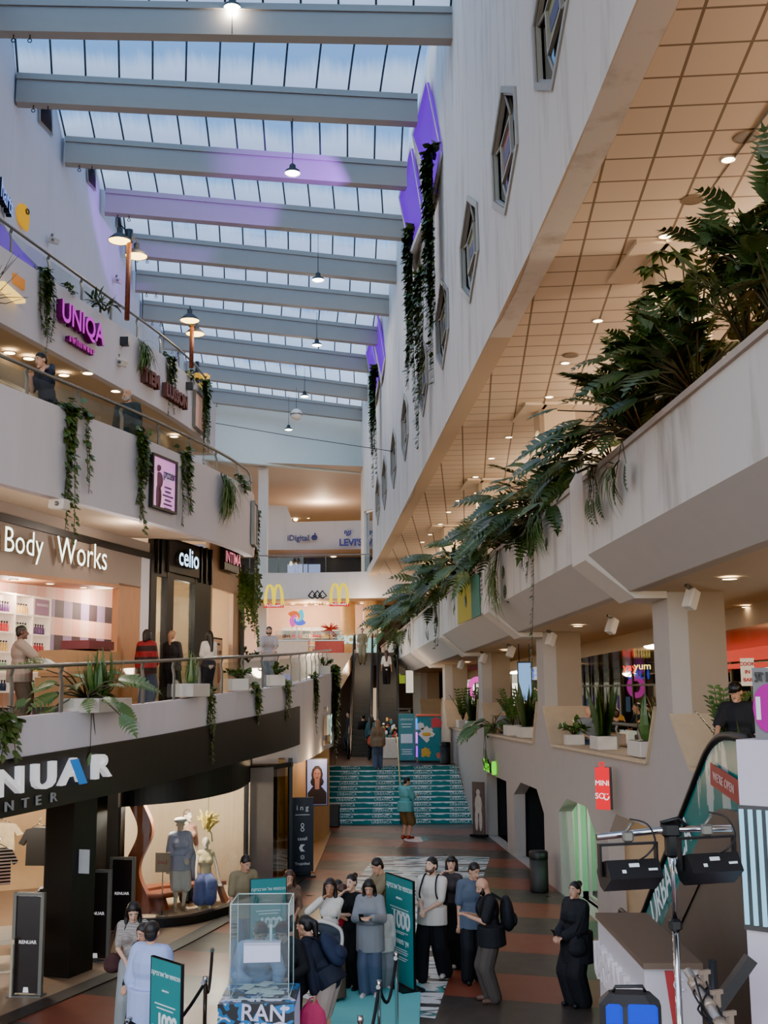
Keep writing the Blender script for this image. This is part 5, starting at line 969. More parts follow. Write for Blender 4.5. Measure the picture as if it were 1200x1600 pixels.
counter(-4.8, 59, 1.7, 'white counter on the left of the far sweet shop', mat('counter_cream', (226, 196, 170), .5)); counter(-2.9, 59.6, 1.5, 'counter in front of the sweet shop beside the escalator', mat('counter_red', (190, 70, 60), .5, var=.3)); counter(-.9, 57.5, 1.0, 'small glowing counter at the top of the escalators', glow('counter_light', (190, 255, 240), 1.2))
for k in range(7):
 x = -5.4 + k * .55; t = thing('stand_shelf', 'shelf unit of bright sweets, number %s from the left in the far shop' % ['one', 'two', 'three', 'four', 'five', 'six', 'seven'][k], 'shelf', (x, 62.3, 6.1)); b = MB()
 for z in (6.4, 6.8, 7.2, 7.6): b.box((x, 62.3, z), (.48, .3, .04))
 b.box((x, 62.45, 6.95), (.5, .04, 1.7)); obj('shelf_board', b, m_print, t)
 for z in (6.42, 6.82, 7.22):
  b = MB()
  for j in range(4): b.bbox((x - .17 + j * .115, 62.22, z + .1), (.09, .12, rnd.uniform(.12, .24)), 0, .02)
  obj('sweet_jars', b, mat('sweets_%d' % ((k + int(z * 10)) % 5), [(220, 60, 50), (240, 190, 60), (120, 70, 60), (230, 120, 160), (240, 230, 210)][(k + int(z * 10)) % 5], .4), t)
t = thing('plant_display', 'red leafy decoration in the far sweet shop', 'decoration', tuple(aty(510, 985, 61))); c = V((-2.9, 59.6, 7.55)); b = MB(); b.tube([c - UP * .62, c], .03, 6)
for k in range(26): a = rnd.uniform(0, 6.28); b.tube([c, c + V((math.cos(a) * .5, rnd.uniform(-.2, .2), math.sin(a) * .35))], [.05, .012], 5)
obj('leaves', b, mat('red_leaf', (190, 50, 40), .6), t)
b = MB(); b.lathe([(.38, 6.1), (.38, 9.6)], (-.75, 60.3, 0), 20); b.lathe([(.4, 6.1), (.4, 9.6)], (-2.0, 61.0, 0), 20); struct('wall_end_column', b, mat('lit_column', (226, 180, 120), .6))
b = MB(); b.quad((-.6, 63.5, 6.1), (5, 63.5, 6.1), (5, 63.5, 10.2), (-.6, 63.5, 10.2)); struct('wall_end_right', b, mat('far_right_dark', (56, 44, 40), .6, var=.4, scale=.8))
for px, py, w, h, c, lab in ((566, 972, .35, .3, (110, 80, 255), 'violet'), (592, 978, .25, 1.0, (255, 220, 170), 'warm')):
 p = aty(px, py, 63.42); b = MB(); b.box(tuple(p), (w, .06, h)); tag(obj('advert_screen', b, glow('far_panel_' + lab, c, 2)), 'small %s lit panel in the dark far right shop' % lab, 'screen')
b = MB(); c = aty(550, 1000, 60.5); b.text('KIOSK', frame(c, (1, 0, 0), UP), size=.55, extrude=.05, weight=.03); tag(obj('shop_sign', b, glow('white_green_letters', (220, 255, 245), 2.4)), 'white glowing letters at the head of the far escalators', 'sign')
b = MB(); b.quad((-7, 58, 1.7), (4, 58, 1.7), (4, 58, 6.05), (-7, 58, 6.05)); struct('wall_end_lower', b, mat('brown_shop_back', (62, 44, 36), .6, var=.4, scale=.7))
for k, (px, py, w, h, c) in enumerate(((594, 1100, .8, 1.6, (255, 220, 180)), (632, 1060, 1.2, .5, (170, 190, 60)), (560, 1090, .5, .6, (255, 190, 120)))):
 p = aty(px, py, 57.95); b = MB(); b.box(tuple(p), (w, .06, h)); tag(obj('advert_screen', b, glow('landing_panel_%d' % k, c, .8)), ['cream', 'lime green', 'amber'][k] + ' lit panel at the back of the landing', 'screen')
def escalator(name, label, base, top, width, side_m, flat_=1.3, ext=0., wrap=None):
 t = thing(name, label, 'escalator', tuple(base)); base, top = V(base), V(top); sg = 1 if top.y > base.y else -1
 b0 = base + V((0, -sg * flat_, 0)); t1 = top + V((0, sg * flat_, 0)); X = V((1, 0, 0))
 line = [b0, base, top, t1]
 def rail(x, h):
  pts = [p + X * x + UP * h for p in line]; sm = [pts[0]]
  for i in (1, 2):
   a, m_, c = pts[i - 1], pts[i], pts[i + 1]; u, v_ = (a - m_).normalized() * .55, (c - m_).normalized() * .55
   for k in range(7): s = k / 6; sm.append((m_ + u) * (1 - s) ** 2 + m_ * 2 * s * (1 - s) + (m_ + v_) * s * s)
  sm.append(pts[-1]); return sm
 for x, nm in ((0, 'left'), (width, 'right')):
  r_ = rail(x, .95); low = rail(x, .18); e0 = [low[0], low[0] + V((0, -sg * .25, .3)), low[0] + V((0, -sg * .25, .55))]; e1 = [r_[-1] + V((0, sg * .22, -.2)), r_[-1] + V((0, sg * .22, -.5)), low[-1]]
  b = MB(); b.tube(e0 + r_ + e1, .045, 8); obj('handrail', b, m_black, t)
  b = MB(); b.sheet([low, rail(x, .9)], False); obj('balustrade', b, wrap if (wrap and x == 0) else m_shopglass, t)
  b = MB(); k0 = rail(x, .2); k1 = rail(x, -.25); kk = rail(x, .2)
  b.sheet([[p + X * -.05 for p in k0], [p + X * -.05 for p in k1]], False); b.sheet([[p + X * .05 for p in k0], [p + X * .05 for p in k1]], False); b.sheet([[p - X * .05 for p in k0], [p + X * .05 for p in k0]], False); obj('skirt', b, side_m, t)
 b = MB(); L = top - base; n = int(abs(L.z) / .2)
 for k in range(n):
  p = base + L * (k / n); q = L / n; b.quad(p + X * .06, p + X * (width - .06), p + X * (width - .06) + UP * q.z, p + X * .06 + UP * q.z); c_ = p + UP * q.z; b.quad(c_ + X * .06, c_ + X * (width - .06), c_ + X * (width - .06) + V((0, q.y, 0)), c_ + X * .06 + V((0, q.y, 0)))
 obj('steps', b, mat('escalator_step', (66, 62, 58), .4, .6), t)
 b = MB(); b.quad(b0 + X * .05 + UP * .01, base + X * .05 + UP * .01, base + X * width + UP * .01, b0 + X * width + UP * .01); b.quad(top + X * .05 + UP * .01, t1 + X * .05 + UP * .01, t1 + X * width + UP * .01, top + X * width + UP * .01)
 u = [p + UP * -.3 for p in line]; b.quad(u[1], u[2], u[2] + X * width, u[1] + X * width); obj('truss', b, side_m, t); return t, line
m_truss = mat('truss_cladding', (104, 92, 82), .45, .35, var=.1, scale=2)
escalator('escalator', 'left far escalator rising behind the landing crowd', (-1.45, 46.2, 1.7), (-1.45, 53.4, 6.05), .1 + .75, m_truss, 1.0)
escalator('escalator', 'right far escalator with dark steps beside the right gallery', (-.35, 46.0, 1.7), (-.35, 53.2, 6.05), .9, m_truss, 1.0)
def brush():
 m = mat('teal_brushed_wrap', (150, 170, 165), .25, var=0); nt = m.node_tree; bs = nt.nodes['Principled BSDF']; N = nt.nodes.new; L = nt.links.new; tc = N('ShaderNodeTexCoord'); mp = N('ShaderNodeMapping'); mp.inputs['Scale'].default_value = (1, .9, .25); L(tc.outputs['Object'], mp.inputs[0]); nz = N('ShaderNodeTexNoise'); nz.inputs['Scale'].default_value = 1.6; nz.inputs['Detail'].default_value = 5; nz.inputs['Distortion'].default_value = .6; L(mp.outputs[0], nz.inputs['Vector'])
 r = N('ShaderNodeValToRGB'); r.color_ramp.interpolation = 'CONSTANT'; e = r.color_ramp.elements; e[0].color = C3(18, 116, 112); e[1].position = .54; e[1].color = C3(168, 180, 172); L(nz.outputs['Fac'], r.inputs[0]); L(r.outputs[0], bs.inputs['Base Color']); return m
t, ln = escalator('escalator', 'near escalator with teal wrapped side panels climbing to the right gallery', (3.58, 16.9, 0), (3.58, 12.6, 2.86), 1.0, m_truss, 1.2, wrap=brush())
b = MB(); P = [ln[1] + UP * -.2, ln[2] + UP * -.2, ln[3] + UP * -.2]; b.add([(3.55, 16.6, 0), (3.55, 16.3, .2), (3.55, 12.7, 2.62), (3.55, 11.3, 2.7), (3.55, 11.3, 0)], [(0, 1, 2, 3, 4)]); obj('side_cladding', b, m_truss, t)
b = MB(); M_ = frame((3.53, 12.25, 3.3), (0, -1, -.0), UP); b.box((0, 0, 0), (1.0, .24, .01), M=frame((3.55, 12.2, 3.32), (0, -1, -.12), UP)); obj('red_tape', b, mat('red_tape_print', (150, 62, 56), .5, var=.2), t); b = MB(); b.text("WE'RE OPEN", frame((3.535, 12.2, 3.32), (0, -1, -.12), UP), size=.13, extrude=.002); obj('lettering', b, mat('pale_red_print', (210, 170, 160), .6), t)
b = MB(); b.text('URBANICA', frame((3.53, 14.7, 2.0), (0, -1, .665), (0, .665, 1)), size=.52, extrude=.003); obj('lettering', b, m_print, t)
t = thing('sign_board', 'tall teal standing board with a white text box on the landing', 'sign', (.77, 43.0, 1.7)); b = MB(); b.box((.77, 43.0, 2.6), (.6, .12, 1.72)); obj('panel', b, mat('teal_grey_panel', (70, 140, 144), .5), t); b = MB(); b.bbox((.77, 42.93, 2.55), (.44, .02, .34), 0, .01); b.text('URBANICA', frame((.77, 42.93, 3.25), (1, 0, 0), UP), size=.1, extrude=.002)
for k, z in enumerate((3.08, 2.98, 2.15, 2.07, 1.99)): b.box((.77, 42.935, z), (.4 - .06 * (k % 2), .008, .03))
obj('lettering', b, m_print, t); b = MB(); b.box((.77, 43, 1.73), (.66, .3, .06)); obj('base', b, m_dark, t)
t = thing('game_kiosk', 'teal cube kiosk with jigsaw pieces and neon edge lights on the landing', 'kiosk', (1.56, 42.8, 1.7)); b = MB(); b.bbox((1.6, 43.0, 2.56), (.88, .9, 1.62), 0, .02); obj('body', b, mat('kiosk_teal', (28, 120, 130), .5), t); b = MB(); b.box((1.6, 43.0, 3.4), (.92, .94, .06)); obj('top', b, mat('kiosk_coral', (214, 96, 70), .5), t)
def jig(cx, cz, s, m, rot=0):
 b = MB(); pr = [(-s, -s), (-.3 * s, -s), (-.25 * s, -.75 * s), (.25 * s, -.75 * s), (.3 * s, -s), (s, -s), (s, -.3 * s), (1.25 * s, -.3 * s), (1.3 * s, .3 * s), (s, .3 * s), (s, s), (.3 * s, s), (.3 * s, 1.25 * s), (-.3 * s, 1.3 * s), (-.3 * s, s), (-s, s)]
 c_, s_ = math.cos(rot), math.sin(rot); b.prism([(x * c_ - y * s_, x * s_ + y * c_) for x, y in pr], .01, frame((cx, 42.545, cz), (1, 0, 0), UP)); obj('jigsaw_piece', b, m, t)
jig(1.5, 2.72, .22, mat('piece_white', (226, 214, 206), .5), .78); jig(1.85, 3.12, .17, mat('piece_red', (200, 52, 66), .5)); jig(1.45, 2.05, .15, mat('piece_yellow', (222, 168, 56), .5)); jig(1.95, 1.95, .09, mat('piece_coral', (220, 96, 80), .5), .4); jig(1.27, 3.0, .12, mat('piece_white', (226, 214, 206), .5))
b = MB(); b.ell((1.5, 42.53, 2.72), (.17, .012, .07)); obj('logo_patch', b, mat('piece_yellow', (222, 168, 56), .5), t)
for z, c in ((3.1, (60, 150, 255)), (2.6, (230, 110, 255)), (2.1, (170, 60, 255))): b = MB(); b.tube([(1.13, 42.5, z - .2), (1.13, 42.5, z + .2)], .035, 6); obj('neon_tube', b, glow('neon_%d' % int(z * 10), c, 3), t)
t = thing('market_stall', 'market stall packed with small goods in the middle of the landing', 'stall', (.35, 45.2, 1.7)); b = MB(); b.bbox((.35, 45.4, 2.1), (1.3, .7, .8), 0, .03); obj('counter', b, mat('stall_pale', (206, 196, 186), .6, var=.2), t); b = MB()
for x in (-.28, .98): b.tube([(x, 45.7, 1.7), (x, 45.7, 3.6)], .03, 6)
b.box((.35, 45.7, 3.6), (1.3, .06, .06)); b.box((.35, 45.72, 3.0), (1.26, .03, 1.0)); obj('frame', b, m_dark, t); b = MB(); rnd = random.Random(12)
for k in range(60): b.use(k % 4).bbox((.35 + rnd.uniform(-.6, .6), 45.4 + rnd.uniform(-.3, .2), 2.56 + rnd.uniform(0, .75) * (k % 3) / 2), (.09, .09, rnd.uniform(.06, .16)), 0, .02)
o = obj('small_goods', b, [m_print, mat('goods_red', (190, 60, 60), .5), mat('goods_gold', (220, 180, 90), .4), mat('goods_teal', (60, 120, 130), .5)], t); o['kind'] = 'stuff'
# ================================================================== PEOPLE AND MANNEQUINS
def fuse(mb, vox, sm=3, shrink=False):
 me = mesh_of('fuse', mb, m_black); o = bpy.data.objects.new('fuse', me); col.objects.link(o)
 r = o.modifiers.new('r', 'REMESH'); r.mode = 'VOXEL'; r.voxel_size = vox; r.use_smooth_shade = True
 if sm: s = o.modifiers.new('s', 'SMOOTH'); s.iterations = sm; s.factor = .5
 dg = bpy.context.evaluated_depsgraph_get(); out = bpy.data.meshes.new_from_object(o.evaluated_get(dg)); bpy.data.objects.remove(o); bpy.data.meshes.remove(me)
 out.materials.clear(); out.polygons.foreach_set('use_smooth', [True] * len(out.polygons)); out.polygons.foreach_set('material_index', [0] * len(out.polygons)); return out
def skin(k): return mat('skin_%d' % k, [(222, 176, 150), (200, 150, 122), (166, 116, 88), (96, 64, 50)][k], .5, var=.06, scale=14)
def cloth(name, rgb, var=.1): return mat('cloth_' + name, rgb, .85, var=var, scale=9, bump=.25)
m_hair = mat('hair_dark', (30, 24, 22), .5, var=.3, scale=30, stretch=(1, 1, .2)); m_hairb = mat('hair_brown', (70, 48, 36), .5, var=.3, scale=30); m_hairf = mat('hair_fair', (140, 100, 70), .5, var=.2, scale=30); m_hairg = mat('hair_grey', (150, 142, 136), .6, var=.2)
m_eyew = mat('eye_white', (225, 220, 215), .3, var=0); m_iris = mat('iris', (36, 26, 22), .3, var=0); m_lip = mat('lips', (150, 84, 78), .5, var=0)
def basis(up, fwd):
 up = V(up).normalized(); fwd = V(fwd); fwd = (fwd - up * fwd.dot(up)).normalized(); r = fwd.cross(up); return r, fwd, up
def MX(o, r, f, u): o = V(o); return Matrix(((r.x, f.x, u.x, o.x), (r.y, f.y, u.y, o.y), (r.z, f.z, u.z, o.z), (0, 0, 0, 1)))
HANDS = dict(down=(.135, .03, .46), clasp=(.025, .17, .6), phone=(.05, .2, .69), pocket=(.12, .03, .5), belly=(.05, .15, .58), face=(.05, .1, .84), back=(.08, -.12, .5), carry=(.12, .2, .62), cross=(-.07, .13, .66), rail=(.1, .24, .62), low=(.12, .22, .42), strap=(.1, .12, .72))
def person(label, loc, h=1.72, face=0., sk=1, sex='m', lean=0, hp=0, hy=0, R='down', L='down', feet=((.05, .02), (-.05, -.01)), top=None, sleeve=1., hem=.0, loose=0., pants=None, wide=0., plen=1., skirt=None, slen=.05, shoes=None, hair='short', hm=None, beard=None, far=False, hipz=None, group=None, name='person', cat='person', coat=None, coatlen=.2, nofeat=False, cap=None, bulk=1.):
 t = thing(name, label, cat, tuple(loc), face, group); hm = hm or m_hair
 vox = .026 if far else .0105; rad = math.radians; W = (1. if sex == 'm' else .9) * bulk
 hz = (hipz if hipz is not None else .525) ; P = V((0, 0, hz)); a = rad(lean); Us = V((0, math.sin(a), math.cos(a))); r_, f_, u_ = basis(Us, (0, math.cos(a), -math.sin(a)))
 waist = P + Us * .09; chest = P + Us * .2; neckb = P + Us * .305 - f_ * .005
 hr = rad(hp + lean * .55); hyaw = rad(hy); hf = V((-math.sin(hyaw) * math.cos(hr), math.cos(hyaw) * math.cos(hr), -math.sin(hr))); hu = V((-math.sin(hyaw) * math.sin(hr), math.cos(hyaw) * math.sin(hr), math.cos(hr)))
 hR, hF, hU = basis(hu, hf); skull = neckb + (Us * .5 + hU * .5).normalized() * .055 + hU * .052 + hF * .014
 HM = MX(skull, hR, hF, hU)
 S = {1: P + Us * .283 + r_ * .094 * W, -1: P + Us * .283 - r_ * .094 * W}; wr = {}; el = {}
 for s, hd in ((1, R), (-1, L)):
  q = HANDS[hd] if isinstance(hd, str) else hd; T = V((q[0] * s, q[1], q[2] + (hz - .525)))
  if lean and hd in ('down',): T = V((q[0] * s, q[1] + math.sin(a) * .3, q[2]))
  la, lb = .17, .152; d = T - S[s]; D = min(d.length, (la + lb) * .995); d = d.normalized(); T = S[s] + d * D
  pole = V((.55 * s, -.75, -.5)); pole = (pole - d * pole.dot(d)).normalized(); ca = (la * la + D * D - lb * lb) / (2 * la * D); ca = max(-1, min(1, ca)); el[s] = S[s] + d * la * ca + pole * la * math.sqrt(1 - ca * ca); wr[s] = T
 HJ = {}; KN = {}; AN = {}
 for s, ft in ((1, feet[0]), (-1, feet[1])):
  H = P + V((.047 * s * W, 0, -.015)); A = V((ft[0], ft[1], .045 + (ft[2] if len(ft) > 2 else 0))); lt, lc = .245, .24; d = A - H; D = d.length
  if D > (lt + lc) * .998: D = (lt + lc) * .998; A = H + d.normalized() * D
  d = d.normalized(); pole = V((.12 * s, 1, .0)); pole = (pole - d * pole.dot(d)).normalized(); ca = (lt * lt + D * D - lc * lc) / (2 * lt * D); ca = max(-1, min(1, ca)); KN[s] = H + d * lt * ca + pole * lt * math.sqrt(1 - ca * ca); HJ[s] = H; AN[s] = A
 TM = lambda c: MX(c, r_, f_, u_)
 def torso(b, g=0., low=0.):
  b.ell((0, 0, 0), (.098 * W + g, .064 * W + g, .1 + g), TM(chest + Us * .01), 12); b.ell((0, 0, 0), ((.082 if sex == 'm' else .07) * W + g, .056 * W + g, .095 + g), TM(waist), 12); b.ell((0, 0, 0), (.088 * W + g, .066 * W + g, .07 + g), TM(P + Us * .01), 12)
  b.cap(S[1] - r_ * .02, S[-1] + r_ * .02, .036 + g * .7, .036 + g * .7)
  if sex == 'f':
   for s in (1, -1): b.ell((0, 0, 0), (.036 + g, .036 + g, .036 + g), TM(chest + r_ * .04 * s + f_ * .042 - Us * .0), 8)
 b = MB(); torso(b); b.cap(neckb - Us * .02, skull - hU * .02 - hF * .012, .034, .031)
 b.ell((0, 0, 0), (.043, .053, .055), HM @ Matrix.Translation((0, -.004, .008)), 14); b.ell((0, 0, 0), (.034, .036, .045), HM @ Matrix.Translation((0, .017, -.03)), 12)
 b.cap(HM @ V((0, .05, .004)), HM @ V((0, .062, -.02)), .007, .0095, 6); b.ell((0, 0, 0), (.02, .012, .012), HM @ Matrix.Translation((0, .043, -.063)), 8)
 for s in (1, -1): b.ell((0, 0, 0), (.008, .014, .02), HM @ Matrix.Translation((s * .044, -.004, -.008)), 8)
 for s in (1, -1):
  b.cap(S[s], el[s], .028 * W, .022 * W); b.cap(el[s], wr[s], .022 * W, .0155 * W); d = (wr[s] - el[s]).normalized(); sd = d.cross(V((0, 0, 1)) if abs(d.z) < .8 else V((0, 1, 0))).normalized(); nn = d.cross(sd) * s
  if nn.z > 0 and abs(d.z) < .8: nn = -nn
  pc = wr[s] + d * .028; b.ell((0, 0, 0), (.022, .028, .011), MX(pc, sd, d, nn), 8)
  if not far:
   for k in range(4):
    o_ = pc + d * .02 + sd * (-.021 + .014 * k); ln = (.026, .031, .029, .023)[k]; m_ = o_ + d * ln * .8 + nn * ln * .25; e_ = m_ + d * ln * .35 + nn * ln * .75; b.cap(o_, m_, .006, .0056, 6); b.cap(m_, e_, .0056, .005, 6)
   ts = -1 if s > 0 else 1; o_ = wr[s] + d * .012 + sd * ts * .017; m_ = o_ + d * .02 + sd * ts * .014 + nn * .008; b.cap(o_, m_, .0078, .0066, 6); b.cap(m_, m_ + d * .018 + nn * .01, .0064, .0052, 6)
  else: b.cap(pc, pc + d * .04 + nn * .01, .014, .008, 6)
  b.cap(HJ[s], KN[s], .052 * W, .036 * W); b.cap(KN[s], AN[s], .036 * W, .021 * W); b.ell((0, 0, 0), (.031, .034, .075), MX(KN[s].lerp(AN[s], .3) - V((0, .008, 0)), V((1, 0, 0)), V((0, 1, 0)), V((0, 0, 1))), 8)
  b.cap(AN[s] + V((0, -.015, -.022)), AN[s] + V((.01 * s, .085, -.028)), .022, .017)
 for v in b.v: v *= h
 me = fuse(b, vox, 2); me.materials.append(skin(sk)); obj('body', me, None, t, True)
 def layer(nm, b, m, sm=3, v=None):
  for q in b.v: q *= h
  me = fuse(b, v or (vox * 1.12), sm); me.materials.append(m); return obj(nm, me, None, t, True)
 g = .0115 + loose
 if pants is not None:
  b = MB(); b.ell((0, 0, 0), (.092 * W + g, .07 * W + g, .06 + g), TM(P + Us * .015), 12)
  for s in (1, -1):
   b.cap(HJ[s] + V((0, 0, .01)), KN[s], .056 * W + g * .9, .041 * W + g + wide * .4)
   if plen > .6: e_ = KN[s].lerp(AN[s], min(1, plen)); b.cap(KN[s], e_ + V((0, 0, .0)), .041 * W + g + wide * .4, .03 + g * .7 + wide)
  layer('trousers' if plen > .6 else 'shorts', b, pants)
 if skirt is not None:
  b = MB(); n = 22; rows = []; zb = slen
  for k in range(9):
   q = k / 8; c = P + Us * .07 * (1 - q) if q == 0 else P.lerp(V((0, (AN[1].y + AN[-1].y) / 2, zb)), q); rx = .086 * W + .045 * min(1, q * 6) + wide * q; ry = .08 * W + .045 * min(1, q * 6) + wide * q
   rows.append([c + V((math.cos(a_) * rx * (1 + .04 * q * math.sin(7 * a_)), math.sin(a_) * ry * (1 + .04 * q * math.sin(7 * a_)), 0)) for a_ in [2 * PI * j / n for j in range(n + 1)]])
  b.sheet(rows); b.add(rows[-1][:-1], [tuple(range(n))])
  for q in b.v: q *= h
  obj('skirt', b, skirt, t, True)
 def topmesh(nm, m, g, sl, hm_):
  b = MB(); torso(b, g);
  if hm_ > 0: b.lathe([(0, -hm_ - .03), (1.04, -hm_ - .03), (1, .08), (0, .08)], n=16, M=TM(P) @ Matrix.Diagonal((.1 * W + g + .011, .08 * W + g + .013, 1, 1)))
  b.cap(neckb - Us * .035, neckb - Us * .012, .05, .042)
  if sl > 0:
   for s in (1, -1):
    d1 = min(1, sl / .5); e_ = S[s].lerp(el[s], d1); b.cap(S[s], e_, .03 * W + g * .85, .025 * W + g * .8)
    if sl > .5: b.cap(el[s], el[s].lerp(wr[s], (sl - .5) * 1.9), .025 * W + g * .8, .019 * W + g * .75)
  return layer(nm, b, m)
 if top is not None: topmesh('top', top, g, sleeve, hem)
 if coat is not None: topmesh('jacket', coat, g + .012, 1., coatlen)
 if shoes is not None:
  b = MB()
  for s in (1, -1):
   f0 = AN[s] + V((0, -.018, -.02)); f1 = AN[s] + V((.01 * s, .092, -.026)); b.cap(f0, f1, .027, .021); b.cap(f0 + UP * .0, AN[s] + V((0, .0, .006)), .027, .026)
  layer('shoes', b, shoes, 1);
 if hair not in (None, 'bald'):
  b = MB(); b.ell((0, 0, 0), (.05, .056, .05), HM @ Matrix.Translation((0, -.012, .022)), 12); b.ell((0, 0, 0), (.046, .034, .055), HM @ Matrix.Translation((0, -.03, -.005)), 10)
  if hair in ('long', 'verylong'):
   ln = .2 if hair == 'long' else .3; bk = neckb - Us * (ln - .09) - f_ * .055
   b.cap(HM @ V((0, -.03, .0)), HM @ V((0, -.045, -.06)), .05, .045); b.cap(HM @ V((0, -.045, -.05)), bk, .048, .03)
   for s in (1, -1): b.cap(HM @ V((s * .042, -.002, .02)), HM @ V((s * .047, .0, -.06)), .018, .02); b.cap(HM @ V((s * .047, .0, -.05)), neckb + r_ * s * .062 - Us * (ln * .5) + f_ * .035, .02, .014)
  if hair == 'bob':
   for s in (1, -1): b.cap(HM @ V((s * .038, -.012, .02)), HM @ V((s * .046, -.006, -.055)), .024, .02)
   b.cap(HM @ V((0, -.035, 0)), HM @ V((0, -.04, -.06)), .046, .04); b.ell((0, 0, 0), (.042, .012, .014), HM @ Matrix.Translation((0, .042, .036)), 8)
  if hair == 'bun': b.ell((0, 0, 0), (.03, .03, .03), HM @ Matrix.Translation((0, -.07, .04)), 10)
  if hair == 'pony': b.cap(HM @ V((0, -.055, .03)), HM @ V((0, -.09, -.0)), .022, .026); b.cap(HM @ V((0, -.09, 0)), HM @ V((0, -.085, -.12)), .028, .014)
  layer('hair', b, hm, 2)
 if beard is not None:
  b = MB(); b.ell((0, 0, 0), (.037, .03, .034), HM @ Matrix.Translation((0, .024, -.046)), 10)
  for s in (1, -1): b.cap(HM @ V((s * .04, .012, -.012)), HM @ V((s * .034, .026, -.045)), .008, .014)
  layer('beard', b, beard, 1)
 if cap is not None:
  b = MB(); b.ell((0, 0, 0), (.054, .062, .046), HM @ Matrix.Translation((0, -.002, .034)), 12); b.ell((0, 0, 0), (.04, .05, .008), HM @ Matrix.Translation((0, .07, .022)), 10); layer('cap', b, cap, 1)
 if not far and not nofeat:
  for nm, m, pr in (('eyes', m_eyew, [((s * .0185, .047, .006), (.008, .0045, .0045)) for s in (1, -1)]), ('irises', m_iris, [((s * .0185, .0505, .006), (.0038, .002, .0038)) for s in (1, -1)]), ('brows', hm if hair != 'bald' else m_hair, [((s * .0185, .05, .0175), (.0125, .004, .0026)) for s in (1, -1)]), ('mouth', m_lip, [((0, .0525, -.038), (.0145, .004, .0034))])):
   b = MB()
   for c, r in pr: b.ell((0, 0, 0), r, HM @ Matrix.Translation(c), 8)
   for q in b.v: q *= h
   obj(nm, b, m, t, True)
 return dict(t=t, h=h, wr={s: wr[s] * h for s in wr}, S={s: S[s] * h for s in S}, chest=chest * h, P=P * h, Us=Us, f=f_, r=r_, M=ROOT[t.name], HM=HM, W=W)
def P_at(px, py, h, floor=0., back=0.): q = atz(px, py, floor + h); k = 1 + back / q.y; return (q.x * k, q.y * k, floor)
def toward(deg): return math.radians(deg)          # 0 = looking away from the camera, 180 = towards it, 90 = to the left
def W_(p, v): return p['M'] @ V(v)
m_trainer = mat('trainer_pale', (206, 198, 188), .6, var=.1); m_shoe = mat('shoe_black', (30, 28, 28), .5); m_jean = cloth('denim', (74, 84, 104)); m_navy = cloth('navy', (34, 36, 48)); m_blk = cloth('black', (30, 29, 31)); m_khaki = cloth('khaki', (134, 120, 92))
m_stripe_t = stripes('fine_stripe_knit', (206, 196, 188), (70, 62, 60), 18); m_ltblue = cloth('light_blue', (164, 178, 222), .05); m_white_c = cloth('white', (214, 206, 196), .04); m_grey_c = cloth('grey', (132, 134, 138)); m_brown_c = cloth('brown', (92, 78, 66))
HIN = -.005
def backpack(p, label, m, sc=1., up=.0):
 t = thing('backpack', label, 'backpack', tuple(p['M'].translation), p['t'].rotation_euler.z); h = p['h']; c = p['chest'] - p['f'] * (.105 + .035 * sc) * h * p['W'] - p['Us'] * (.04 - up) * h; M_ = MX(c, p['r'], p['f'], p['Us']); b = MB()
 b.ell((0, 0, 0), (.095 * h * sc, .052 * h * sc, .13 * h * sc), M_, 12); b.ell((0, 0, 0), (.09 * h * sc, .055 * h * sc, .09 * h * sc), M_ @ Matrix.Translation((0, -.005, -.04 * h)), 12); me = fuse(b, .014, 3); me.materials.append(m); obj('bag', me, None, t, True)
 b = MB(); b.ell((0, 0, 0), (.07 * h * sc, .03 * h * sc, .05 * h * sc), M_ @ Matrix.Translation((0, -.048 * h, -.05 * h)), 10); obj('pocket', b, m, t, True)
 for s in (1, -1):
  S_ = p['S'][s]; q = [M_ @ V((s * .06 * h, .03 * h, .11 * h)), S_ - p['r'] * s * .035 * h + p['Us'] * .053 * h, S_ - p['r'] * s * .03 * h + p['f'] * .075 * h - p['Us'] * .01 * h, S_ - p['r'] * s * .015 * h + p['f'] * .088 * h - p['Us'] * .12 * h, M_ @ V((s * .085 * h, .06 * h, -.1 * h))]
  b = MB(); b.tube(catmull(q, 5), .013, 6); obj('strap', b, m_blk, t, True)
 return t
def bag(label, pos, m, w=.26, hh=.3, d=.1, strap=None, name='bag', rz=0.):
 t = thing(name, label, 'bag', tuple(pos), rz); b = MB(); b.ell((0, 0, -hh * .55), (w * .5, d * .5, hh * .5)); b.ell((0, 0, -hh * .72), (w * .52, d * .6, hh * .32)); b.ell((0, 0, -.02 - hh * .2), (w * .28, d * .35, hh * .2)); me = fuse(b, .014, 2); me.materials.append(m); obj('body', me, None, t, True)
 b = MB(); q = strap or [(-w * .25, 0, -hh * .2), (-w * .12, 0, .0), (0, 0, .015), (w * .12, 0, 0), (w * .25, 0, -hh * .2)]; b.tube(catmull(q, 4), .008, 6); obj('handle', b, m, t, True); return t
def phone(p, s, label):
 w = W_(p, p['wr'][s] + V((-s * .02, .075, .015))); t = thing('phone', label, 'phone', tuple(w), p['t'].rotation_euler.z); b = MB(); M_ = Matrix.Rotation(.9, 4, 'X'); b.bbox((0, 0, 0), (.072, .15, .009), 0, .003, M_); obj('body', b, m_black, t, True); b = MB(); b.box((0, 0, .0055), (.064, .138, .002), M=M_); obj('screen', b, mat('phone_screen', (120, 140, 160), .2, emit=.3), t, True); return t
p = person('bearded man in a white print T-shirt and wide black trousers striding beside the teal sign', P_at(674, 1340, 1.78), 1.78, toward(155), 0, lean=-2, R='clasp', L='clasp', feet=((.07, .12), (-.06, -.12, .01)), top=m_white_c, sleeve=.42, hem=.04, loose=.008, pants=m_blk, wide=.028, shoes=m_trainer, hair='short', beard=m_hairb, hy=-15)
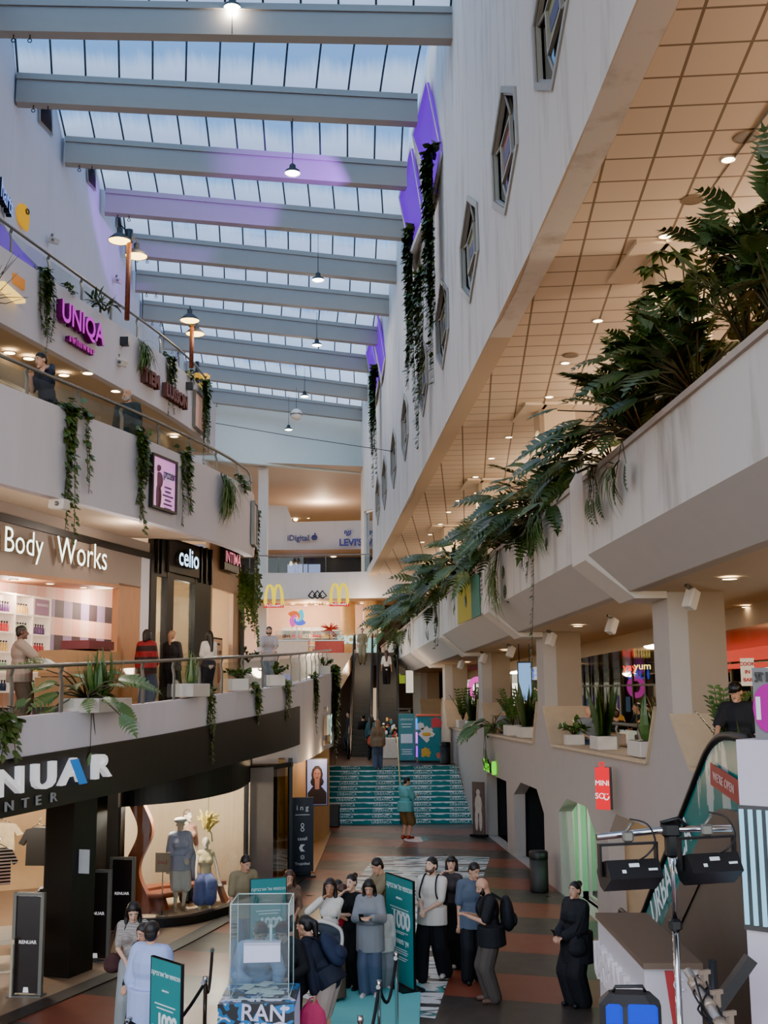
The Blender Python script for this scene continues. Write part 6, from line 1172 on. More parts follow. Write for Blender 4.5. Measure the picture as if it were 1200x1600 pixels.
backpack(p, 'black backpack worn by the bearded man in white', m_blk)
b = MB(); b.text('NORTH', W_(p, (0, 0, 0)) and p['M'] @ frame(p['chest'] + p['f'] * .098 * 1.78 + V((0, 0, .015)), -p['r'], UP) , size=.06, extrude=.012); obj('shirt_print', b, m_dark, p['t'])
person('woman with a short dark bob and off shoulder grey top behind the bearded man', P_at(705, 1338, 1.68), 1.68, toward(140), 0, 'f', R='face', L='down', top=cloth('charcoal_top', (70, 64, 64)), sleeve=.3, pants=m_blk, wide=.04, loose=.004, shoes=m_trainer, hair='bob', hy=30)
person('man in a plain slate blue T-shirt and black trousers looking down', P_at(737, 1346, 1.73), 1.73, toward(190), 1, R='down', L=(.1, .12, .56), top=cloth('slate_blue', (84, 93, 110)), sleeve=.42, hem=.05, loose=.01, pants=m_blk, wide=.012, shoes=m_shoe, hair='short', hp=22, hy=20, feet=((.07, .05), (-.05, 0)))
p = person('bald bearded man in a black T-shirt looking down at his hands', P_at(766, 1368, 1.7), 1.7, toward(95), 1, R='phone', L='phone', lean=4, top=m_blk, sleeve=.42, hem=.05, loose=.01, pants=cloth('grey_jeans', (78, 70, 64)), wide=.012, shoes=mat('shoe_brown', (96, 72, 60), .6), hair='bald', beard=m_hair, hp=28)
backpack(p, 'bulky black backpack on the bald man in black', m_blk, 1.15)
p = person('woman in a loose black outfit with tied up hair standing by the right shop', P_at(898, 1378, 1.64), 1.64, toward(118), 1, 'f', R='belly', L='belly', top=m_blk, sleeve=1., hem=.14, loose=.03, pants=m_blk, wide=.02, shoes=m_shoe, hair='bun', hy=18, bulk=1.08)
bag('black shoulder bag at the side of the woman in loose black', W_(p, (-.2, .14, 1.0)), m_blk, .26, .3, .12, [(-.05, 0, -.05), (.06, -.1, .25), (.1, -.12, .42), (.06, -.2, .2), (.0, -.06, -.05)])
phone(p, 1, 'dark phone in the hands of the woman in loose black')
p = person('woman with very long dark hair holding a dark jacket to her chest', P_at(516, 1372, 1.66), 1.66, toward(168), 2, 'f', R='face', L='cross', top=m_white_c, sleeve=1., hem=.0, skirt=m_brown_c, slen=.04, wide=.02, shoes=m_shoe, hair='verylong', hp=12, hy=8)
t = thing('jacket', 'dark denim jacket with cream fleece edge draped over the long haired woman\'s arm', 'jacket', tuple(W_(p, (0, .2, 1.0))), p['t'].rotation_euler.z); b = MB(); b.ell((-.06, .03, -.0), (.2, .07, .09)); b.ell((-.14, .02, -.16), (.1, .05, .2)); b.ell((.08, .04, .03), (.12, .06, .07)); me = fuse(b, .014, 3); me.materials.append(cloth('dark_denim', (58, 62, 70))); obj('cloth', me, None, t, True); b = MB(); b.tube(catmull([(.2, .06, .1), (.06, .1, .12), (-.1, .1, .09), (-.22, .06, .0), (-.24, .06, -.16), (-.2, .07, -.26)], 4), .024, 7); obj('fleece_edge', b, m_white_c, t, True)
p = person('woman in a grey cardigan and blue jeans looking down at her phone', P_at(578, 1370, 1.64), 1.64, toward(172), 1, 'f', R='phone', L='phone', top=cloth('beige_top', (150, 128, 112)), sleeve=.3, coat=m_grey_c, coatlen=.12, pants=m_jean, wide=.018, shoes=m_trainer, hair='long', hp=32)
phone(p, 1, 'phone held by the woman in the grey cardigan')
person('man in a khaki shirt reaching towards the phone beside the grey cardigan', P_at(601, 1351, 1.74, 0, .9), 1.74, toward(120), 1, R=(.06, .3, .66), L=(.04, .28, .62), lean=6, top=m_khaki, sleeve=.45, hem=.05, loose=.012, pants=m_brown_c, wide=.012, shoes=m_trainer, hair='short', hp=25)
person('child in a white hoodie and grey trousers half hidden by the teal sign', P_at(597, 1420, 1.2, 0, .45), 1.2, toward(200), 2, R='pocket', L='pocket', top=m_white_c, sleeve=1., hem=.06, loose=.02, pants=m_grey_c, wide=.02, shoes=m_trainer, hair='short', bulk=1.05)
p = person('woman in dark patterned trousers with a pink bag bending behind the group', P_at(553, 1376, 1.5), 1.5, toward(120), 1, 'f', lean=14, R='phone', L='phone', top=m_blk, sleeve=.4, pants=mat('patterned_cloth', (44, 42, 46), .9, var=.9, scale=22), wide=.02, shoes=m_trainer, hair='long', hm=m_hairb, hp=25)
bag('pink red shoulder bag on the woman in patterned trousers', W_(p, (.16, .12, .98)), cloth('pink_red', (176, 52, 64)), .3, .34, .16, [(-.06, 0, -.06), (0, -.04, .2), (.0, -.06, .28), (.05, -.04, .15), (.06, 0, -.06)])
person('woman raising a hand to her glasses at the back of the group', P_at(550, 1366, 1.62), 1.62, toward(150), 0, 'f', R='face', L='cross', top=m_blk, sleeve=.4, pants=m_blk, wide=.01, shoes=m_shoe, hair='bun', hp=5)
person('girl with dark hair leaning in behind the long haired woman', P_at(527, 1374, 1.5), 1.5, toward(200), 2, 'f', R='cross', L='cross', top=cloth('tan_top', (170, 140, 118)), sleeve=.6, pants=m_blk, wide=.015, shoes=m_trainer, hair='short', hp=15)
p = person('woman in a dark jacket and beige shorts bending over the acrylic box with a backpack', P_at(516, 1452, 1.45), 1.68, toward(68), 1, 'f', lean=34, R=(.02, .36, .64), L=(.14, .04, .36), top=m_navy, sleeve=1., hem=.015, loose=.012, pants=cloth('beige_shorts', (176, 160, 146)), plen=.4, wide=.02, shoes=m_trainer, hair='pony', hp=-8, hy=-5)
backpack(p, 'navy drawstring backpack on the bending woman', cloth('navy_bag', (36, 44, 66)), 1.05)
bag('bright pink plastic bag hanging from the bending woman\'s hand', W_(p, p['wr'][-1] + V((0, .02, -.08))), cloth('pink_plastic', (214, 60, 110)), .34, .42, .2, name='plastic_bag'); phone(p, 1, 'red backed phone in the bending woman\'s hand')
person('clerk in a pale blue shirt leaning on the printed box behind the acrylic case', P_at(396, 1452, 1.5), 1.74, toward(-160), 1, lean=28, R=(.1, .28, .58), L=(.1, .28, .56), top=m_ltblue, sleeve=1., hem=.08, loose=.014, pants=m_khaki, wide=.01, shoes=m_shoe, hair='short', hm=m_hairb, hp=20)
person('dark haired woman in a white shirt and black cardigan behind the acrylic case', P_at(455, 1446, 1.5), 1.64, toward(160), 1, 'f', lean=16, R='phone', L=(.08, .2, .6), top=m_white_c, sleeve=.9, coat=m_blk, coatlen=.05, pants=m_blk, wide=.01, shoes=m_shoe, hair='long', hp=30)
person('man in an olive T-shirt looking down beside the shop window', P_at(381, 1334, 1.74), 1.74, toward(215), 1, R='down', L='belly', top=m_khaki, sleeve=.42, hem=.05, loose=.01, pants=m_jean, shoes=m_shoe, hair='short', hp=28)
p = person('person in a brown floral top half hidden behind the teal sign at the back', P_at(452, 1358, 1.55), 1.55, toward(190), 1, 'f', R='face', L='belly', top=mat('floral_cloth', (120, 96, 80), .9, var=.8, scale=24), sleeve=.6, pants=m_brown_c, shoes=m_shoe, hair='long', hm=m_hairb, hp=20)
person('woman in a striped short sleeve top and pale jeans looking at her phone', P_at(209, 1404, 1.68), 1.68, toward(192), 0, 'f', R='belly', L='belly', top=m_stripe_t, sleeve=.4, pants=cloth('pale_denim', (150, 154, 156)), wide=.04, shoes=m_trainer, hair='long', hp=35)
bag('brown shoulder bag on the striped top woman\'s arm', V(P_at(209, 1404, 1.68)) + V((-.26, .05, 1.02)), cloth('maroon_leather', (64, 38, 36)), .24, .26, .12, [(-.05, 0, -.06), (.0, 0, .2), (.06, .0, .36), (.06, 0, .15), (.05, 0, -.06)])
person('man in a loose light blue shirt seen from behind next to the teal sign', P_at(238, 1440, 1.76), 1.76, toward(-28), 1, R='down', L='pocket', top=m_ltblue, sleeve=.9, hem=.16, loose=.03, pants=cloth('grey_trousers', (110, 104, 102)), wide=.012, shoes=m_shoe, hair='short', hy=20)
person('woman in black with dark hair hidden between the striped top and the blue shirt', P_at(229, 1440, 1.6), 1.6, toward(150), 1, 'f', R='belly', L='down', top=m_blk, sleeve=1., loose=.01, pants=m_blk, shoes=m_shoe, hair='long', hp=20)
person('man in an aqua T-shirt and olive shorts standing alone by the stairs', P_at(633, 1214, 1.78), 1.78, toward(-50), 1, R='phone', L='phone', top=cloth('aqua', (96, 164, 168)), sleeve=.42, hem=.05, loose=.016, pants=cloth('olive_shorts', (116, 96, 66)), plen=.4, wide=.02, shoes=mat('shoe_red', (150, 60, 44), .6), hair='short', hp=20, hy=-20, bulk=1.08)
LZ = 1.7
LAND = [((590, 1124), 1.66, 5, 'f', 'woman with long fair hair and jeans walking onto the landing', dict(top=cloth('leopard', (120, 100, 80), .5), sleeve=1., loose=.015, hem=.04, pants=m_jean, hair='long', hm=m_hairf, shoes=m_brown_c)),
  ((567, 1116), 1.66, 20, 'f', 'woman in a black top and white trousers on the landing', dict(top=m_blk, sleeve=.5, pants=m_white_c, wide=.03, hair='short', shoes=m_trainer)),
  ((580, 1118), 1.68, -10, 'f', 'woman with long black hair and an orange bag on the landing', dict(top=cloth('teal_top', (60, 90, 92)), sleeve=1., pants=m_blk, hair='long', shoes=m_shoe)),
  ((607, 1118), 1.6, -5, 'f', 'person with a yellow bag and patterned shawl by the stall', dict(top=cloth('shawl', (150, 140, 130), .6), sleeve=1., loose=.02, hem=.1, pants=m_blk, hair='long', hm=m_hairf, shoes=m_shoe)),
  ((545, 1112), 1.7, 100, 'm', 'man in black at the left edge of the landing by the vine', dict(top=m_blk, sleeve=.45, pants=m_blk, hair='short', shoes=m_shoe)),
  ((560, 1110), 1.7, 190, 'f', 'shopper in grey further back on the landing', dict(top=m_grey_c, sleeve=1., pants=m_blk, hair='bob', shoes=m_shoe)),
  ((640, 1108), 1.7, 170, 'm', 'man with dark hair behind the teal board on the landing', dict(top=m_brown_c, sleeve=1., pants=m_jean, hair='short', shoes=m_shoe))]
for i, ((px, py), h, fc, sx, lab, kw) in enumerate(LAND): person(lab, P_at(px, py, h, LZ), h, toward(fc), 1, sx, far=True, feet=((.05, .06), (-.05, -.05)), **kw)
p = V(P_at(580, 1118, 1.68, LZ)); bag('orange red bag carried by the black haired woman on the landing', p + V((.02, -.2, .95)), cloth('orange_red', (190, 70, 44)), .34, .4, .14)
p = V(P_at(607, 1118, 1.6, LZ)); bag('mustard yellow bag carried by the person in the shawl', p + V((-.02, -.22, .85)), cloth('mustard', (190, 160, 90)), .32, .4, .12)
p = aty(583, 1085, 51.8); person('person in white riding up the right far escalator', (.05, 50.6, 4.42), 1.68, toward(0), 1, 'f', far=True, top=m_white_c, sleeve=.5, pants=m_blk, hair='long', shoes=m_shoe, hm=m_hairb)
person('person on the left far escalator in beige', (-1.05, 52.4, 5.5), 1.68, toward(180), 1, 'm', far=True, top=m_khaki, sleeve=.5, pants=m_khaki, hair='short', shoes=m_shoe)
def on_l1(px, y): q = aty(px, 1060, y); return (q.x, q.y, l1(q.y))
p = person('man in a grey hoodie and dark trousers carrying a box at the shop front', (-6.35, 19.85, l1(19.85)), 1.74, toward(-72), 3, R=(.1, .26, .62), L=(.1, .26, .62), top=cloth('taupe_hoodie', (150, 132, 118)), sleeve=1., hem=.06, loose=.02, pants=m_brown_c, wide=.02, shoes=m_trainer, hair='short')
t = thing('parcel', 'dark crate with packages held by the man in the grey hoodie', 'box', tuple(W_(p, (0, .52, 1.02)))); b = MB(); c = W_(p, (0, .52, 1.05)); b.box(tuple(c), (.42, .3, .2), .3); obj('crate', b, m_black, t); b = MB(); b.box(tuple(c + UP * .15), (.38, .24, .08), .35); obj('package', b, mat('card_paper', (196, 176, 150), .8), t)
b = MB(); q = W_(p, (.0, .42, .62)); t = bag('black and maroon pleated bag hanging beside the hoodie man\'s legs', q + UP * .28, m_blk, .34, .62, .16); b = MB(); b.lathe([(0, 0), (.13, 0), (.13, .01), (0, .01)], (0, 0, 0), 20, Matrix.Translation((0, -.1, -.36)) @ Matrix.Rotation(PI / 2, 4, 'X')); obj('round_patch', b, mat('maroon_patch', (116, 34, 56), .6), t, True); b = MB(); b.text('A', frame((0, -.115, -.34), (1, 0, 0), UP), size=.17, extrude=.003); obj('lettering', b, m_print, t, True)
person('person with dark curly hair in a red and black striped jumper seen from behind', on_l1(228, 24.2), 1.68, toward(-20), 1, 'f', R='belly', L='down', top=stripes('red_black_stripe', (128, 28, 36), (40, 26, 28), 1.35), sleeve=1., hem=.05, loose=.022, pants=m_jean, shoes=m_shoe, hair='bob')
person('woman with a fair ponytail in a black and white top seen from behind', on_l1(268, 25.2), 1.66, toward(-15), 0, 'f', R='belly', L='belly', top=m_blk, sleeve=.6, hem=.03, loose=.015, pants=m_blk, shoes=m_shoe, hair='pony', hm=m_hairf)
person('woman with long dark hair in a white T-shirt by the discount poster', on_l1(326, 27.2), 1.66, toward(40), 1, 'f', R='belly', L='belly', top=m_white_c, sleeve=.45, loose=.01, pants=m_navy, shoes=m_shoe, hair='long')
p = person('man in a pale polo shirt with sunglasses at his collar leaning on the handrail', on_l1(420, 33.2), 1.8, toward(182), 0, R='rail', L='rail', top=cloth('pale_polo', (196, 184, 184), .03), sleeve=.42, hem=.05, loose=.01, pants=cloth('washed_denim', (140, 148, 160)), shoes=m_trainer, hair='short', beard=m_hairb)
t = thing('cardboard_boxes', 'brown cardboard boxes stacked on a trolley behind the spiky plant', 'boxes', tuple(cv_at(offset(EC, 2.0), 20.2) + UP * l1(20.2)))
for k, (yy, z, w, hh) in enumerate(((19.6, 0, .9, .5), (20.5, 0, .85, .5), (19.7, .5, .95, .45), (20.6, .5, .8, .42), (20.3, .95, .9, .16))):
 q = cv_at(offset(EC, 1.55), yy); d = cv_dir(EC, yy); b = MB(); b.box((0, 0, 0), (w, hh - .01, .55), M=frame(q + UP * (l1(yy) + .35 + z + hh / 2), d, UP)); obj('cardboard_box', b, mat('cardboard', (166, 124, 82), .8, var=.08) if k < 4 else mat('box_maroon', (96, 36, 40), .7), t)
b = MB(); q = cv_at(offset(EC, 1.55), 20.1); d = cv_dir(EC, 20.1); b.box((0, .2, 0), (1.9, .26, .6), M=frame(q + UP * l1(21.7), d, UP)); obj('trolley', b, m_dark, t)
person('man in a dark top leaning on the second floor railing and looking down', (lambda q: (q.x, q.y, 7.84))(hit(77, 592, [(p_[0], p_[1]) for p_ in offset(L2C[:-14], .42)])), 1.7, toward(150), 1, R=(.02, .2, .74), L='face', lean=14, top=m_navy, sleeve=.45, pants=m_blk, shoes=m_shoe, hair='short', hp=10)
(lambda q: person('bald bearded man in a dark green coat at the second floor railing', (q.x, q.y, 7.84), 1.72, toward(165), 1, lean=8, R='down', L='down', top=cloth('dark_green', (46, 54, 54)), sleeve=1., loose=.012, hem=.1, pants=m_blk, shoes=m_shoe, hair='bald', beard=m_hairg))(hit(203, 628, [(p_[0], p_[1]) for p_ in offset(L2C[:-14], .42)]))
q = aty(1150, 1064, 15.4); person('man in a black cap and black T-shirt behind the handrail by the near escalator', (q.x, q.y, q.z - 1.78), 1.76, toward(148), 1, R='rail', L='down', top=m_blk, sleeve=.45, hem=.05, loose=.015, pants=m_blk, shoes=m_shoe, hair='short', cap=m_black, hp=16)
SIT = [(918, 1107, 20.8, 200, 'bald', 'seated bald man in grey by the tall spiky plant', m_grey_c, None), (958, 1100, 22.4, 160, 'short', 'seated person in a yellow top behind the handrail', cloth('yellow', (206, 150, 60)), m_hairf), (962, 1112, 21.2, 10, 'short', 'seated person seen from behind in black near the yellow top', m_blk, m_hairb), (1010, 1098, 20.6, 170, 'bob', 'seated woman in black resting her chin on her hand', m_blk, m_hairb), (1032, 1095, 21.5, 120, 'long', 'seated woman in white at the edge of the pillar', m_white_c, m_hair), (995, 1095, 23.5, 90, 'short', 'seated person in dark clothes at the back table', m_navy, m_hair), (790, 1108, 30, 180, 'short', 'seated person in dark grey at the second planter window', m_grey_c, m_hair), (812, 1100, 31, 150, 'long', 'seated woman in brown at the second planter window', m_brown_c, m_hair), (826, 1103, 29.5, 210, 'bob', 'seated woman in black at the second planter window', m_blk, m_hair), (744, 1105, 37, 170, 'short', 'seated man in black at the third planter window', m_blk, m_hair)]
for px, py, y, fc, hr_, lab, tp, hmm in SIT:
 q = aty(px, py, y + 4.2); person(lab, (q.x, q.y, 2.45), 1.7, toward(fc), 1, 'f' if hr_ in ('long', 'bob') else 'm', far=True, hipz=min(.42, max(.27, (q.z - 2.45) / 1.7 - .44)), feet=((.06, .24), (-.06, .24)), R='face' if 'chin' in lab else 'carry', L='carry', top=tp, sleeve=.6, loose=.01, pants=m_jean, shoes=m_shoe, hair=hr_, hm=hmm or m_hair)
 t = thing('cafe_chair', 'dark cafe chair under the %s' % lab[7:], 'chair', (q.x, q.y, 2.45), toward(fc)); sh = min(.42, max(.27, (q.z - 2.45) / 1.7 - .44)) * 1.7 - .14
 b = MB(); b.bbox((0, .03, sh), (.42, .42, .05), 0, .015); obj('seat', b, m_wood, t, True); b = MB(); b.bbox((0, -.19, sh + .3), (.4, .04, .3), 0, .015); obj('backrest', b, m_wood, t, True)
 for sx in (-1, 1):
  for sy in (-1, 1): b = MB(); b.tube([(sx * .18, .03 + sy * .18, 0), (sx * .17, .03 + sy * .17, sh)], .016, 6); obj('leg', b, m_dark, t, True)
m_mann = mat('mannequin_ivory', (226, 210, 186), .5, var=.03)
_mats['skin_4'] = m_mann; _skin = skin
def skin(k): return m_mann if k == 4 else _skin(k)
person('standing mannequin in a striped blue shirt, shorts and white beret in the shop window', (-4.02, 22.75, .15), 1.74, toward(205), 4, 'f', R='down', L='belly', top=stripes('blue_fine_stripe', (150, 150, 182), (206, 204, 214), 14, 0), sleeve=.95, hem=.05, loose=.02, pants=m_white_c, plen=.3, wide=.0, shoes=mat('sandal_tan', (176, 156, 130), .6), hair=None, cap=None, nofeat=True, name='mannequin', cat='mannequin')
b = MB(); q = V((-4.02, 22.75, .15 + 1.70)); b.ell(tuple(q), (.13, .13, .06)); tag(obj('beret', b, m_white_c), 'white beret on the standing mannequin in stripes', 'hat')
person('mannequin at the back of the shop window in a pink top and jeans', (-4.05, 23.75, .15), 1.8, toward(225), 4, 'f', R='down', L='down', top=cloth('dusty_pink', (196, 150, 130)), sleeve=.6, pants=m_jean, wide=.015, shoes=m_shoe, hair='short', hm=mat('mannequin_dark', (110, 90, 76), .6), nofeat=True, name='mannequin', cat='mannequin')
person('seated cream mannequin in a cream top and blue skirt on the terracotta bench', (-3.62, 23.4, .15), 1.66, toward(190), 4, 'f', hipz=.31, R='low', L=(.18, .1, .44), feet=((.06, .24), (-.04, .22)), top=cloth('cream_top', (228, 208, 160), .03), sleeve=.0, hem=.0, pants=cloth('blue_skirt', (96, 104, 158)), wide=.05, plen=.72, shoes=mat('shoe_cream', (220, 200, 170), .5), hair=None, nofeat=True, name='mannequin', cat='mannequin')
# ================================================================== PLANTS
def leafmat(name, rgb, var=.35):
 m = mat(name, rgb, .42, var=var, scale=3); return m
g_vine = leafmat('leaf_ivy', (74, 92, 48)); g_dark = leafmat('leaf_dark', (60, 76, 42)); g_mid = leafmat('leaf_mid', (78, 104, 56)); g_light = leafmat('leaf_light', (110, 128, 78)); g_grass = leafmat('leaf_grass', (84, 104, 60)); m_stem = mat('stem', (66, 60, 40), .7, var=.2)
def heart(): return ([(0, 0, 0), (-.3, .12, .04), (-.4, .38, .02), (-.22, .74, -.04), (0, 1, -.1), (.22, .74, -.04), (.4, .38, .02), (.3, .12, .04), (0, .45, -.03)], [(0, 8, 2, 1), (8, 4, 3, 2), (8, 6, 5, 4), (0, 7, 6, 8)])
def lance(w=.16): return ([(0, 0, 0), (-w, .3, .03), (-w * .9, .6, .0), (0, 1, -.16), (w * .9, .6, 0), (w, .3, .03), (0, .5, -.02)], [(0, 6, 2, 1), (6, 3, 2), (6, 4, 3), (0, 5, 4, 6)])
def strap(w=.05, bend=.5):
 vs = []; n = 5
 for k in range(n + 1): t = k / n; ww = w * (1 - t ** 2.2) + .004; y = t * (1 - .25 * bend * t); z = -bend * t * t; vs += [(-ww, y, z), (ww, y, z)]
 return (vs, [(2 * k, 2 * k + 1, 2 * k + 3, 2 * k + 2) for k in range(n)])
def lobed(n=7, wid=.42, droop=.25):             # deeply cut philodendron blade
 vs = []; fs = []
 def mid(t): return (0, t, .04 - droop * t * t)
 for k in range(n):
  t0, t1 = k / n, (k + .62) / n; tm = (t0 + t1) / 2; w = wid * (math.sin(PI * (.18 + .78 * tm)) ** .8)
  for s in (-1, 1):
   i = len(vs); tip = (s * w, min(1.05, tm + .17 * (1 - tm) + .1), .0 - droop * tm * tm - .12 * w); a, c = mid(t0), mid(min(1, t1 + .3 / n)); m1 = (s * w * .55, tm + .01, .05 - droop * tm * tm); m2 = (s * w * .6, tm + .19 * (1 - tm) + .04, .04 - droop * tm * tm)
   vs += [a, c, m2, tip, m1]; fs.append((i, i + 1, i + 2, i + 4) if s > 0 else (i, i + 4, i + 2, i + 1)); fs.append((i + 4, i + 2, i + 3) if s > 0 else (i + 4, i + 3, i + 2))
 i = len(vs); vs += [(-.07, .88, -droop * .7), (.07, .88, -droop * .7), (0, 1.12, -droop * 1.2)]; fs.append((i, i + 1, i + 2)); return vs, fs
LEAF = dict(heart=heart(), lance=lance(), narrow=lance(.1), wide=lance(.24), strap=strap(), grass=strap(.03, .9), blade=strap(.06, .06), lobed=lobed(), lobed2=lobed(9, .34, .4))
def put(b, kind, o, d, up, sc):
 d = V(d).normalized(); up = V(up); x = d.cross(up)
 if x.length < 1e-4: x = d.orthogonal()
 x.normalize(); z = x.cross(d); o = V(o); M_ = Matrix(((x.x * sc, d.x * sc, z.x * sc, o.x), (x.y * sc, d.y * sc, z.y * sc, o.y), (x.z * sc, d.z * sc, z.z * sc, o.z), (0, 0, 0, 1))); vs, fs = LEAF[kind]; b.add(vs, fs, M_)
def rv(r): return V((r.uniform(-1, 1), r.uniform(-1, 1), r.uniform(-1, 1)))
def vine(label, top, length, out, seed=0, strands=5, width=.35, leaf=.1, dens=1.1, m=None, tail=1.6, name='hanging_vine', crown=1., group=None):
 strands = int(strands * 1.4 + .5) if strands > 2 else strands; leaf *= 1.08
 r = random.Random(seed); t = thing(name, label, 'hanging plant', tuple(top), 0, group); top = V(top); out = V(out).normalized(); side = UP.cross(out); sb = MB(); lb = MB()
 for k in range(strands):
  L = length * (r.uniform(.35, .8) if k >= 2 else (1. if k == 0 else r.uniform(.75, .95))); off = side * r.uniform(-.5, .5) * width; p = top + off + out * r.uniform(-.05, .03) + UP * .02; pts = [p - out * .12 + UP * r.uniform(.02, .12), p + out * .03 + UP * .05]; n = max(4, int(L / .14)); ph = r.uniform(0, 6)
  for i in range(1, n + 1): q = i / n; pts.append(p + out * (.07 + .03 * math.sin(ph + q * 5)) + side * (.07 * math.sin(ph * 2 + q * 4) * q) - UP * L * q)
  sb.tube(pts, .006, 4, cap=False)
  nl = int(L / leaf * 2.6 * dens)
  for i in range(nl):
   q = (i / nl) ** 1.15; f = q * (len(pts) - 2) + 1; j = min(int(f), len(pts) - 2); c = pts[j].lerp(pts[j + 1], f - j); a = r.uniform(-1.3, 1.3); d = (side * math.sin(a) + out * (.25 + .6 * r.random()) - UP * r.uniform(.1, 1.0)); put(lb, 'heart', c + side * r.uniform(-.03, .03), d, out + UP * .7 + rv(r) * .4, leaf * r.uniform(.85, 1.45) * (1 - .35 * q))
 for i in range(int(26 * crown)):
  c = top + side * r.uniform(-.6, .6) * width + out * r.uniform(-.12, .1) + UP * r.uniform(-.08, .16); put(lb, 'heart', c, rv(r) + out * .7, UP + out * .6 + rv(r) * .5, leaf * r.uniform(.8, 1.35))
 obj('stems', sb, m_stem, t); obj('foliage', lb, m or g_vine, t); return t
def grassy(label, top, length, out, seed=0, width=.5, n=150, m=None):
 r = random.Random(seed); t = thing('trailing_grass', label, 'hanging plant', tuple(top)); top = V(top); out = V(out).normalized(); side = UP.cross(out); lb = MB(); sb = MB()
 for i in range(n):
  q = r.random() ** .8; o = top + side * r.uniform(-.45, .45) * width * (1 - q * .35) + out * (.02 + .1 * math.sin(q * 3)) - UP * length * .72 * q; a = r.uniform(-1.2, 1.2); put(lb, 'grass', o, out * r.uniform(.3, 1) + side * math.sin(a) * .8 - UP * r.uniform(.0, .9) + UP * .25 * (1 - q), UP + out * .4, r.uniform(.28, .5))
 for k in range(8): o = top + side * r.uniform(-.35, .35) * width; sb.tube([o, o + out * .08 - UP * length * .35, o + out * .07 - UP * length * .75], .008, 4)
 obj('stems', sb, m_stem, t); obj('foliage', lb, m or g_grass, t); return t
def bush(label, c, rad, seed, kind='lance', n=90, leaf=.2, m=None, name='shrub', cat='plant', up=.4, pot=None, potm=None, hgt=None, out=None):
 r = random.Random(seed); t = thing(name, label, cat, tuple(c)); c = V(c); lb = MB(); sb = MB(); hgt = hgt or rad
 ns = max(4, n // 9)
 for k in range(ns):
  a = r.uniform(0, 6.28); q = r.uniform(.25, 1); tip = c + V((math.cos(a) * rad * q, math.sin(a) * rad * q, hgt * (up + r.uniform(-.2, .8) * (1.15 - q))));
  if out is not None: tip += V(out) * r.uniform(.1, .5)
  mid = c.lerp(tip, .55) + UP * hgt * .18; sb.tube([c, mid, tip], [.016, .01, .005], 5)
  for j in range(9): f = .3 + .7 * j / 8; p = (c.lerp(mid, f / .55) if f < .55 else mid.lerp(tip, (f - .55) / .45)); put(lb, kind, p, rv(r) + (tip - c).normalized() * .8 + UP * .1, UP + rv(r) * .35, leaf * r.uniform(.6, 1.2))
 obj('stems', sb, m_stem, t); obj('foliage', lb, m or g_mid, t)
 if pot: b = MB(); w, h = pot; b.bbox((c.x, c.y, c.z - h / 2 + .02), (w, w * .7, h), .07, .012); obj('pot', b, potm or m_pot, t)
 return t
m_pot = mat('pot_stone', (206, 196, 186), .7, var=.06)
def rosette(label, c, n, ln, seed, kind='blade', spread=.5, m=None, pot=None, potm=None, name='potted_plant', rz=.07, w=1.):
 r = random.Random(seed); t = thing(name, label, 'potted plant', tuple(c)); c = V(c); lb = MB()
 for k in range(n): a = r.uniform(0, 6.28); s = r.uniform(.1, 1) * spread; put(lb, kind, c + V((math.cos(a), math.sin(a), 0)) * .05, V((math.cos(a) * s, math.sin(a) * s, 1)), V((math.cos(a), math.sin(a), .3)) if kind != 'blade' else V((math.cos(a + 1), math.sin(a + 1), 0)), ln * r.uniform(.6, 1.1))
 obj('foliage', lb, m or g_dark, t)
 if pot: b = MB(); W_p, h = pot; b.bbox((c.x, c.y, c.z - h / 2 + .02), (W_p * .62, W_p, h), rz, .012); obj('pot', b, potm or m_pot, t); b = MB(); b.box((c.x, c.y, c.z + .015), (W_p * .55, W_p * .92, .02), rz); obj('soil', b, m_dark, t)
 return t
def zz(label, c, n, ln, seed, pot=None, m=None, name='potted_plant'):   # upright stems with paired leaflets
 r = random.Random(seed); t = thing(name, label, 'potted plant', tuple(c)); c = V(c); lb = MB(); sb = MB()
 for k in range(n):
  a = 6.28 * k / n + r.uniform(-.3, .3); s = r.uniform(.12, .5); L = ln * r.uniform(.6, 1.1); d = V((math.cos(a) * s, math.sin(a) * s, 1)).normalized(); pts = [c, c + d * L * .5, c + d * L + V((math.cos(a), math.sin(a), 0)) * L * s * .3]; sb.tube(pts, [.014, .01, .005], 5); sd = d.cross(V((math.cos(a), math.sin(a), 0))).normalized()
  for j in range(9):
   q = .25 + .75 * j / 8; p = pts[0].lerp(pts[1], q * 2) if q < .5 else pts[1].lerp(pts[2], q * 2 - 1)
   for s2 in (-1, 1): put(lb, 'wide', p, sd * s2 + d * .7, V((-math.cos(a), -math.sin(a), .8)), .13 * ln / .9)
 obj('stems', sb, m_stem, t); obj('foliage', lb, m or g_mid, t)
 if pot: b = MB(); W_p, h = pot; b.bbox((c.x, c.y, c.z - h / 2 + .02), (W_p * .62, W_p, h), .07, .012); obj('pot', b, m_pot, t)
 return t
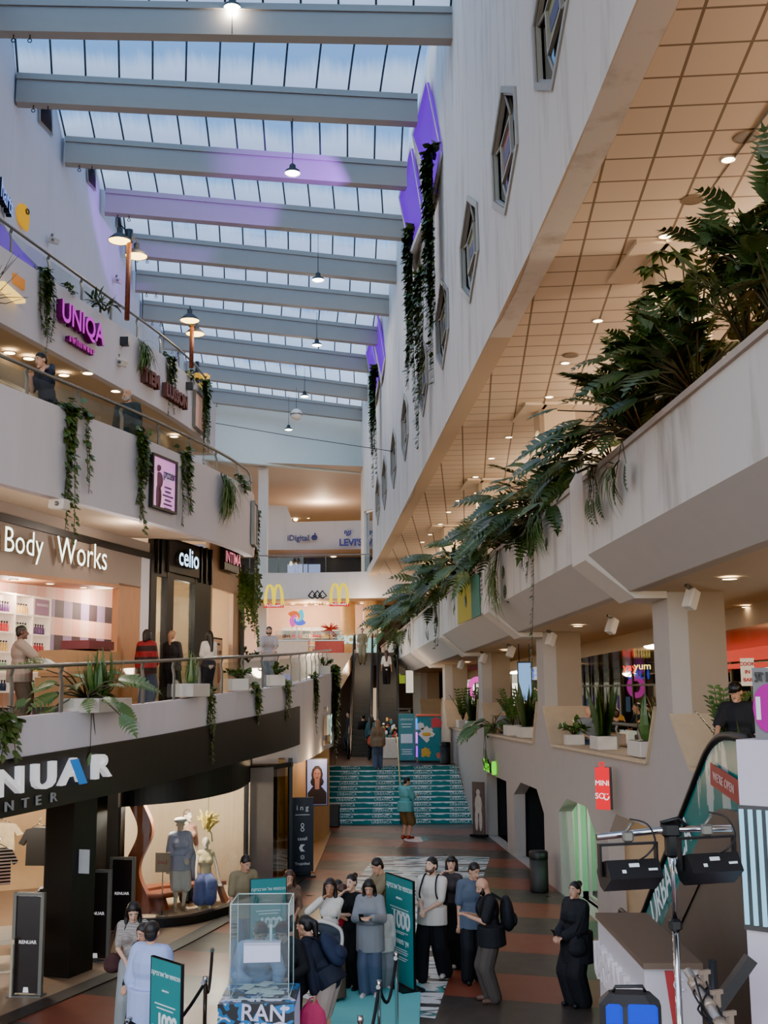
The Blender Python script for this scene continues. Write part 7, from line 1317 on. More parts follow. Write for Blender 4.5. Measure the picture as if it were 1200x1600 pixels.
def philo(label, c, n, ln, seed, out=(0, 0, 0), kind='lobed', m=None, name='philodendron', droop=.2, leafs=.55, trail=0):
 r = random.Random(seed); t = thing(name, label, 'plant', tuple(c)); c = V(c); lb = MB(); sb = MB(); out = V(out)
 for k in range(n):
  a = r.uniform(0, 6.28); el_ = r.uniform(-.25, 1.1); d = (V((math.cos(a), math.sin(a), el_ * .9)) + out * 1.1).normalized(); L = ln * r.uniform(.55, 1.05); e = c + d * L - UP * L * droop * r.random(); mid = c.lerp(e, .55) + UP * L * .12; sb.tube([c, mid, e], [.016, .013, .009], 5); put(lb, kind, e, (d + V((0, 0, -.45)) + rv(r) * .15), UP + rv(r) * .25 - V((0, .5, 0)), leafs * r.uniform(.7, 1.15))
 for k in range(trail): a = r.uniform(-1, 1); e = c + out * r.uniform(.3, .6) + V((0, a * .4, -r.uniform(.4, .9))); sb.tube([c, c + out * .4, e], [.012, .009, .005], 5); put(lb, kind, e, V((0, a * .2, -1)) + out * .3, out + UP * .3, leafs * .6)
 obj('stems', sb, m_stem, t); obj('foliage', lb, m or g_dark, t); return t
def umbrella_plant(label, c, tips, seed, m=None):    # schefflera: radial leaflets on long stalks
 r = random.Random(seed); t = thing('umbrella_plant', label, 'plant', tuple(c)); c = V(c); lb = MB(); sb = MB()
 for tp in tips:
  tp = V(tp); mid = c.lerp(tp, .5) + UP * .1; sb.tube([c, mid, tp], [.02, .014, .008], 5)
  for k in range(4):
   o = mid.lerp(tp, .4 + .2 * k) ; dd = V((r.uniform(-1, 1), r.uniform(-1, 1), r.uniform(.0, .8))).normalized() * r.uniform(.12, .25) if k < 3 else V((0, 0, .02)); e = o + dd; sb.tube([o, e], .006, 4)
   for j in range(7): a = 6.28 * j / 7 + r.uniform(-.2, .2); put(lb, 'wide', e, V((math.cos(a), math.sin(a), r.uniform(-.5, .1))), UP + rv(r) * .2, r.uniform(.17, .27))
 obj('stems', sb, m_stem, t); obj('foliage', lb, m or g_mid, t); return t
def drop(p, py):                                    # height lost between a point and picture row py straight below it
 lo, hi = 0, 6.
 for k in range(30):
  m_ = (lo + hi) / 2; q = p - UP * m_ - EYEP; sy = 800 - F * q.dot(_u) / q.dot(_f)
  if sy < py: lo = m_
  else: hi = m_
 return lo
T3 = lambda y: t3(y) + 1.44; T2 = lambda y: 8.6; T1 = ltz
for cv, zf, px, py, kind, w, lab, kw in (
 (c3, T3, 70, 560, 'v', .45, 'thick dark vine falling over the third floor parapet left of the magenta letters', dict(strands=9, dens=1.3)),
 (c3, T3, 106, 448, 'v', .5, 'short trailing vine on the third floor parapet right of the thick vine', dict(strands=3, leaf=.09)),
 (c3, T3, 220, 575, 'g', .7, 'grassy plant hanging above the rusty brown letters', dict(n=190)),
 (c3, T3, 264, 655, 'v', .5, 'dark vine hanging between the rusty letters and the peach poster', dict(strands=8)),
 (c3, T3, 296, 605, 'v', .4, 'small vine tuft at the corner above the peach poster', dict(strands=3)),
 (L2L, T2, 105, 852, 'v', .3, 'long vine hanging from the second floor parapet down to the white glowing letters', dict(strands=5, tail=1)),
 (L2L, T2, 128, 770, 'v', .25, 'thin vine strand hanging right of the long second floor vine', dict(strands=2, dens=.8)),
 (L2L, T2, 219, 835, 'v', .3, 'dense vine hanging at the left side of the pink screen', dict(strands=8, dens=1.2)),
 (L2L, T2, 290, 826, 'v', .35, 'vine hanging at the right side of the pink screen', dict(strands=5)),
 (L2L, T2, 347, 800, 'g', .7, 'grassy plant hanging from the end of the second floor parapet', dict(n=190)),
 (L2L, T2, 378, 775, 'v', .5, 'vine tuft right of the grassy plant on the second floor', dict(strands=5)),
 (L2L, T2, 403, 1000, 'v', .25, 'very long thin vine hanging at the end of the second floor', dict(strands=4, dens=.9)),
 (c1, T1, 8, 1195, 'v', .35, 'vine hanging over the black fascia at the left edge', dict(strands=5, leaf=.13)),
 (c1, T1, 326, 1195, 'v', .22, 'thin vine trailing below the spider plant over the black fascia', dict(strands=3, leaf=.08)),
 (c1, T1, 398, 1135, 'v', .35, 'dark vine falling from the second planter pot on the ramp parapet', dict(strands=6)),
 (c1, T1, 446, 1130, 'v', .4, 'loose vine hanging from the third planter pot on the ramp parapet', dict(strands=5, dens=.8)),
 (c1, T1, 491, 1150, 'v', .3, 'narrow vine hanging down the white wall end', dict(strands=6)),
 (c1, T1, 522, 1195, 'v', 1.3, 'big dense vine covering the rounded end of the ramp wall', dict(strands=26, dens=1.3, crown=4, leaf=.13))):
 e, n = edge(cv, px, zf); L = drop(e, py); sd = int(px * 3 + py)
 if kind == 'v': vine(lab, e, L, n, sd, width=w, **kw)
 else: grassy(lab, e, L, n, sd, w, **kw)
e, n = edge(c3, 155, T3); bush('small dark spiky bush on the third floor parapet', e + n * .12 + UP * .02, .42, 5, 'narrow', 70, .26, g_dark)
e, n = edge(c3, 313, T3); vine('thick green column of foliage at the far end of the third floor', e + n * .15, 2.4, n, 31, 12, .7, .1, 1.5, g_mid, crown=3)
for k, (px, lab) in enumerate(((300, 'spider plant in a pale trough on the ramp parapet by the handrail'), (375, 'leafy plant in a pale pot left of the man in the pale polo'), (432, 'leafy plant in a pale pot right of the man in the pale polo'), (508, 'small plant in a pale pot at the end of the ramp parapet'))):
 e, n = edge(c1, px, T1); c = e - n * .02 + UP * .24
 if k == 0: rosette(lab, c, 60, .5, 2, 'grass', 1.4, g_light, (.7, .24), rz=-.3)
 else: bush(lab, c, .3, 40 + k, 'heart', 60, .13, g_vine, name='potted_plant', cat='potted plant', pot=(.42 if k < 3 else .36, .24))
e, n = edge(c1, 140, T1); philo('large spreading split leaf plant on the ramp parapet in front of the cardboard boxes', e - n * .05 + UP * .18, 26, .85, 8, n * .25, 'lobed', g_mid, leafs=.42, trail=3)
rosette('spiky long leaved plant beneath the large split leaf plant', e + UP * .16 + cv_dir(EC, e.y) * .25, 55, .75, 12, 'strap', 1.5, g_mid, (1.0, .22), rz=-.3)
e2, n2 = edge(c1, 388, T1); q = aty(392, 900, 30.5); vine('leafy vine column hanging in front of the far post behind the beige shop', q, 1.9, (0, -1, 0), 77, 12, .55, .1, 1.4)
q = aty(388, 1035, 33); bush('green plant standing on the ramp behind the corner of the beige shop', q, .45, 71, 'heart', 70, .16, g_vine)
t = thing('bare_branch', 'bare dark twigs reaching in at the left edge over the third floor parapet', 'branch', tuple(aty(4, 430, 20))); b = MB(); r = random.Random(2); o = aty(-25, 470, 19.5)
for k in range(9):
 e = aty(r.uniform(2, 45), r.uniform(365, 470), 19.5); m_ = o.lerp(e, .5) + V((0, 0, r.uniform(-.1, .15))); b.tube([o, m_, e], [.012, .008, .003], 5)
obj('twigs', b, m_black, t)
BX = [bay_box('nearest and largest purple lit bay box high on the right wall', ((665, 118), (643, 210), (676, 310), (693, 240))), bay_box('second purple lit bay box overlapping behind the largest one', ((641, 222), (622, 308), (641, 398), (664, 345))), bay_box('third purple lit bay box, farther down the right wall', ((587, 482), (580, 514), (596, 592), (603, 561))), bay_box('farthest purple lit bay box on the right wall', ((578, 524), (571, 550), (586, 624), (594, 594)))]
for px, py0, py1, y, lab, s in ((687, 243, 620, 31.0, 'long dense vine hanging from the largest purple box', 12), (655, 365, 690, 35.5, 'long vine hanging from the second purple box', 10), (672, 430, 700, 33.4, 'thin vine strands hanging between the two near purple boxes', 4), (594, 580, 760, 51.5, 'vine hanging from the far purple boxes', 10)):
 p = hit(px, py0, UWC) + V((-.22, 0, 0)); vine(lab, p, drop(p, py1), (-1, -.2, 0), px, int(s * 1.5), .75, .19, 1.3, tail=1, crown=1.8)
def par(y, off=1.05, dz=.0): return WR(y, off) + UP * (gz(7.45, y) + dz)
n = WN
philo('big split leaf philodendron at the far half of the nearest upper planter', par(14.9, .95, .1), 26, 1.35, 21, n * .75 + V((0, .25, .1)), 'lobed', g_dark, leafs=.62, trail=2)
philo('dark fan leaved philodendron drooping at the far corner of the nearest planter', par(16.3, 1.0, .05), 20, .85, 22, n * .8, 'lobed2', g_dark, leafs=.6, trail=3)
philo('tall philodendron mass in the middle of the nearest planter', par(13.0, .9, .15), 30, 1.15, 23, n * .2 + UP * .35, 'lobed', g_dark, leafs=.55)
for k, (y, lab) in enumerate(((15.7, 'far end'), (14.4, 'middle'), (13.5, 'near half'))): bush('dense dark leafy shrub filling the %s of the nearest planter' % lab, par(y - .4, 1.0, .08), .6 + .12 * k, 90 + k, 'lobed', 130, .4, g_vine if k == 1 else g_dark, up=.6, hgt=.85 + .15 * k, out=n * .3)
umbrella_plant('tall umbrella plant with oval leaflets rising above the nearest planter', par(13.2, .85), [par(13.5, 1.1) + UP * 2.15, par(13.0, 1.0) + UP * 1.9, par(14.0, 1.2) + UP * 1.65, par(12.4, .9) + UP * 1.8, par(12.8, 1.2) + UP * 1.45, par(13.7, .8) + UP * 1.75, par(12.2, 1.1) + UP * 1.35], 3)
bush('olive fern growing low in the nearest planter at the right edge', par(11.2, 1.0, .1), .9, 24, 'narrow', 220, .3, leafmat('leaf_olive', (84, 90, 52)), up=.6, name='fern')
bush('bluish broad leaved shrub at the right edge of the nearest planter', par(10.4, 1.0, .1), .75, 25, 'lobed', 120, .4, g_dark, up=.9, hgt=1.1)
grassy('small grassy weed growing from the coping of the nearest planter', par(15.2, 1.24, -.12), .3, n, 26, .25, 25)
vine('pale thin vine under the far corner of the nearest planter', par(16.5, 1.25), .7, n, 27, 3, .3, .06, .7, g_light)
for k, (y, off, kind, lab) in enumerate(((18.6, 1.0, 'wide', 'rubber plant at the near end of the second planter beside the fin'), (20.3, 1.05, 'lobed', 'split leaf plant in the second planter'), (22.3, 1.05, 'lobed2', 'drooping fan leaf plant in the second planter'), (24.6, 1.05, 'lobed', 'dense split leaf plant at the far end of the second planter'), (27.9, 1.05, 'lobed2', 'first plant in the third planter, spilling over the fin'), (30.0, 1.1, 'lobed', 'second plant in the third planter over the yellow banner'), (32.5, 1.1, 'lobed2', 'third plant in the third planter'), (36.8, 1.1, 'lobed', 'first plant in the fourth planter'), (39.5, 1.1, 'lobed2', 'second plant in the fourth planter'), (46.0, 1.1, 'lobed', 'plant in the fifth planter near the end'), (50.0, 1.1, 'lobed2', 'last drooping plant at the end of the planters'))):
 philo(lab, par(y, off, .1), 34 if k else 18, .95 + .01 * y, 50 + k, n * .3, kind if kind != 'wide' else 'wide', g_dark if k % 2 else g_vine, leafs=(.5 if kind != 'wide' else .34) + .006 * y, trail=2)
 bush(lab + ', low filler foliage', par(y + .9, 1.05, .05), .85, 80 + k, 'narrow', 150, .34, g_dark if k % 3 else g_mid, up=.35, name='fern', out=n * .3)
umbrella_plant('slim rubber plant rising above the second planter', par(25.2, .95), [par(25.6, 1.2) + UP * 1.25, par(24.6, 1.1) + UP * 1.0, par(25.9, 1.0) + UP * .9], 9)
for y, L, s, wd, lf, lab in ((20.8, 2.9, 1, .1, .09, 'single long vine strand hanging far below the second planter'), (21.6, 1.1, 6, .5, .11, 'leafy vine hanging from the middle of the second planter'), (52.0, 3.0, 4, .3, .16, 'long thin vine at the far end of the planters'), (36.0, 1.6, 3, .2, .12, 'thin vine hanging past the yellow banner')):
 vine(lab, par(y, 1.27), L, n, int(y * 9), s, wd, lf, .9, crown=.5)
grassy('light green asparagus fern hanging from the far part of the second planter', par(24.6, 1.27), 1.5, n, 61, .9, 150, g_light); grassy('light green asparagus fern hanging near the fin on the second planter', par(20.0, 1.27, .1), .55, n, 62, .7, 90, leafmat('leaf_fern', (76, 104, 56)))
t = thing('banner', 'yellow and green fabric banner on the third planter front', 'banner', tuple(par(30, 1.25, -.7))); b = MB(); M_ = frame(WR(30.4, 1.22) + UP * gz(6.85, 30), -WD, UP); b.box((0, 0, 0), (2.6, 1.05, .02), M=M_); obj('yellow_cloth', b, mat('banner_yellow', (176, 160, 40), .8), t); b = MB(); b.box((2.0, 0, 0), (1.4, 1.05, .02), M=M_); obj('green_cloth', b, mat('banner_green', (70, 120, 100), .8), t)
t = thing('wall_notice', 'small grey printed text notice on the white planter front by the fin', 'notice', tuple(par(27.2, 1.25, -.5))); b = MB()
for k in range(5): b.box((0, .2 - k * .11, 0), (.6, .05, .006), M=frame(WR(27.5, 1.21) + UP * gz(7.0, 27), -WD, UP))
obj('print', b, mat('grey_print', (120, 112, 106), .7), t)
def sill(y, off=-.35, dz=.0): return WR(y, off) + UP * (3.14 - .0095 * (y - 18) + .05 + dz)
rosette('tall sword leaved plant in a white pot in the nearest full planter window', sill(22.4, -.3, .24), 34, 1.0, 3, 'blade', .38, g_dark, (.62, .26)); rosette('yellow edged sword plant in a white pot at the near end of that window', sill(19.5, -.3, .24), 30, .75, 4, 'strap', .8, g_mid, (.8, .26)); bush('small round leaved plant in a white pot at the far end of that window', sill(24.8, -.3, .2), .34, 6, 'heart', 70, .14, g_mid, pot=(.4, .22), name='potted_plant', cat='potted plant')
zz('upright plant with paired leaflets in a white pot beside the near escalator', sill(15.75, -.2, .24), 7, .82, 5, (.45, .26)); rosette('dark sword leaves behind the plant with paired leaflets', sill(15.3, -.3, .2), 10, .5, 8, 'blade', .5, g_dark, (.4, .2))
for k, (y, kind, lab) in enumerate(((27.8, 'zz', 'first plant from the near end in the second planter window'), (30.0, 'sword', 'second plant from the near end in the second planter window'), (32.0, 'zz', 'third plant from the near end in the second planter window'), (33.6, 'fall', 'drooping plant spilling over the sill of the second planter window'), (37.2, 'zz', 'near plant in the third planter window'), (39.6, 'sword', 'middle plant in the third planter window'), (42.0, 'zz', 'far plant in the third planter window'))):
 c = sill(y, -.3, .26)
 if kind == 'zz': zz(lab, c, 9, 1.1, 60 + k, (.7, .28))
 elif kind == 'sword': rosette(lab, c, 30, 1.15, 60 + k, 'blade', .4, g_dark, (.7, .28))
 else: philo(lab, sill(y, .0, .2), 18, .6, 60 + k, n * .6, 'lobed2', g_mid, leafs=.55, trail=5)
# ================================================================== EVENT GEAR, LAMPS, LIGHT
HEB1 = 'הקסמת של אורבניקה'; HEB1 = 'הכספת של אורבניקה'; HEB2 = 'איך משתתפים?'
def rtl(s): return s[::-1]
def teal_sign(a, c, h, label, foot=True):
 a, c = V(a), V(c); d = (c - a); w = d.length; mid = (a + c) / 2; t = thing('sign_board', label, 'sign', tuple(mid)); M_ = frame(mid, d, UP); b = MB(); b.box((0, h / 2 + .03, -.012), (w, h - .06, .025), M=M_); obj('panel', b, m_tealp, t)
 b = MB(); b.plate([(-w / 2 - .012, .04), (w / 2 + .012, .04), (w / 2 + .012, h), (-w / 2 - .012, h)], [[(-w / 2, .05), (w / 2, .05), (w / 2, h - .012), (-w / 2, h - .012)]], .035, M_ @ Matrix.Translation((0, 0, .003))); obj('frame', b, m_black, t)
 b = MB(); b.box((0, .02, 0), (w, .04, .36), M=M_); obj('base', b, m_black, t)
 b = MB(); k = w / .9; T = lambda x, y: M_ @ Matrix.Translation((x * k, y * h, .004))
 b.text(rtl(HEB1), T(0, .9), size=.1 * k, extrude=.002); b.text('URBANICA', T(0, .8), size=.04 * k, extrude=.002)
 b.text('1000', T(.06, .6), size=.33 * k, extrude=.002, weight=.008, spacing=.88); b.text('₪', T(-.35, .56), size=.1 * k, extrude=.002)
 b.text(rtl(HEB2), T(0, .41), size=.1 * k, extrude=.002)
 for z, ww in ((.71, .62), (.685, .5), (.5, .56), (.485, .3), (.345, .5), (.325, .56), (.305, .5), (.27, .52), (.25, .4)): b.box((0, z * h, .004), (ww * k, .011, .003), M=M_)
 obj('lettering', b, m_print, t); return t
teal_sign((-.02, 18.0, 0), (.37, 17.16, 0), 1.56, 'teal prize sign standing at the right of the waiting group')
a, c = atz(237, 1493, 1.56), atz(283, 1512, 1.53); teal_sign((a.x, a.y, 0), (c.x, c.y, 0), 1.56, 'teal prize sign at the lower left in front of the light blue shirt')
a, c = atz(392, 1373, 1.6), atz(447, 1370, 1.6); teal_sign((a.x, a.y, 0), (c.x, c.y, 0), 1.6, 'teal prize sign seen through the clear acrylic case')
m_rope = mat('black_rope', (24, 22, 24), .8, var=.2, scale=40)
def stanchion(px, py, label):
 q = atz(px, py, .96); t = thing('rope_post', label, 'rope post', (q.x, q.y, 0)); b = MB(); b.lathe([(0, 0), (.16, 0), (.16, .012), (.05, .035), (.025, .04), (0, .04)], n=24); obj('base', b, m_chrome, t, True); b = MB(); b.lathe([(.024, .03), (.024, .9), (.032, .9), (.034, .93), (.03, .965), (0, .97)], n=14); obj('pole', b, m_chrome, t, True); return V((q.x, q.y, .9))
S1 = stanchion(321, 1526, 'rope post at the left of the printed box'); S2 = stanchion(619, 1488, 'chrome rope post in front of the right teal sign'); S3 = stanchion(592, 1532, 'chrome rope post on the edge of the teal carpet'); S4 = stanchion(563, 1588, 'chrome rope post nearest the bottom edge');
def rope(a, c, sag, label): t = thing('rope', label, 'rope', tuple(a)); b = MB(); b.tube([a.lerp(c, k / 10) - UP * sag * math.sin(PI * k / 10) for k in range(11)], .02, 8); obj('cord', b, m_rope, t); b = MB(); b.tube([a, a + (c - a).normalized() * .07], .026, 8); b.tube([c, c + (a - c).normalized() * .07], .026, 8); obj('end_cap', b, m_chrome, t)
rope(S1, V((-2.75, 12.6, .9)), .3, 'black rope sagging from the left rope post towards the bottom edge'); rope(S1, V((-2.35, 15.9, .9)), .3, 'black rope sagging from the left rope post towards the clerk'); rope(S2, S3, .35, 'black rope between the two rope posts by the carpet'); rope(S3, S4, .3, 'black rope between the carpet post and the nearest post')
S5 = stanchion(374, 1473, 'rope post hidden behind the clerk in light blue')
def urban():
 m = mat('printed_wrap', (40, 40, 44), .4, var=0); nt = m.node_tree; bs = nt.nodes['Principled BSDF']; N = nt.nodes.new; L = nt.links.new; tc = N('ShaderNodeTexCoord'); nz = N('ShaderNodeTexNoise'); nz.inputs['Scale'].default_value = 3.2; nz.inputs['Distortion'].default_value = 1.5; nz.inputs['Detail'].default_value = 1; L(tc.outputs['Object'], nz.inputs['Vector'])
 r = N('ShaderNodeValToRGB'); r.color_ramp.interpolation = 'CONSTANT'; e = r.color_ramp.elements; e[0].color = C3(38, 38, 42); e[1].position = .5; e[1].color = C3(30, 120, 180); x = e.new(.6); x.color = C3(214, 210, 230); x = e.new(.66); x.color = C3(60, 150, 150); x = e.new(.7); x.color = C3(40, 40, 44); L(nz.outputs['Fac'], r.inputs[0]); L(r.outputs[0], bs.inputs['Base Color']); return m
kc = V((-1.42, 13.25, 0)); t = thing('printed_plinth', 'box shaped plinth wrapped in bold white blue and black lettering at the bottom edge', 'plinth', tuple(kc)); b = MB(); b.box(tuple(kc + UP * .5), (.82, .86, 1.0)); obj('body', b, urban(), t)
b = MB(); fm = lambda x, z, r=0: frame(kc + V((x, -.437, z)), (math.cos(r), 0, math.sin(r)), (-math.sin(r), 0, math.cos(r)))
b.text('RAN', fm(.08, .9, -.04), size=.24, extrude=.003, weight=.003); b.text('ANIC', fm(-.02, .68, .03), size=.3, extrude=.003, weight=.012); b.text('URBANICA', fm(0, .45), size=.2, extrude=.003, weight=.006); b.text('ANICA', frame(kc + V((.0, -.25, 1.004)), (1, .05, 0), (0, 1, 0)), size=.26, extrude=.003, weight=.01); b.text('URBAN', frame(kc + V((.0, .15, 1.004)), (-1, .1, 0), (0, -1, 0)), size=.2, extrude=.003, weight=.006)
for k in range(9): b.box((kc.x + .412, kc.y - .36 + k * .09, .6), (.004, .03, .7))
obj('lettering', b, mat('wrap_white', (214, 208, 232), .5), t)
m_acr = glass('acrylic', (225, 240, 238), .1, .92); ac = kc + V((.02, .02, 0)); t = thing('acrylic_case', 'clear acrylic case standing on the printed plinth', 'case', tuple(ac + UP * 1.0)); w, h, z0 = .32, 1.0, 1.005; b = MB()
cs = [ac + V((sx * w, sy * w, z0)) for sx, sy in ((-1, -1), (1, -1), (1, 1), (-1, 1))]
for k in range(4): b.quad(cs[k], cs[(k + 1) % 4], cs[(k + 1) % 4] + UP * h, cs[k] + UP * h)
b.quad(*[c + UP * h for c in cs]); obj('walls', b, m_acr, t); b = MB()
for k in range(4): b.tube([cs[k], cs[k] + UP * h], .006, 5); b.tube([cs[k] + UP * h, cs[(k + 1) % 4] + UP * h], .006, 5); b.tube([cs[k] + UP * .01, cs[(k + 1) % 4] + UP * .01], .006, 5)
obj('edges', b, mat('acrylic_edge', (200, 220, 220), .2, emit=.05), t)
b = MB(); b.box((0, 0, 0), (.4, .2, .012), M=frame(ac + V((.03, -.335, 1.5)), (1, 0, .02), (0, .25, 1))); b.box((0, 0, 0), (.4, .1, .012), M=frame(ac + V((.03, -.3, 1.6)), (1, 0, 0), (0, 1, .1))); tag(obj('card_tray', b, mat('white_card', (206, 204, 226), .5)), 'white card tray fixed to the front of the acrylic case', 'tray')
b = MB(); b.tube([ac + V((.12, -.28, 1.6)), ac + V((.12, -.28, 1.78))], .014, 8); tag(obj('white_pen', b, m_print), 'white pen standing on the card tray', 'pen')
rnd = random.Random(1)
for k in range(8): b = MB(); b.box((0, 0, 0), (.2, .13, .004), M=Matrix.Translation(ac + V((rnd.uniform(-.2, .2), rnd.uniform(-.2, .2), 1.012 + k * .006))) @ Matrix.Rotation(rnd.uniform(0, 3), 4, 'Z') ); tag(obj('entry_slip', b, m_print), 'pale paper entry slip lying in the acrylic case', 'paper', 'entry slips in the acrylic case')
py_ = 10.0; top = aty(1048, 1296, py_); t = thing('lighting_stand', 'chrome lighting stand with a crossbar at the lower right', 'lighting stand', (top.x, py_, 0)); L_ = aty(932, 1308, 9.9); R_ = aty(1144, 1294, 9.75)
b = MB(); b.tube([(top.x, py_, .35), top - UP * .75], .028, 10); b.tube([top - UP * .75, top + UP * .04], .02, 10); obj('pole', b, m_chrome, t); b = MB(); b.tube([L_, top, R_], .028, 12); obj('crossbar', b, m_chrome, t); b = MB(); b.bbox(tuple(top), (.16, .14, .14), 0, .03); b.bbox(tuple(top - UP * .12), (.1, .12, .22), 0, .02); b.bbox(tuple(top - UP * .78), (.1, .1, .1), 0, .02); b.tube([top + V((-.1, -.05, .06)), top + V((.05, -.07, .1)), top + V((.14, -.04, .02))], .018, 6); obj('clamp', b, m_black, t)
for a in (0.4, 2.5, 4.6): b = MB(); b.tube([(top.x, py_, .55), (top.x + .5 * math.cos(a), py_ + .5 * math.sin(a), .02)], .018, 8); obj('leg', b, m_chrome, t)
def flood(px, py, y, label, tilt, rz):
 c = aty(px, py, y); t = thing('flood_lamp', label, 'lamp', tuple(c)); M_ = Matrix.Translation(c) @ Matrix.Rotation(rz, 4, 'Z') @ Matrix.Rotation(tilt, 4, 'X'); w = .235
 pr = [(-.11, -.09), (.07, -.13), (.12, -.07), (.12, .05), (.05, .1), (-.1, .07)]; b = MB(); b.prism([(p[0], p[1]) for p in pr], 2 * w, M_ @ frame((-w, 0, 0), (0, 1, 0), (0, 0, 1))); obj('housing', flat(b), m_black, t)
 b = MB(); x = w + .02; b.box((0, .02, .22), (2 * x + .02, .05, .018), M=Matrix.Translation(c) @ Matrix.Rotation(rz, 4, 'Z'))
 for s in (-1, 1): b.box((s * x, .02, .1), (.018, .05, .26), M=Matrix.Translation(c) @ Matrix.Rotation(rz, 4, 'Z'))
 obj('yoke', b, m_black, t); b = MB(); b.bbox((0, .02, .28), (.09, .07, .09), 0, .015, Matrix.Translation(c)); b.tube([c + V((-.03, 0, .3)), c + V((.04, 0, .4))], .012, 6); obj('hook_clamp', b, m_rail, t)
 b = MB(); b.tube(catmull([c + V((.06, -.08, .1)), c + V((.12, -.16, .16)), c + V((.2, -.1, .25)), c + V((.16, .0, .38)), c + V((.02, .02, .42))], 5), .008, 6); obj('cable', b, m_black, t)
 b = MB(); b.box((.0, -.105, .02), (.09, .004, .03), M=M_); b.box((-.1, -.105, -.04), (.035, .004, .05), M=M_); b.box((.16, -.105, -.02), (.08, .004, .018), M=M_); obj('sticker', b, m_print, t)
flood(984, 1362, 9.7, 'left black flood lamp hanging from the crossbar of the lighting stand', -.45, .25); flood(1108, 1352, 9.6, 'right black flood lamp hanging from the crossbar of the lighting stand', -.45, .3)
t = thing('event_booth', 'white event booth with a flat grey top and raised white letters at the lower right', 'booth', (2.6, 11, 0)); A = [atz(*p, 1.95) for p in ((930, 1426), (1010, 1426), (1098, 1505), (1005, 1505))]
b = MB(); b.add([p for p in A] + [p - UP * .05 for p in A], [(3, 2, 1, 0), (4, 5, 6, 7), (0, 1, 5, 4), (1, 2, 6, 5), (2, 3, 7, 6), (3, 0, 4, 7)]); obj('top', flat(b), mat('booth_top', (104, 84, 66), .6, var=.05), t)
B_ = [V((p.x, p.y, 0)) + (sum(A, V((0, 0, 0))) / 4 - p) * V((0.06, .03, 0)) if False else V((p.x, p.y, 0)) for p in A]; cen = sum(B_, V((0, 0, 0))) / 4; B_ = [V((c_.x + (cen.x - c_.x) * .06, c_.y + (cen.y - c_.y) * .04, 0)) for c_ in B_]
b = MB(); b.add(B_ + [p + UP * 1.9 for p in B_], [(4, 5, 6, 7), (0, 1, 5, 4), (1, 2, 6, 5), (2, 3, 7, 6), (3, 0, 4, 7)]); obj('body', flat(b), mat('booth_white', (196, 186, 190), .5, var=.04), t)
d = (B_[3] - B_[0]); b = MB(); b.text('URBANICA', frame(B_[0].lerp(B_[3], .5) + UP * 1.5 + V((-.03, 0, 0)), d, UP), size=.44, extrude=.03, weight=.012); b.box((0, 0, 0), (.05, .35, .04), M=frame(B_[0].lerp(B_[3], .06) + UP * 1.5 + V((-.03, 0, 0)), d, UP)); obj('lettering', b, mat('booth_letters', (224, 214, 214), .4), t)
d2 = (B_[2] - B_[3]); F0 = B_[3]; b = MB(); Mf = frame(F0 + V((0, -.006, 0)), d2, UP); W = d2.length; b.prism([(W * .36, 1.88), (W * .52, 1.88), (W * .74, .9), (W * .6, .9)], .004, Mf); obj('red_tape', b, mat('red_tape', (168, 44, 48), .5), t); b = MB(); b.prism([(W * .25, 1.0), (W * .98, .86), (W * .98, .62), (W * .25, .78)], .004, Mf @ Matrix.Translation((0, 0, .003))); obj('blue_tape', b, mat('blue_tape', (44, 90, 120), .5), t)
b = MB(); b.text('ICA', Mf @ Matrix.Translation((W * .52, .85, .01)), size=.17, extrude=.002, weight=.003); b.text('C', Mf @ Matrix.Translation((W * .6, 1.76, .01)), size=.15, extrude=.002); obj('tape_lettering', b, m_print, t)
c = aty(985, 1600, 8.8); t = thing('stage_light', 'black rounded stage light with blue glowing front at the bottom edge', 'stage light', (c.x, c.y, 0)); zt = aty(985, 1550, 8.8).z
b = MB(); b.bbox((c.x, c.y, zt - .22), (.44, .3, .44), -.15, .07); obj('housing', b, m_dark, t); b = MB(); b.bbox((c.x + .06, c.y - .15, zt - .2), (.22, .05, .3), -.15, .02); b.bbox((c.x - .14, c.y - .13, zt - .2), (.12, .05, .3), -.15, .02); obj('blue_front', b, glow('blue_front_light', (20, 70, 255), 1.6), t); b = MB(); b.box((c.x, c.y, (zt - .44) / 2), (.3, .26, zt - .44)); obj('case_stand', b, m_black, t)
b = MB(); b.tube([(c.x - .12, c.y, zt), (c.x - .1, c.y, zt + .04), (c.x + .1, c.y, zt + .04), (c.x + .12, c.y, zt)], .012, 6); obj('handle', b, m_black, t)
p0, p1 = aty(1075, 1518, 9.3), aty(1130, 1610, 8.6); t = thing('tube_rig', 'leaning white scaffold tube wrapped with clamps and black cables', 'light rig', tuple(p0)); d = (p1 - p0); p2 = p1 + d * .9; b = MB(); b.tube([p0, p2], .035, 10); obj('tube', b, mat('white_tube', (186, 180, 176), .35, .3, var=.1), t)
for k in (.25, .6, .95): c = p0.lerp(p1, k); b = MB(); b.tube([c - d.normalized() * .05, c + d.normalized() * .05], .055, 10); b.box(tuple(c + V((.06, -.02, .05))), (.04, .04, .11), .4); b.box(tuple(c + V((.06, -.02, .1))), (.1, .03, .03), .4); obj('clamp', b, mat('clamp_alloy', (170, 150, 132), .4, .5), t)
rnd = random.Random(6); b = MB()
for k in range(7): q = p0.lerp(p1, rnd.uniform(0, .5)); b.tube(catmull([q, q + V((rnd.uniform(-.1, .12), -.05, rnd.uniform(-.15, .1))), p0.lerp(p1, rnd.uniform(.5, 1)) + V((rnd.uniform(-.1, .1), -.05, 0)), p0.lerp(p1, 1.1)], 5), .008, 5)
obj('cables', b, m_black, t);
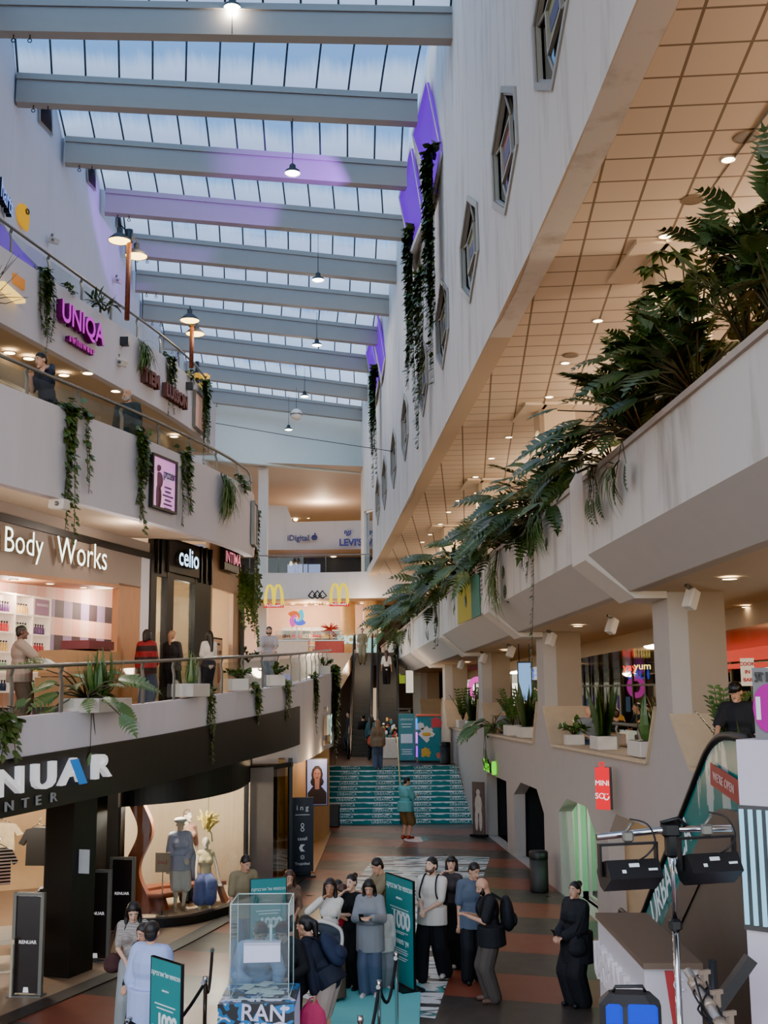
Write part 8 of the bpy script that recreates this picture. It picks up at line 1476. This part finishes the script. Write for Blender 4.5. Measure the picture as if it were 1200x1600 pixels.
q = aty(1130, 1570, 9.4); b = MB(); b.box((0, 0, 0), (.09, .6, .1), M=frame(aty(1140, 1545, 9.6), (1, 0, -.8), (.8, 0, 1))); tag(obj('tube_case', b, m_dark), 'dark slanted case leaning against the white wall at the lower right', 'case'); pk = aty(1112, 1500, 9.9); b = MB(); b.tube([(pk.x, pk.y, 0), pk], .04, 8); tag(obj('black_post', b, m_black), 'short black post behind the white tube rig', 'post')
c0 = V((3.03, 10.0, 0)); dd = V((.76, -.65, 0)); nn = V((.65, .76, 0)); t = thing('promo_tower', 'white promotional tower at the right edge with glowing vertical tubes', 'promo stand', tuple(c0)); Mt = frame(c0, dd, UP)
b = MB(); b.box((.6, 1.93, -.5), (1.2, 3.86, 1.0), M=Mt); obj('body', b, mat('tower_white', (206, 194, 204), .6, var=.04), t); b = MB(); b.box((.2, 2.8, .012), (.42, 1.02, .024), M=Mt); obj('tube_panel', b, mat('tube_panel_dark', (70, 64, 62), .5), t)
for k in range(5): b = MB(); b.tube([Mt @ V((.03 + k * .078, 2.34, .045)), Mt @ V((.03 + k * .078, 3.28, .045))], .021, 8); obj('light_tube', b, glow('cyan_tube', (160, 225, 255), 2.4), t)
t = thing('sign_board', 'grey board with a magenta oval and the numerals 11 at the right edge', 'sign', tuple(aty(1192, 1100, 10))); M_ = frame(aty(1197, 1103, 10), (1, -.25, 0), UP); b = MB(); b.box((0, 0, -.02), (.2, .66, .03), M=M_); obj('board', b, mat('board_grey', (120, 116, 116), .5), t); b = MB(); b.plate([(.13 * math.cos(a), .21 * math.sin(a) - .02) for a in [k * .314 for k in range(20)]], [], .02, M_ @ Matrix.Translation((0.02, 0, .018))); obj('oval', b, glow('magenta_oval', (214, 30, 190), .9), t); b = MB(); b.text('11', M_ @ Matrix.Translation((0, -.03, .025)), size=.27, extrude=.004, weight=.006); obj('numerals', b, m_print, t); b = MB(); b.text('תומ', M_ @ Matrix.Translation((.02, .25, .01)), size=.13, extrude=.003, weight=.004); obj('lettering', b, m_black, t)
m_lampon = glow('lamp_lens', (255, 246, 226), 16.)
def pendant(px, py, y, label, zb=ZB, s=1.):
 c = aty(px, py, y); t = thing('pendant_lamp', label, 'lamp', tuple(c), 0, None); b = MB(); b.tube([c + UP * .2, V((c.x, c.y, zb))], .01, 5); b.tube([c + UP * .2, c + UP * .75], .014, 5); obj('cable', b, m_dark, t); b = MB(); b.lathe([(.2 * s, -.02), (.19 * s, .05), (.09 * s, .1), (.085 * s, .2), (.05 * s, .24), (0, .25)], tuple(c), 20); obj('shade', b, m_dark, t); b = MB(); b.lathe([(0, -.03), (.14 * s, -.025), (.19 * s, 0), (.19 * s, .02)], tuple(c), 20); obj('lens', b, m_lampon, t)
 li = bpy.data.lights.new('pendant_light', 'POINT'); li.energy = 160; li.color = (1, .93, .82); li.shadow_soft_size = .03; lo = bpy.data.objects.new('pendant_light', li); col.objects.link(lo); lo.location = c - UP * .08; return t
pendant(363, 12, 23.9, 'nearest pendant lamp at the top of the picture'); pendant(457, 270, 27.8, 'pendant lamp hanging under the second beam on a long cable'); pendant(497, 437, 35.4, 'pendant lamp in the middle of the skylight row'); pendant(495, 539, 43.2, 'fourth pendant lamp from the camera'); pendant(476, 619, 51, 'fifth pendant lamp, near the end wall'); pendant(451, 671, 56, 'farthest pendant lamp in front of the pale end wall')
c = aty(463, 648, 54.5); t = thing('ceiling_speaker', 'pale round speaker hanging near the end wall', 'speaker', tuple(c)); b = MB(); b.ell(tuple(c), (.3, .3, .3), None, 16); obj('body', b, m_fin, t); b = MB(); b.lathe([(.31, -.04), (.31, .04)], tuple(c), 20); obj('band', b, m_rail, t); b = MB(); b.tube([c + UP * .3, V((c.x, c.y, ZB))], .012, 5); obj('cable', b, m_dark, t)
c0 = aty(330, 660, 45); c1_ = aty(600, 702, 40); b = MB(); b.tube([c0, c0.lerp(c1_, .5) - UP * .05, hit(612, 705, UWC)], .014, 5); tag(obj('wire', b, m_dark), 'thin dark wire strung across in front of the pale end wall', 'wire')
m_rustp = mat('patterned_post', (120, 62, 40), .6, var=.8, scale=18)
def lamp_post(px, pyb, pyt, label, heads):
 e, n = edge(c3, px, T3); e = e - n * -.02; zt = e.z + .0; y = e.y; top = aty(px, pyt, y); t = thing('lamp_post', label, 'lamp', tuple(e)); b = MB(); b.tube([(e.x + .1, e.y, aty(px, pyb, y).z), (e.x + .1, e.y, top.z)], .06, 8); obj('post', b, m_rustp, t)
 b = MB(); b.lathe([(.09, 0), (.09, .3), (.0, .32)], (e.x + .1, e.y, top.z - .1), 12); b.box((e.x + .05, e.y, e.z - .35), (.22, .14, .2)); obj('bracket', b, m_black, t)
 for dx, dy, dz in heads:
  h = V((e.x + .1 + dx, e.y + dy, top.z + dz)); b = MB(); b.lathe([(.27, -.02), (.26, .02), (.13, .14), (.07, .18), (.07, .3), (0, .32)], tuple(h), 18); b.tube([h + UP * .3, h + UP * .4, V((e.x + .1, e.y, top.z + .1))], .015, 6); obj('lamp_shade', b, m_dark, t); b = MB(); b.lathe([(0, -.05), (.18, -.04), (.25, -.01), (.25, .01)], tuple(h), 18); obj('bulb_lens', b, glow('warm_lamp_lens', (255, 216, 120), 7.), t)
 li = bpy.data.lights.new('lamp_light', 'POINT'); li.energy = 50; li.color = (1, .8, .5); li.shadow_soft_size = .15; lo = bpy.data.objects.new('lamp_light', li); col.objects.link(lo); lo.location = (e.x + .5, e.y, top.z - .25)
lamp_post(190, 500, 372, 'patterned lamp post with two shades on the third floor parapet', ((-.2, -.1, -.1), (.1, .35, -.3))); lamp_post(292, 575, 505, 'patterned lamp post with two shades farther along the third floor', ((-.02, -.25, .0), (.04, .3, -.2)))
c = aty(308, 590, 33.3); t = thing('lamp_cluster', 'small cluster of glowing lamp shades above the far green foliage column', 'lamp', tuple(c)); b = MB()
for k, (dx, dz) in enumerate(((-.25, 0), (0, .02), (.24, 0), (-.1, -.3), (.16, -.28))): b.lathe([(0, -.04), (.13, -.03), (.16, .05), (.06, .12), (0, .13)], (c.x + dx, c.y, c.z + dz), 12)
obj('shades', b, glow('amber_lamp', (255, 190, 60), 2.5), t); b = MB(); b.tube([V((c.x, c.y, 11.5)), c + UP * .5], .06, 8); obj('post', b, m_black, t)
def spotcam(p, d, label, name='spotlight', m=None):
 p, d = V(p), V(d).normalized(); t = thing(name, label, 'spotlight', tuple(p)); b = MB(); b.box((0, 0, 0), (.16, .3, .2), M=frame(p + d * .1, d.cross(UP), UP) ); s = d.cross(UP).normalized(); u_ = s.cross(d); M_ = Matrix(((s.x, d.x, u_.x, p.x), (s.y, d.y, u_.y, p.y), (s.z, d.z, u_.z, p.z), (0, 0, 0, 1)))
 b = MB(); b.bbox((0, .12, 0), (.17, .3, .17), 0, .02, M_); obj('housing', b, m or m_fin, t); b = MB(); b.box((0, -.02, .1), (.04, .06, .16), M=M_); b.lathe([(.0, .0), (.035, .0), (.035, .03), (0, .03)], n=10, M=M_ @ Matrix.Translation((.086, .16, 0)) @ Matrix.Rotation(PI / 2, 4, 'Y')); obj('bracket', b, m_rail, t); return t
for k, (px, py, lab) in enumerate(((1082, 905, 'nearest white spotlight under the balcony by the large column'), (958, 955, 'white spotlight hanging under the second balcony bay'), (863, 985, 'white spotlight on top of the second column'), (800, 1005, 'white spotlight under the third balcony bay'), (757, 1021, 'white spotlight on top of the third column'), (722, 1035, 'far white spotlight under the fourth bay'))):
 y = (16.3, 21.5, 25.6, 31.0, 34.8, 39.5)[k]; p = aty(px, py, y); p.z = gz(5.76, y) - .1; spotcam(p, (-.35, -.25, -.9), lab)
for k, (px, py, y, lab) in enumerate(((92, 375, 29.5, 'white spotlight on the left back wall right of the yellow emblem'), (163, 438, 36, 'second white spotlight on the left back wall'), (183, 565, 25.2, 'white spotlight on the parapet beside the rusty letters'), (83, 787, 16.9, 'white spotlight under the second floor parapet above the glowing letters'))):
 p = aty(px, py, y); p.x = {0: cv_at(LW, p.y).x + .1, 1: cv_at(LW, p.y).x + .1}.get(k, p.x); spotcam(p, (.85, -.45, -.35) if k != 3 else (.6, -.3, -.1), lab)
def downlight(p, label, group, r=.11, m=None):
 t = thing('ceiling_light', label, 'ceiling light', tuple(p), 0, group); b = MB(); b.lathe([(r, -.012), (r * 1.25, -.012), (r * 1.25, .004)], tuple(p), 18); obj('trim_ring', b, m_fin, t); b = MB(); b.lathe([(0, -.006), (r, -.008)], tuple(p), 18); obj('lens', b, m or m_tubeon, t); return t
zc = lambda y: gz(10.8, y) + .06
for px, py in ((1138, 249), (1039, 369), (934, 501), (883, 567), (1010, 408), (858, 620), (795, 683), (768, 716), (743, 745), (716, 782), (701, 800), (900, 640), (898, 684), (688, 819), (660, 847), (672, 835), (640, 870), (612, 920), (598, 931), (588, 936), (745, 770)):
 d = ray(px, py); tt = (10.86 + .0165 * 17.2 - EYE) / (d.z + .0165 * d.y); p = EYEP + d * tt; downlight(p, 'small round downlight in the tiled upper gallery ceiling', 'downlights in the tiled ceiling', .085)
for px, py in ((1166, 214), (1082, 312), (892, 555), (935, 630)):
 d = ray(px, py); tt = (10.86 + .0165 * 17.2 - EYE) / (d.z + .0165 * d.y); p = EYEP + d * tt; t = thing('ceiling_vent', 'round dark grille in the tiled upper gallery ceiling', 'vent', tuple(p), 0, 'round grilles in the tiled ceiling'); b = MB(); b.lathe([(.14, -.014), (.16, -.012), (.16, .0)], tuple(p), 18); obj('trim_ring', b, m_greydk, t); b = MB(); b.lathe([(0, -.008), (.14, -.01)], tuple(p), 18); obj('grille', b, mat('grille', (110, 90, 70), .6), t)
for px, py in ((1140, 904), (903, 978), (1062, 984), (1168, 948), (788, 1016), (730, 1035), (806, 1040)):
 d = ray(px, py); tt = (5.74 + .0165 * 17.2 - EYE) / (d.z + .0165 * d.y); p = EYEP + d * tt; downlight(p, 'small round downlight under the upper balcony on the right', 'downlights under the right balcony', .1)
for px, py, zz_ in ((15, 551, 11.08), (100, 586, 11.15), (137, 583, 11.2), (181, 611, 11.28), (215, 634, 11.35), (247, 680, 11.4), (272, 682, 11.4), (45, 560, 11.1)):
 p = atz(px, py, zz_); downlight(p, 'small round downlight in the soffit under the left third floor', 'downlights under the left third floor', .11)
for y in (18.2, 19.4, 20.6, 21.9, 23.2): p = cv_at(offset(FC, .35), y); downlight(V((p.x, p.y, 6.35 + .035 * (y - 20))), 'small warm downlight in the wooden lintel under the white glowing letters', 'downlights in the wooden lintel', .07)
for px, py, y in ((686, 870 - 0, 0),): pass
for px, py, zz_, yy in ((521, 870, 12.28, 0), (468, 880, 12.28, 0), (495, 875, 12.28, 0), (535, 876, 12.28, 0), (445, 885, 12.28, 0), (512, 885, 12.28, 0), (432, 892, 12.28, 0), (452, 890, 12.28, 0)):
 p = atz(px, py, zz_);
 if 60 < p.y < 76: downlight(p, 'tiny downlight in the far balcony soffit', 'downlights in the far balcony soffit', .16)
rnd = random.Random(8)
for px, py in ((455, 783), (469, 780), (475, 786), (490, 783), (450, 802), (478, 798), (497, 800), (508, 797), (520, 796), (524, 800), (455, 808), (462, 812), (496, 806), (482, 808)):
 p = aty(px, py, 78.5); t = thing('hanging_light', 'tiny warm light high in the far top floor', 'light', tuple(p), 0, 'tiny lights in the far top floor'); b = MB(); b.ell(tuple(p), (.15, .1, .1)); obj('bulb', b, m_tubeon, t)
p = aty(440, 797, 77); b = MB(); b.box(tuple(p), (2.2, .1, .35), 0); tag(obj('light_strip', b, glow('strip_warm', (255, 220, 150), 3)), 'long warm lit strip in the far top floor', 'light')
for k in range(9): p = V((-6.2 + k * .62, 62.2 + (k % 3) * -.6, 8.98)); downlight(p, 'small warm downlight over the far sweet shop', 'downlights over the far sweet shop', .12)
t = thing('exit_sign', 'orange emergency strip on the left third floor parapet', 'sign', tuple(hit(28, 440, L3C))); p = hit(28, 440, L3C); d = cv_dir(L3C, p.y); b = MB(); b.box((0, 0, .02), (.42, .2, .03), M=frame(p, d, UP)); obj('panel', b, mat('orange_panel', (214, 130, 30), .5, emit=.3), t)
p = hit(8, 458, L3C); b = MB(); b.box((0, 0, .1), (.8, .07, .2), M=frame(p, cv_dir(L3C, p.y) - UP * .1, UP)); tag(obj('shelf_light', b, glow('warm_bar_light', (255, 210, 110), 4)), 'glowing warm light bar on the parapet at the left edge', 'light')
sc = bpy.context.scene
w = bpy.data.worlds.new('sky'); sc.world = w; w.use_nodes = True; nt = w.node_tree; bg = nt.nodes['Background']; sk = nt.nodes.new('ShaderNodeTexSky'); sk.sky_type = 'NISHITA'; sk.sun_disc = False; sk.sun_elevation = math.radians(52); sk.sun_rotation = math.radians(200); sk.air_density = 1.0; sk.dust_density = .6
nt.links.new(sk.outputs[0], bg.inputs['Color']); bg.inputs['Strength'].default_value = .4
def lamp(kind, name, loc, energy, color, size=.3, rot=None, spot=None, blend=.6, sy=None):
 li = bpy.data.lights.new(name, kind); li.energy = energy; li.color = color
 if kind == 'AREA':
  li.size = size
  if sy: li.shape = 'RECTANGLE'; li.size_y = sy
 elif kind == 'SUN': li.angle = size
 else: li.shadow_soft_size = size
 if spot: li.spot_size = spot; li.spot_blend = blend
 o = bpy.data.objects.new(name, li); col.objects.link(o); o.location = loc
 if rot is not None: o.rotation_euler = V(rot).to_track_quat('-Z', 'Y').to_euler()
 return o
WARM = (1, .8, .58); SOFT = (1, .86, .7)
lamp('SUN', 'daylight', (0, 20, 40), 1.6, (.92, .97, 1), math.radians(70), (.12, .25, -1))
for y in (9, 16, 23, 31, 40, 50): p = WR(y, -2.2); lamp('POINT', 'gallery_light', (p.x, p.y, 9.6), 330, WARM, .35)
for y in (12, 20, 28, 37, 47): p = WR(y, -3.2); lamp('POINT', 'gallery_light', (p.x, p.y, 5.1), 210, WARM, .3)
for y, x, sx in ((16.4, 4.03, 0), (25.4, 3.48, 0), (33.9, 2.77, 0), (42.5, 2.05, 0)):
 for dx, dy in ((-.35, .4), (.5, -.4)): lamp('SPOT', 'column_light', (x + .1 + dx, y + dy, gz(10.75, y)), 170, (1, .8, .5), .06, (.0 - dx * .1, 0, -1), 1.5)
for y in (17, 21, 24.5): p = cv_at(offset(FC, .5), y); lamp('POINT', 'shop_light', (p.x, p.y, 6.2), 95, (1, .8, .66), .3)
for y in (26.6, 29.8): p = cv_at(offset(FC, .9), y); lamp('POINT', 'shop_light', (p.x, p.y, 6.4), 75, (1, .84, .64), .2)
lamp('POINT', 'shop_light', (-7.6, 20.5, 2.5), 330, (1, .84, .66), .3); lamp('POINT', 'shop_light', (-6.6, 23.5, 2.5), 170, (1, .84, .66), .3); lamp('POINT', 'window_light', (-4.2, 22.9, 2.4), 230, (1, .88, .72), .15); lamp('POINT', 'window_light', (-3.5, 24.6, 2.4), 190, (1, .88, .72), .15)
for y in (14, 19, 24): p = cv_at(offset(L3C, 1.6), y); lamp('POINT', 'upper_shop_light', (p.x, p.y, 10.6), 70, (1, .82, .6), .3)
for y in (12, 17, 22): p = cv_at(offset(EC, 1.6), y); lamp('POINT', 'walk_light', (p.x, p.y, 7.3), 45, (1, .84, .72), .2)
p = WR(23.4, -1.0); lamp('POINT', 'green_shop_light', (p.x, p.y, 1.75), 45, (.8, 1, .8), .1); p = WR(19.4, -1.4); lamp('POINT', 'shop_light', (p.x, p.y, 1.9), 30, SOFT, .1)
lamp('POINT', 'entrance_light', (-1.6, 29.5, 2.45), 40, (1, .72, .4), .1); lamp('POINT', 'entrance_light', (-1.75, 32.5, 2.45), 25, (1, .72, .4), .1)
for x, y, z, e in ((-4, 61, 8.5, 140), (-1, 57, 8.6, 60), (-4, 62, 11.8, 90), (-4, 72, 15.6, 260), (-1, 48, 5.4, 60), (0.5, 44, 4.6, 50)): lamp('POINT', 'far_light', (x, y, z), e * 1.7, (1, .78, .55), .3)
lamp('SPOT', 'purple_spot', (1.0, 29.0, 18.2), 5200, (.32, .08, 1), .3, (-.75, .55, .22), .62, .15)
lamp('SPOT', 'stage_flood', tuple(aty(1010, 1370, 9.6) + V((0, .2, -.1))), 160, (.85, .8, 1), .1, (-.8, .6, -.3), 1.2)
for y in (13, 19, 25): lamp('POINT', 'underside_fill_light', (cv_at(EC, y).x - .7, y, 6.1), 70, (1, .9, .82), .02)  # added fill points, brighten the balcony undersides across the atrium
lamp('SUN', 'front_fill_sun', (0, -20, 12), .8, (1, .96, .92), math.radians(80), (.12, 1, -.3))  # added fill sun from behind the camera, lifts the surfaces facing it
c = sc.cycles; c.max_bounces = 7; c.diffuse_bounces = 3; c.glossy_bounces = 3; c.transmission_bounces = 4; c.transparent_max_bounces = 14; c.caustics_reflective = False; c.caustics_refractive = False; c.sample_clamp_indirect = 4.; c.use_denoising = True
sc.view_settings.view_transform = 'AgX'; sc.view_settings.look = 'AgX - Punchy'; sc.view_settings.exposure = .85
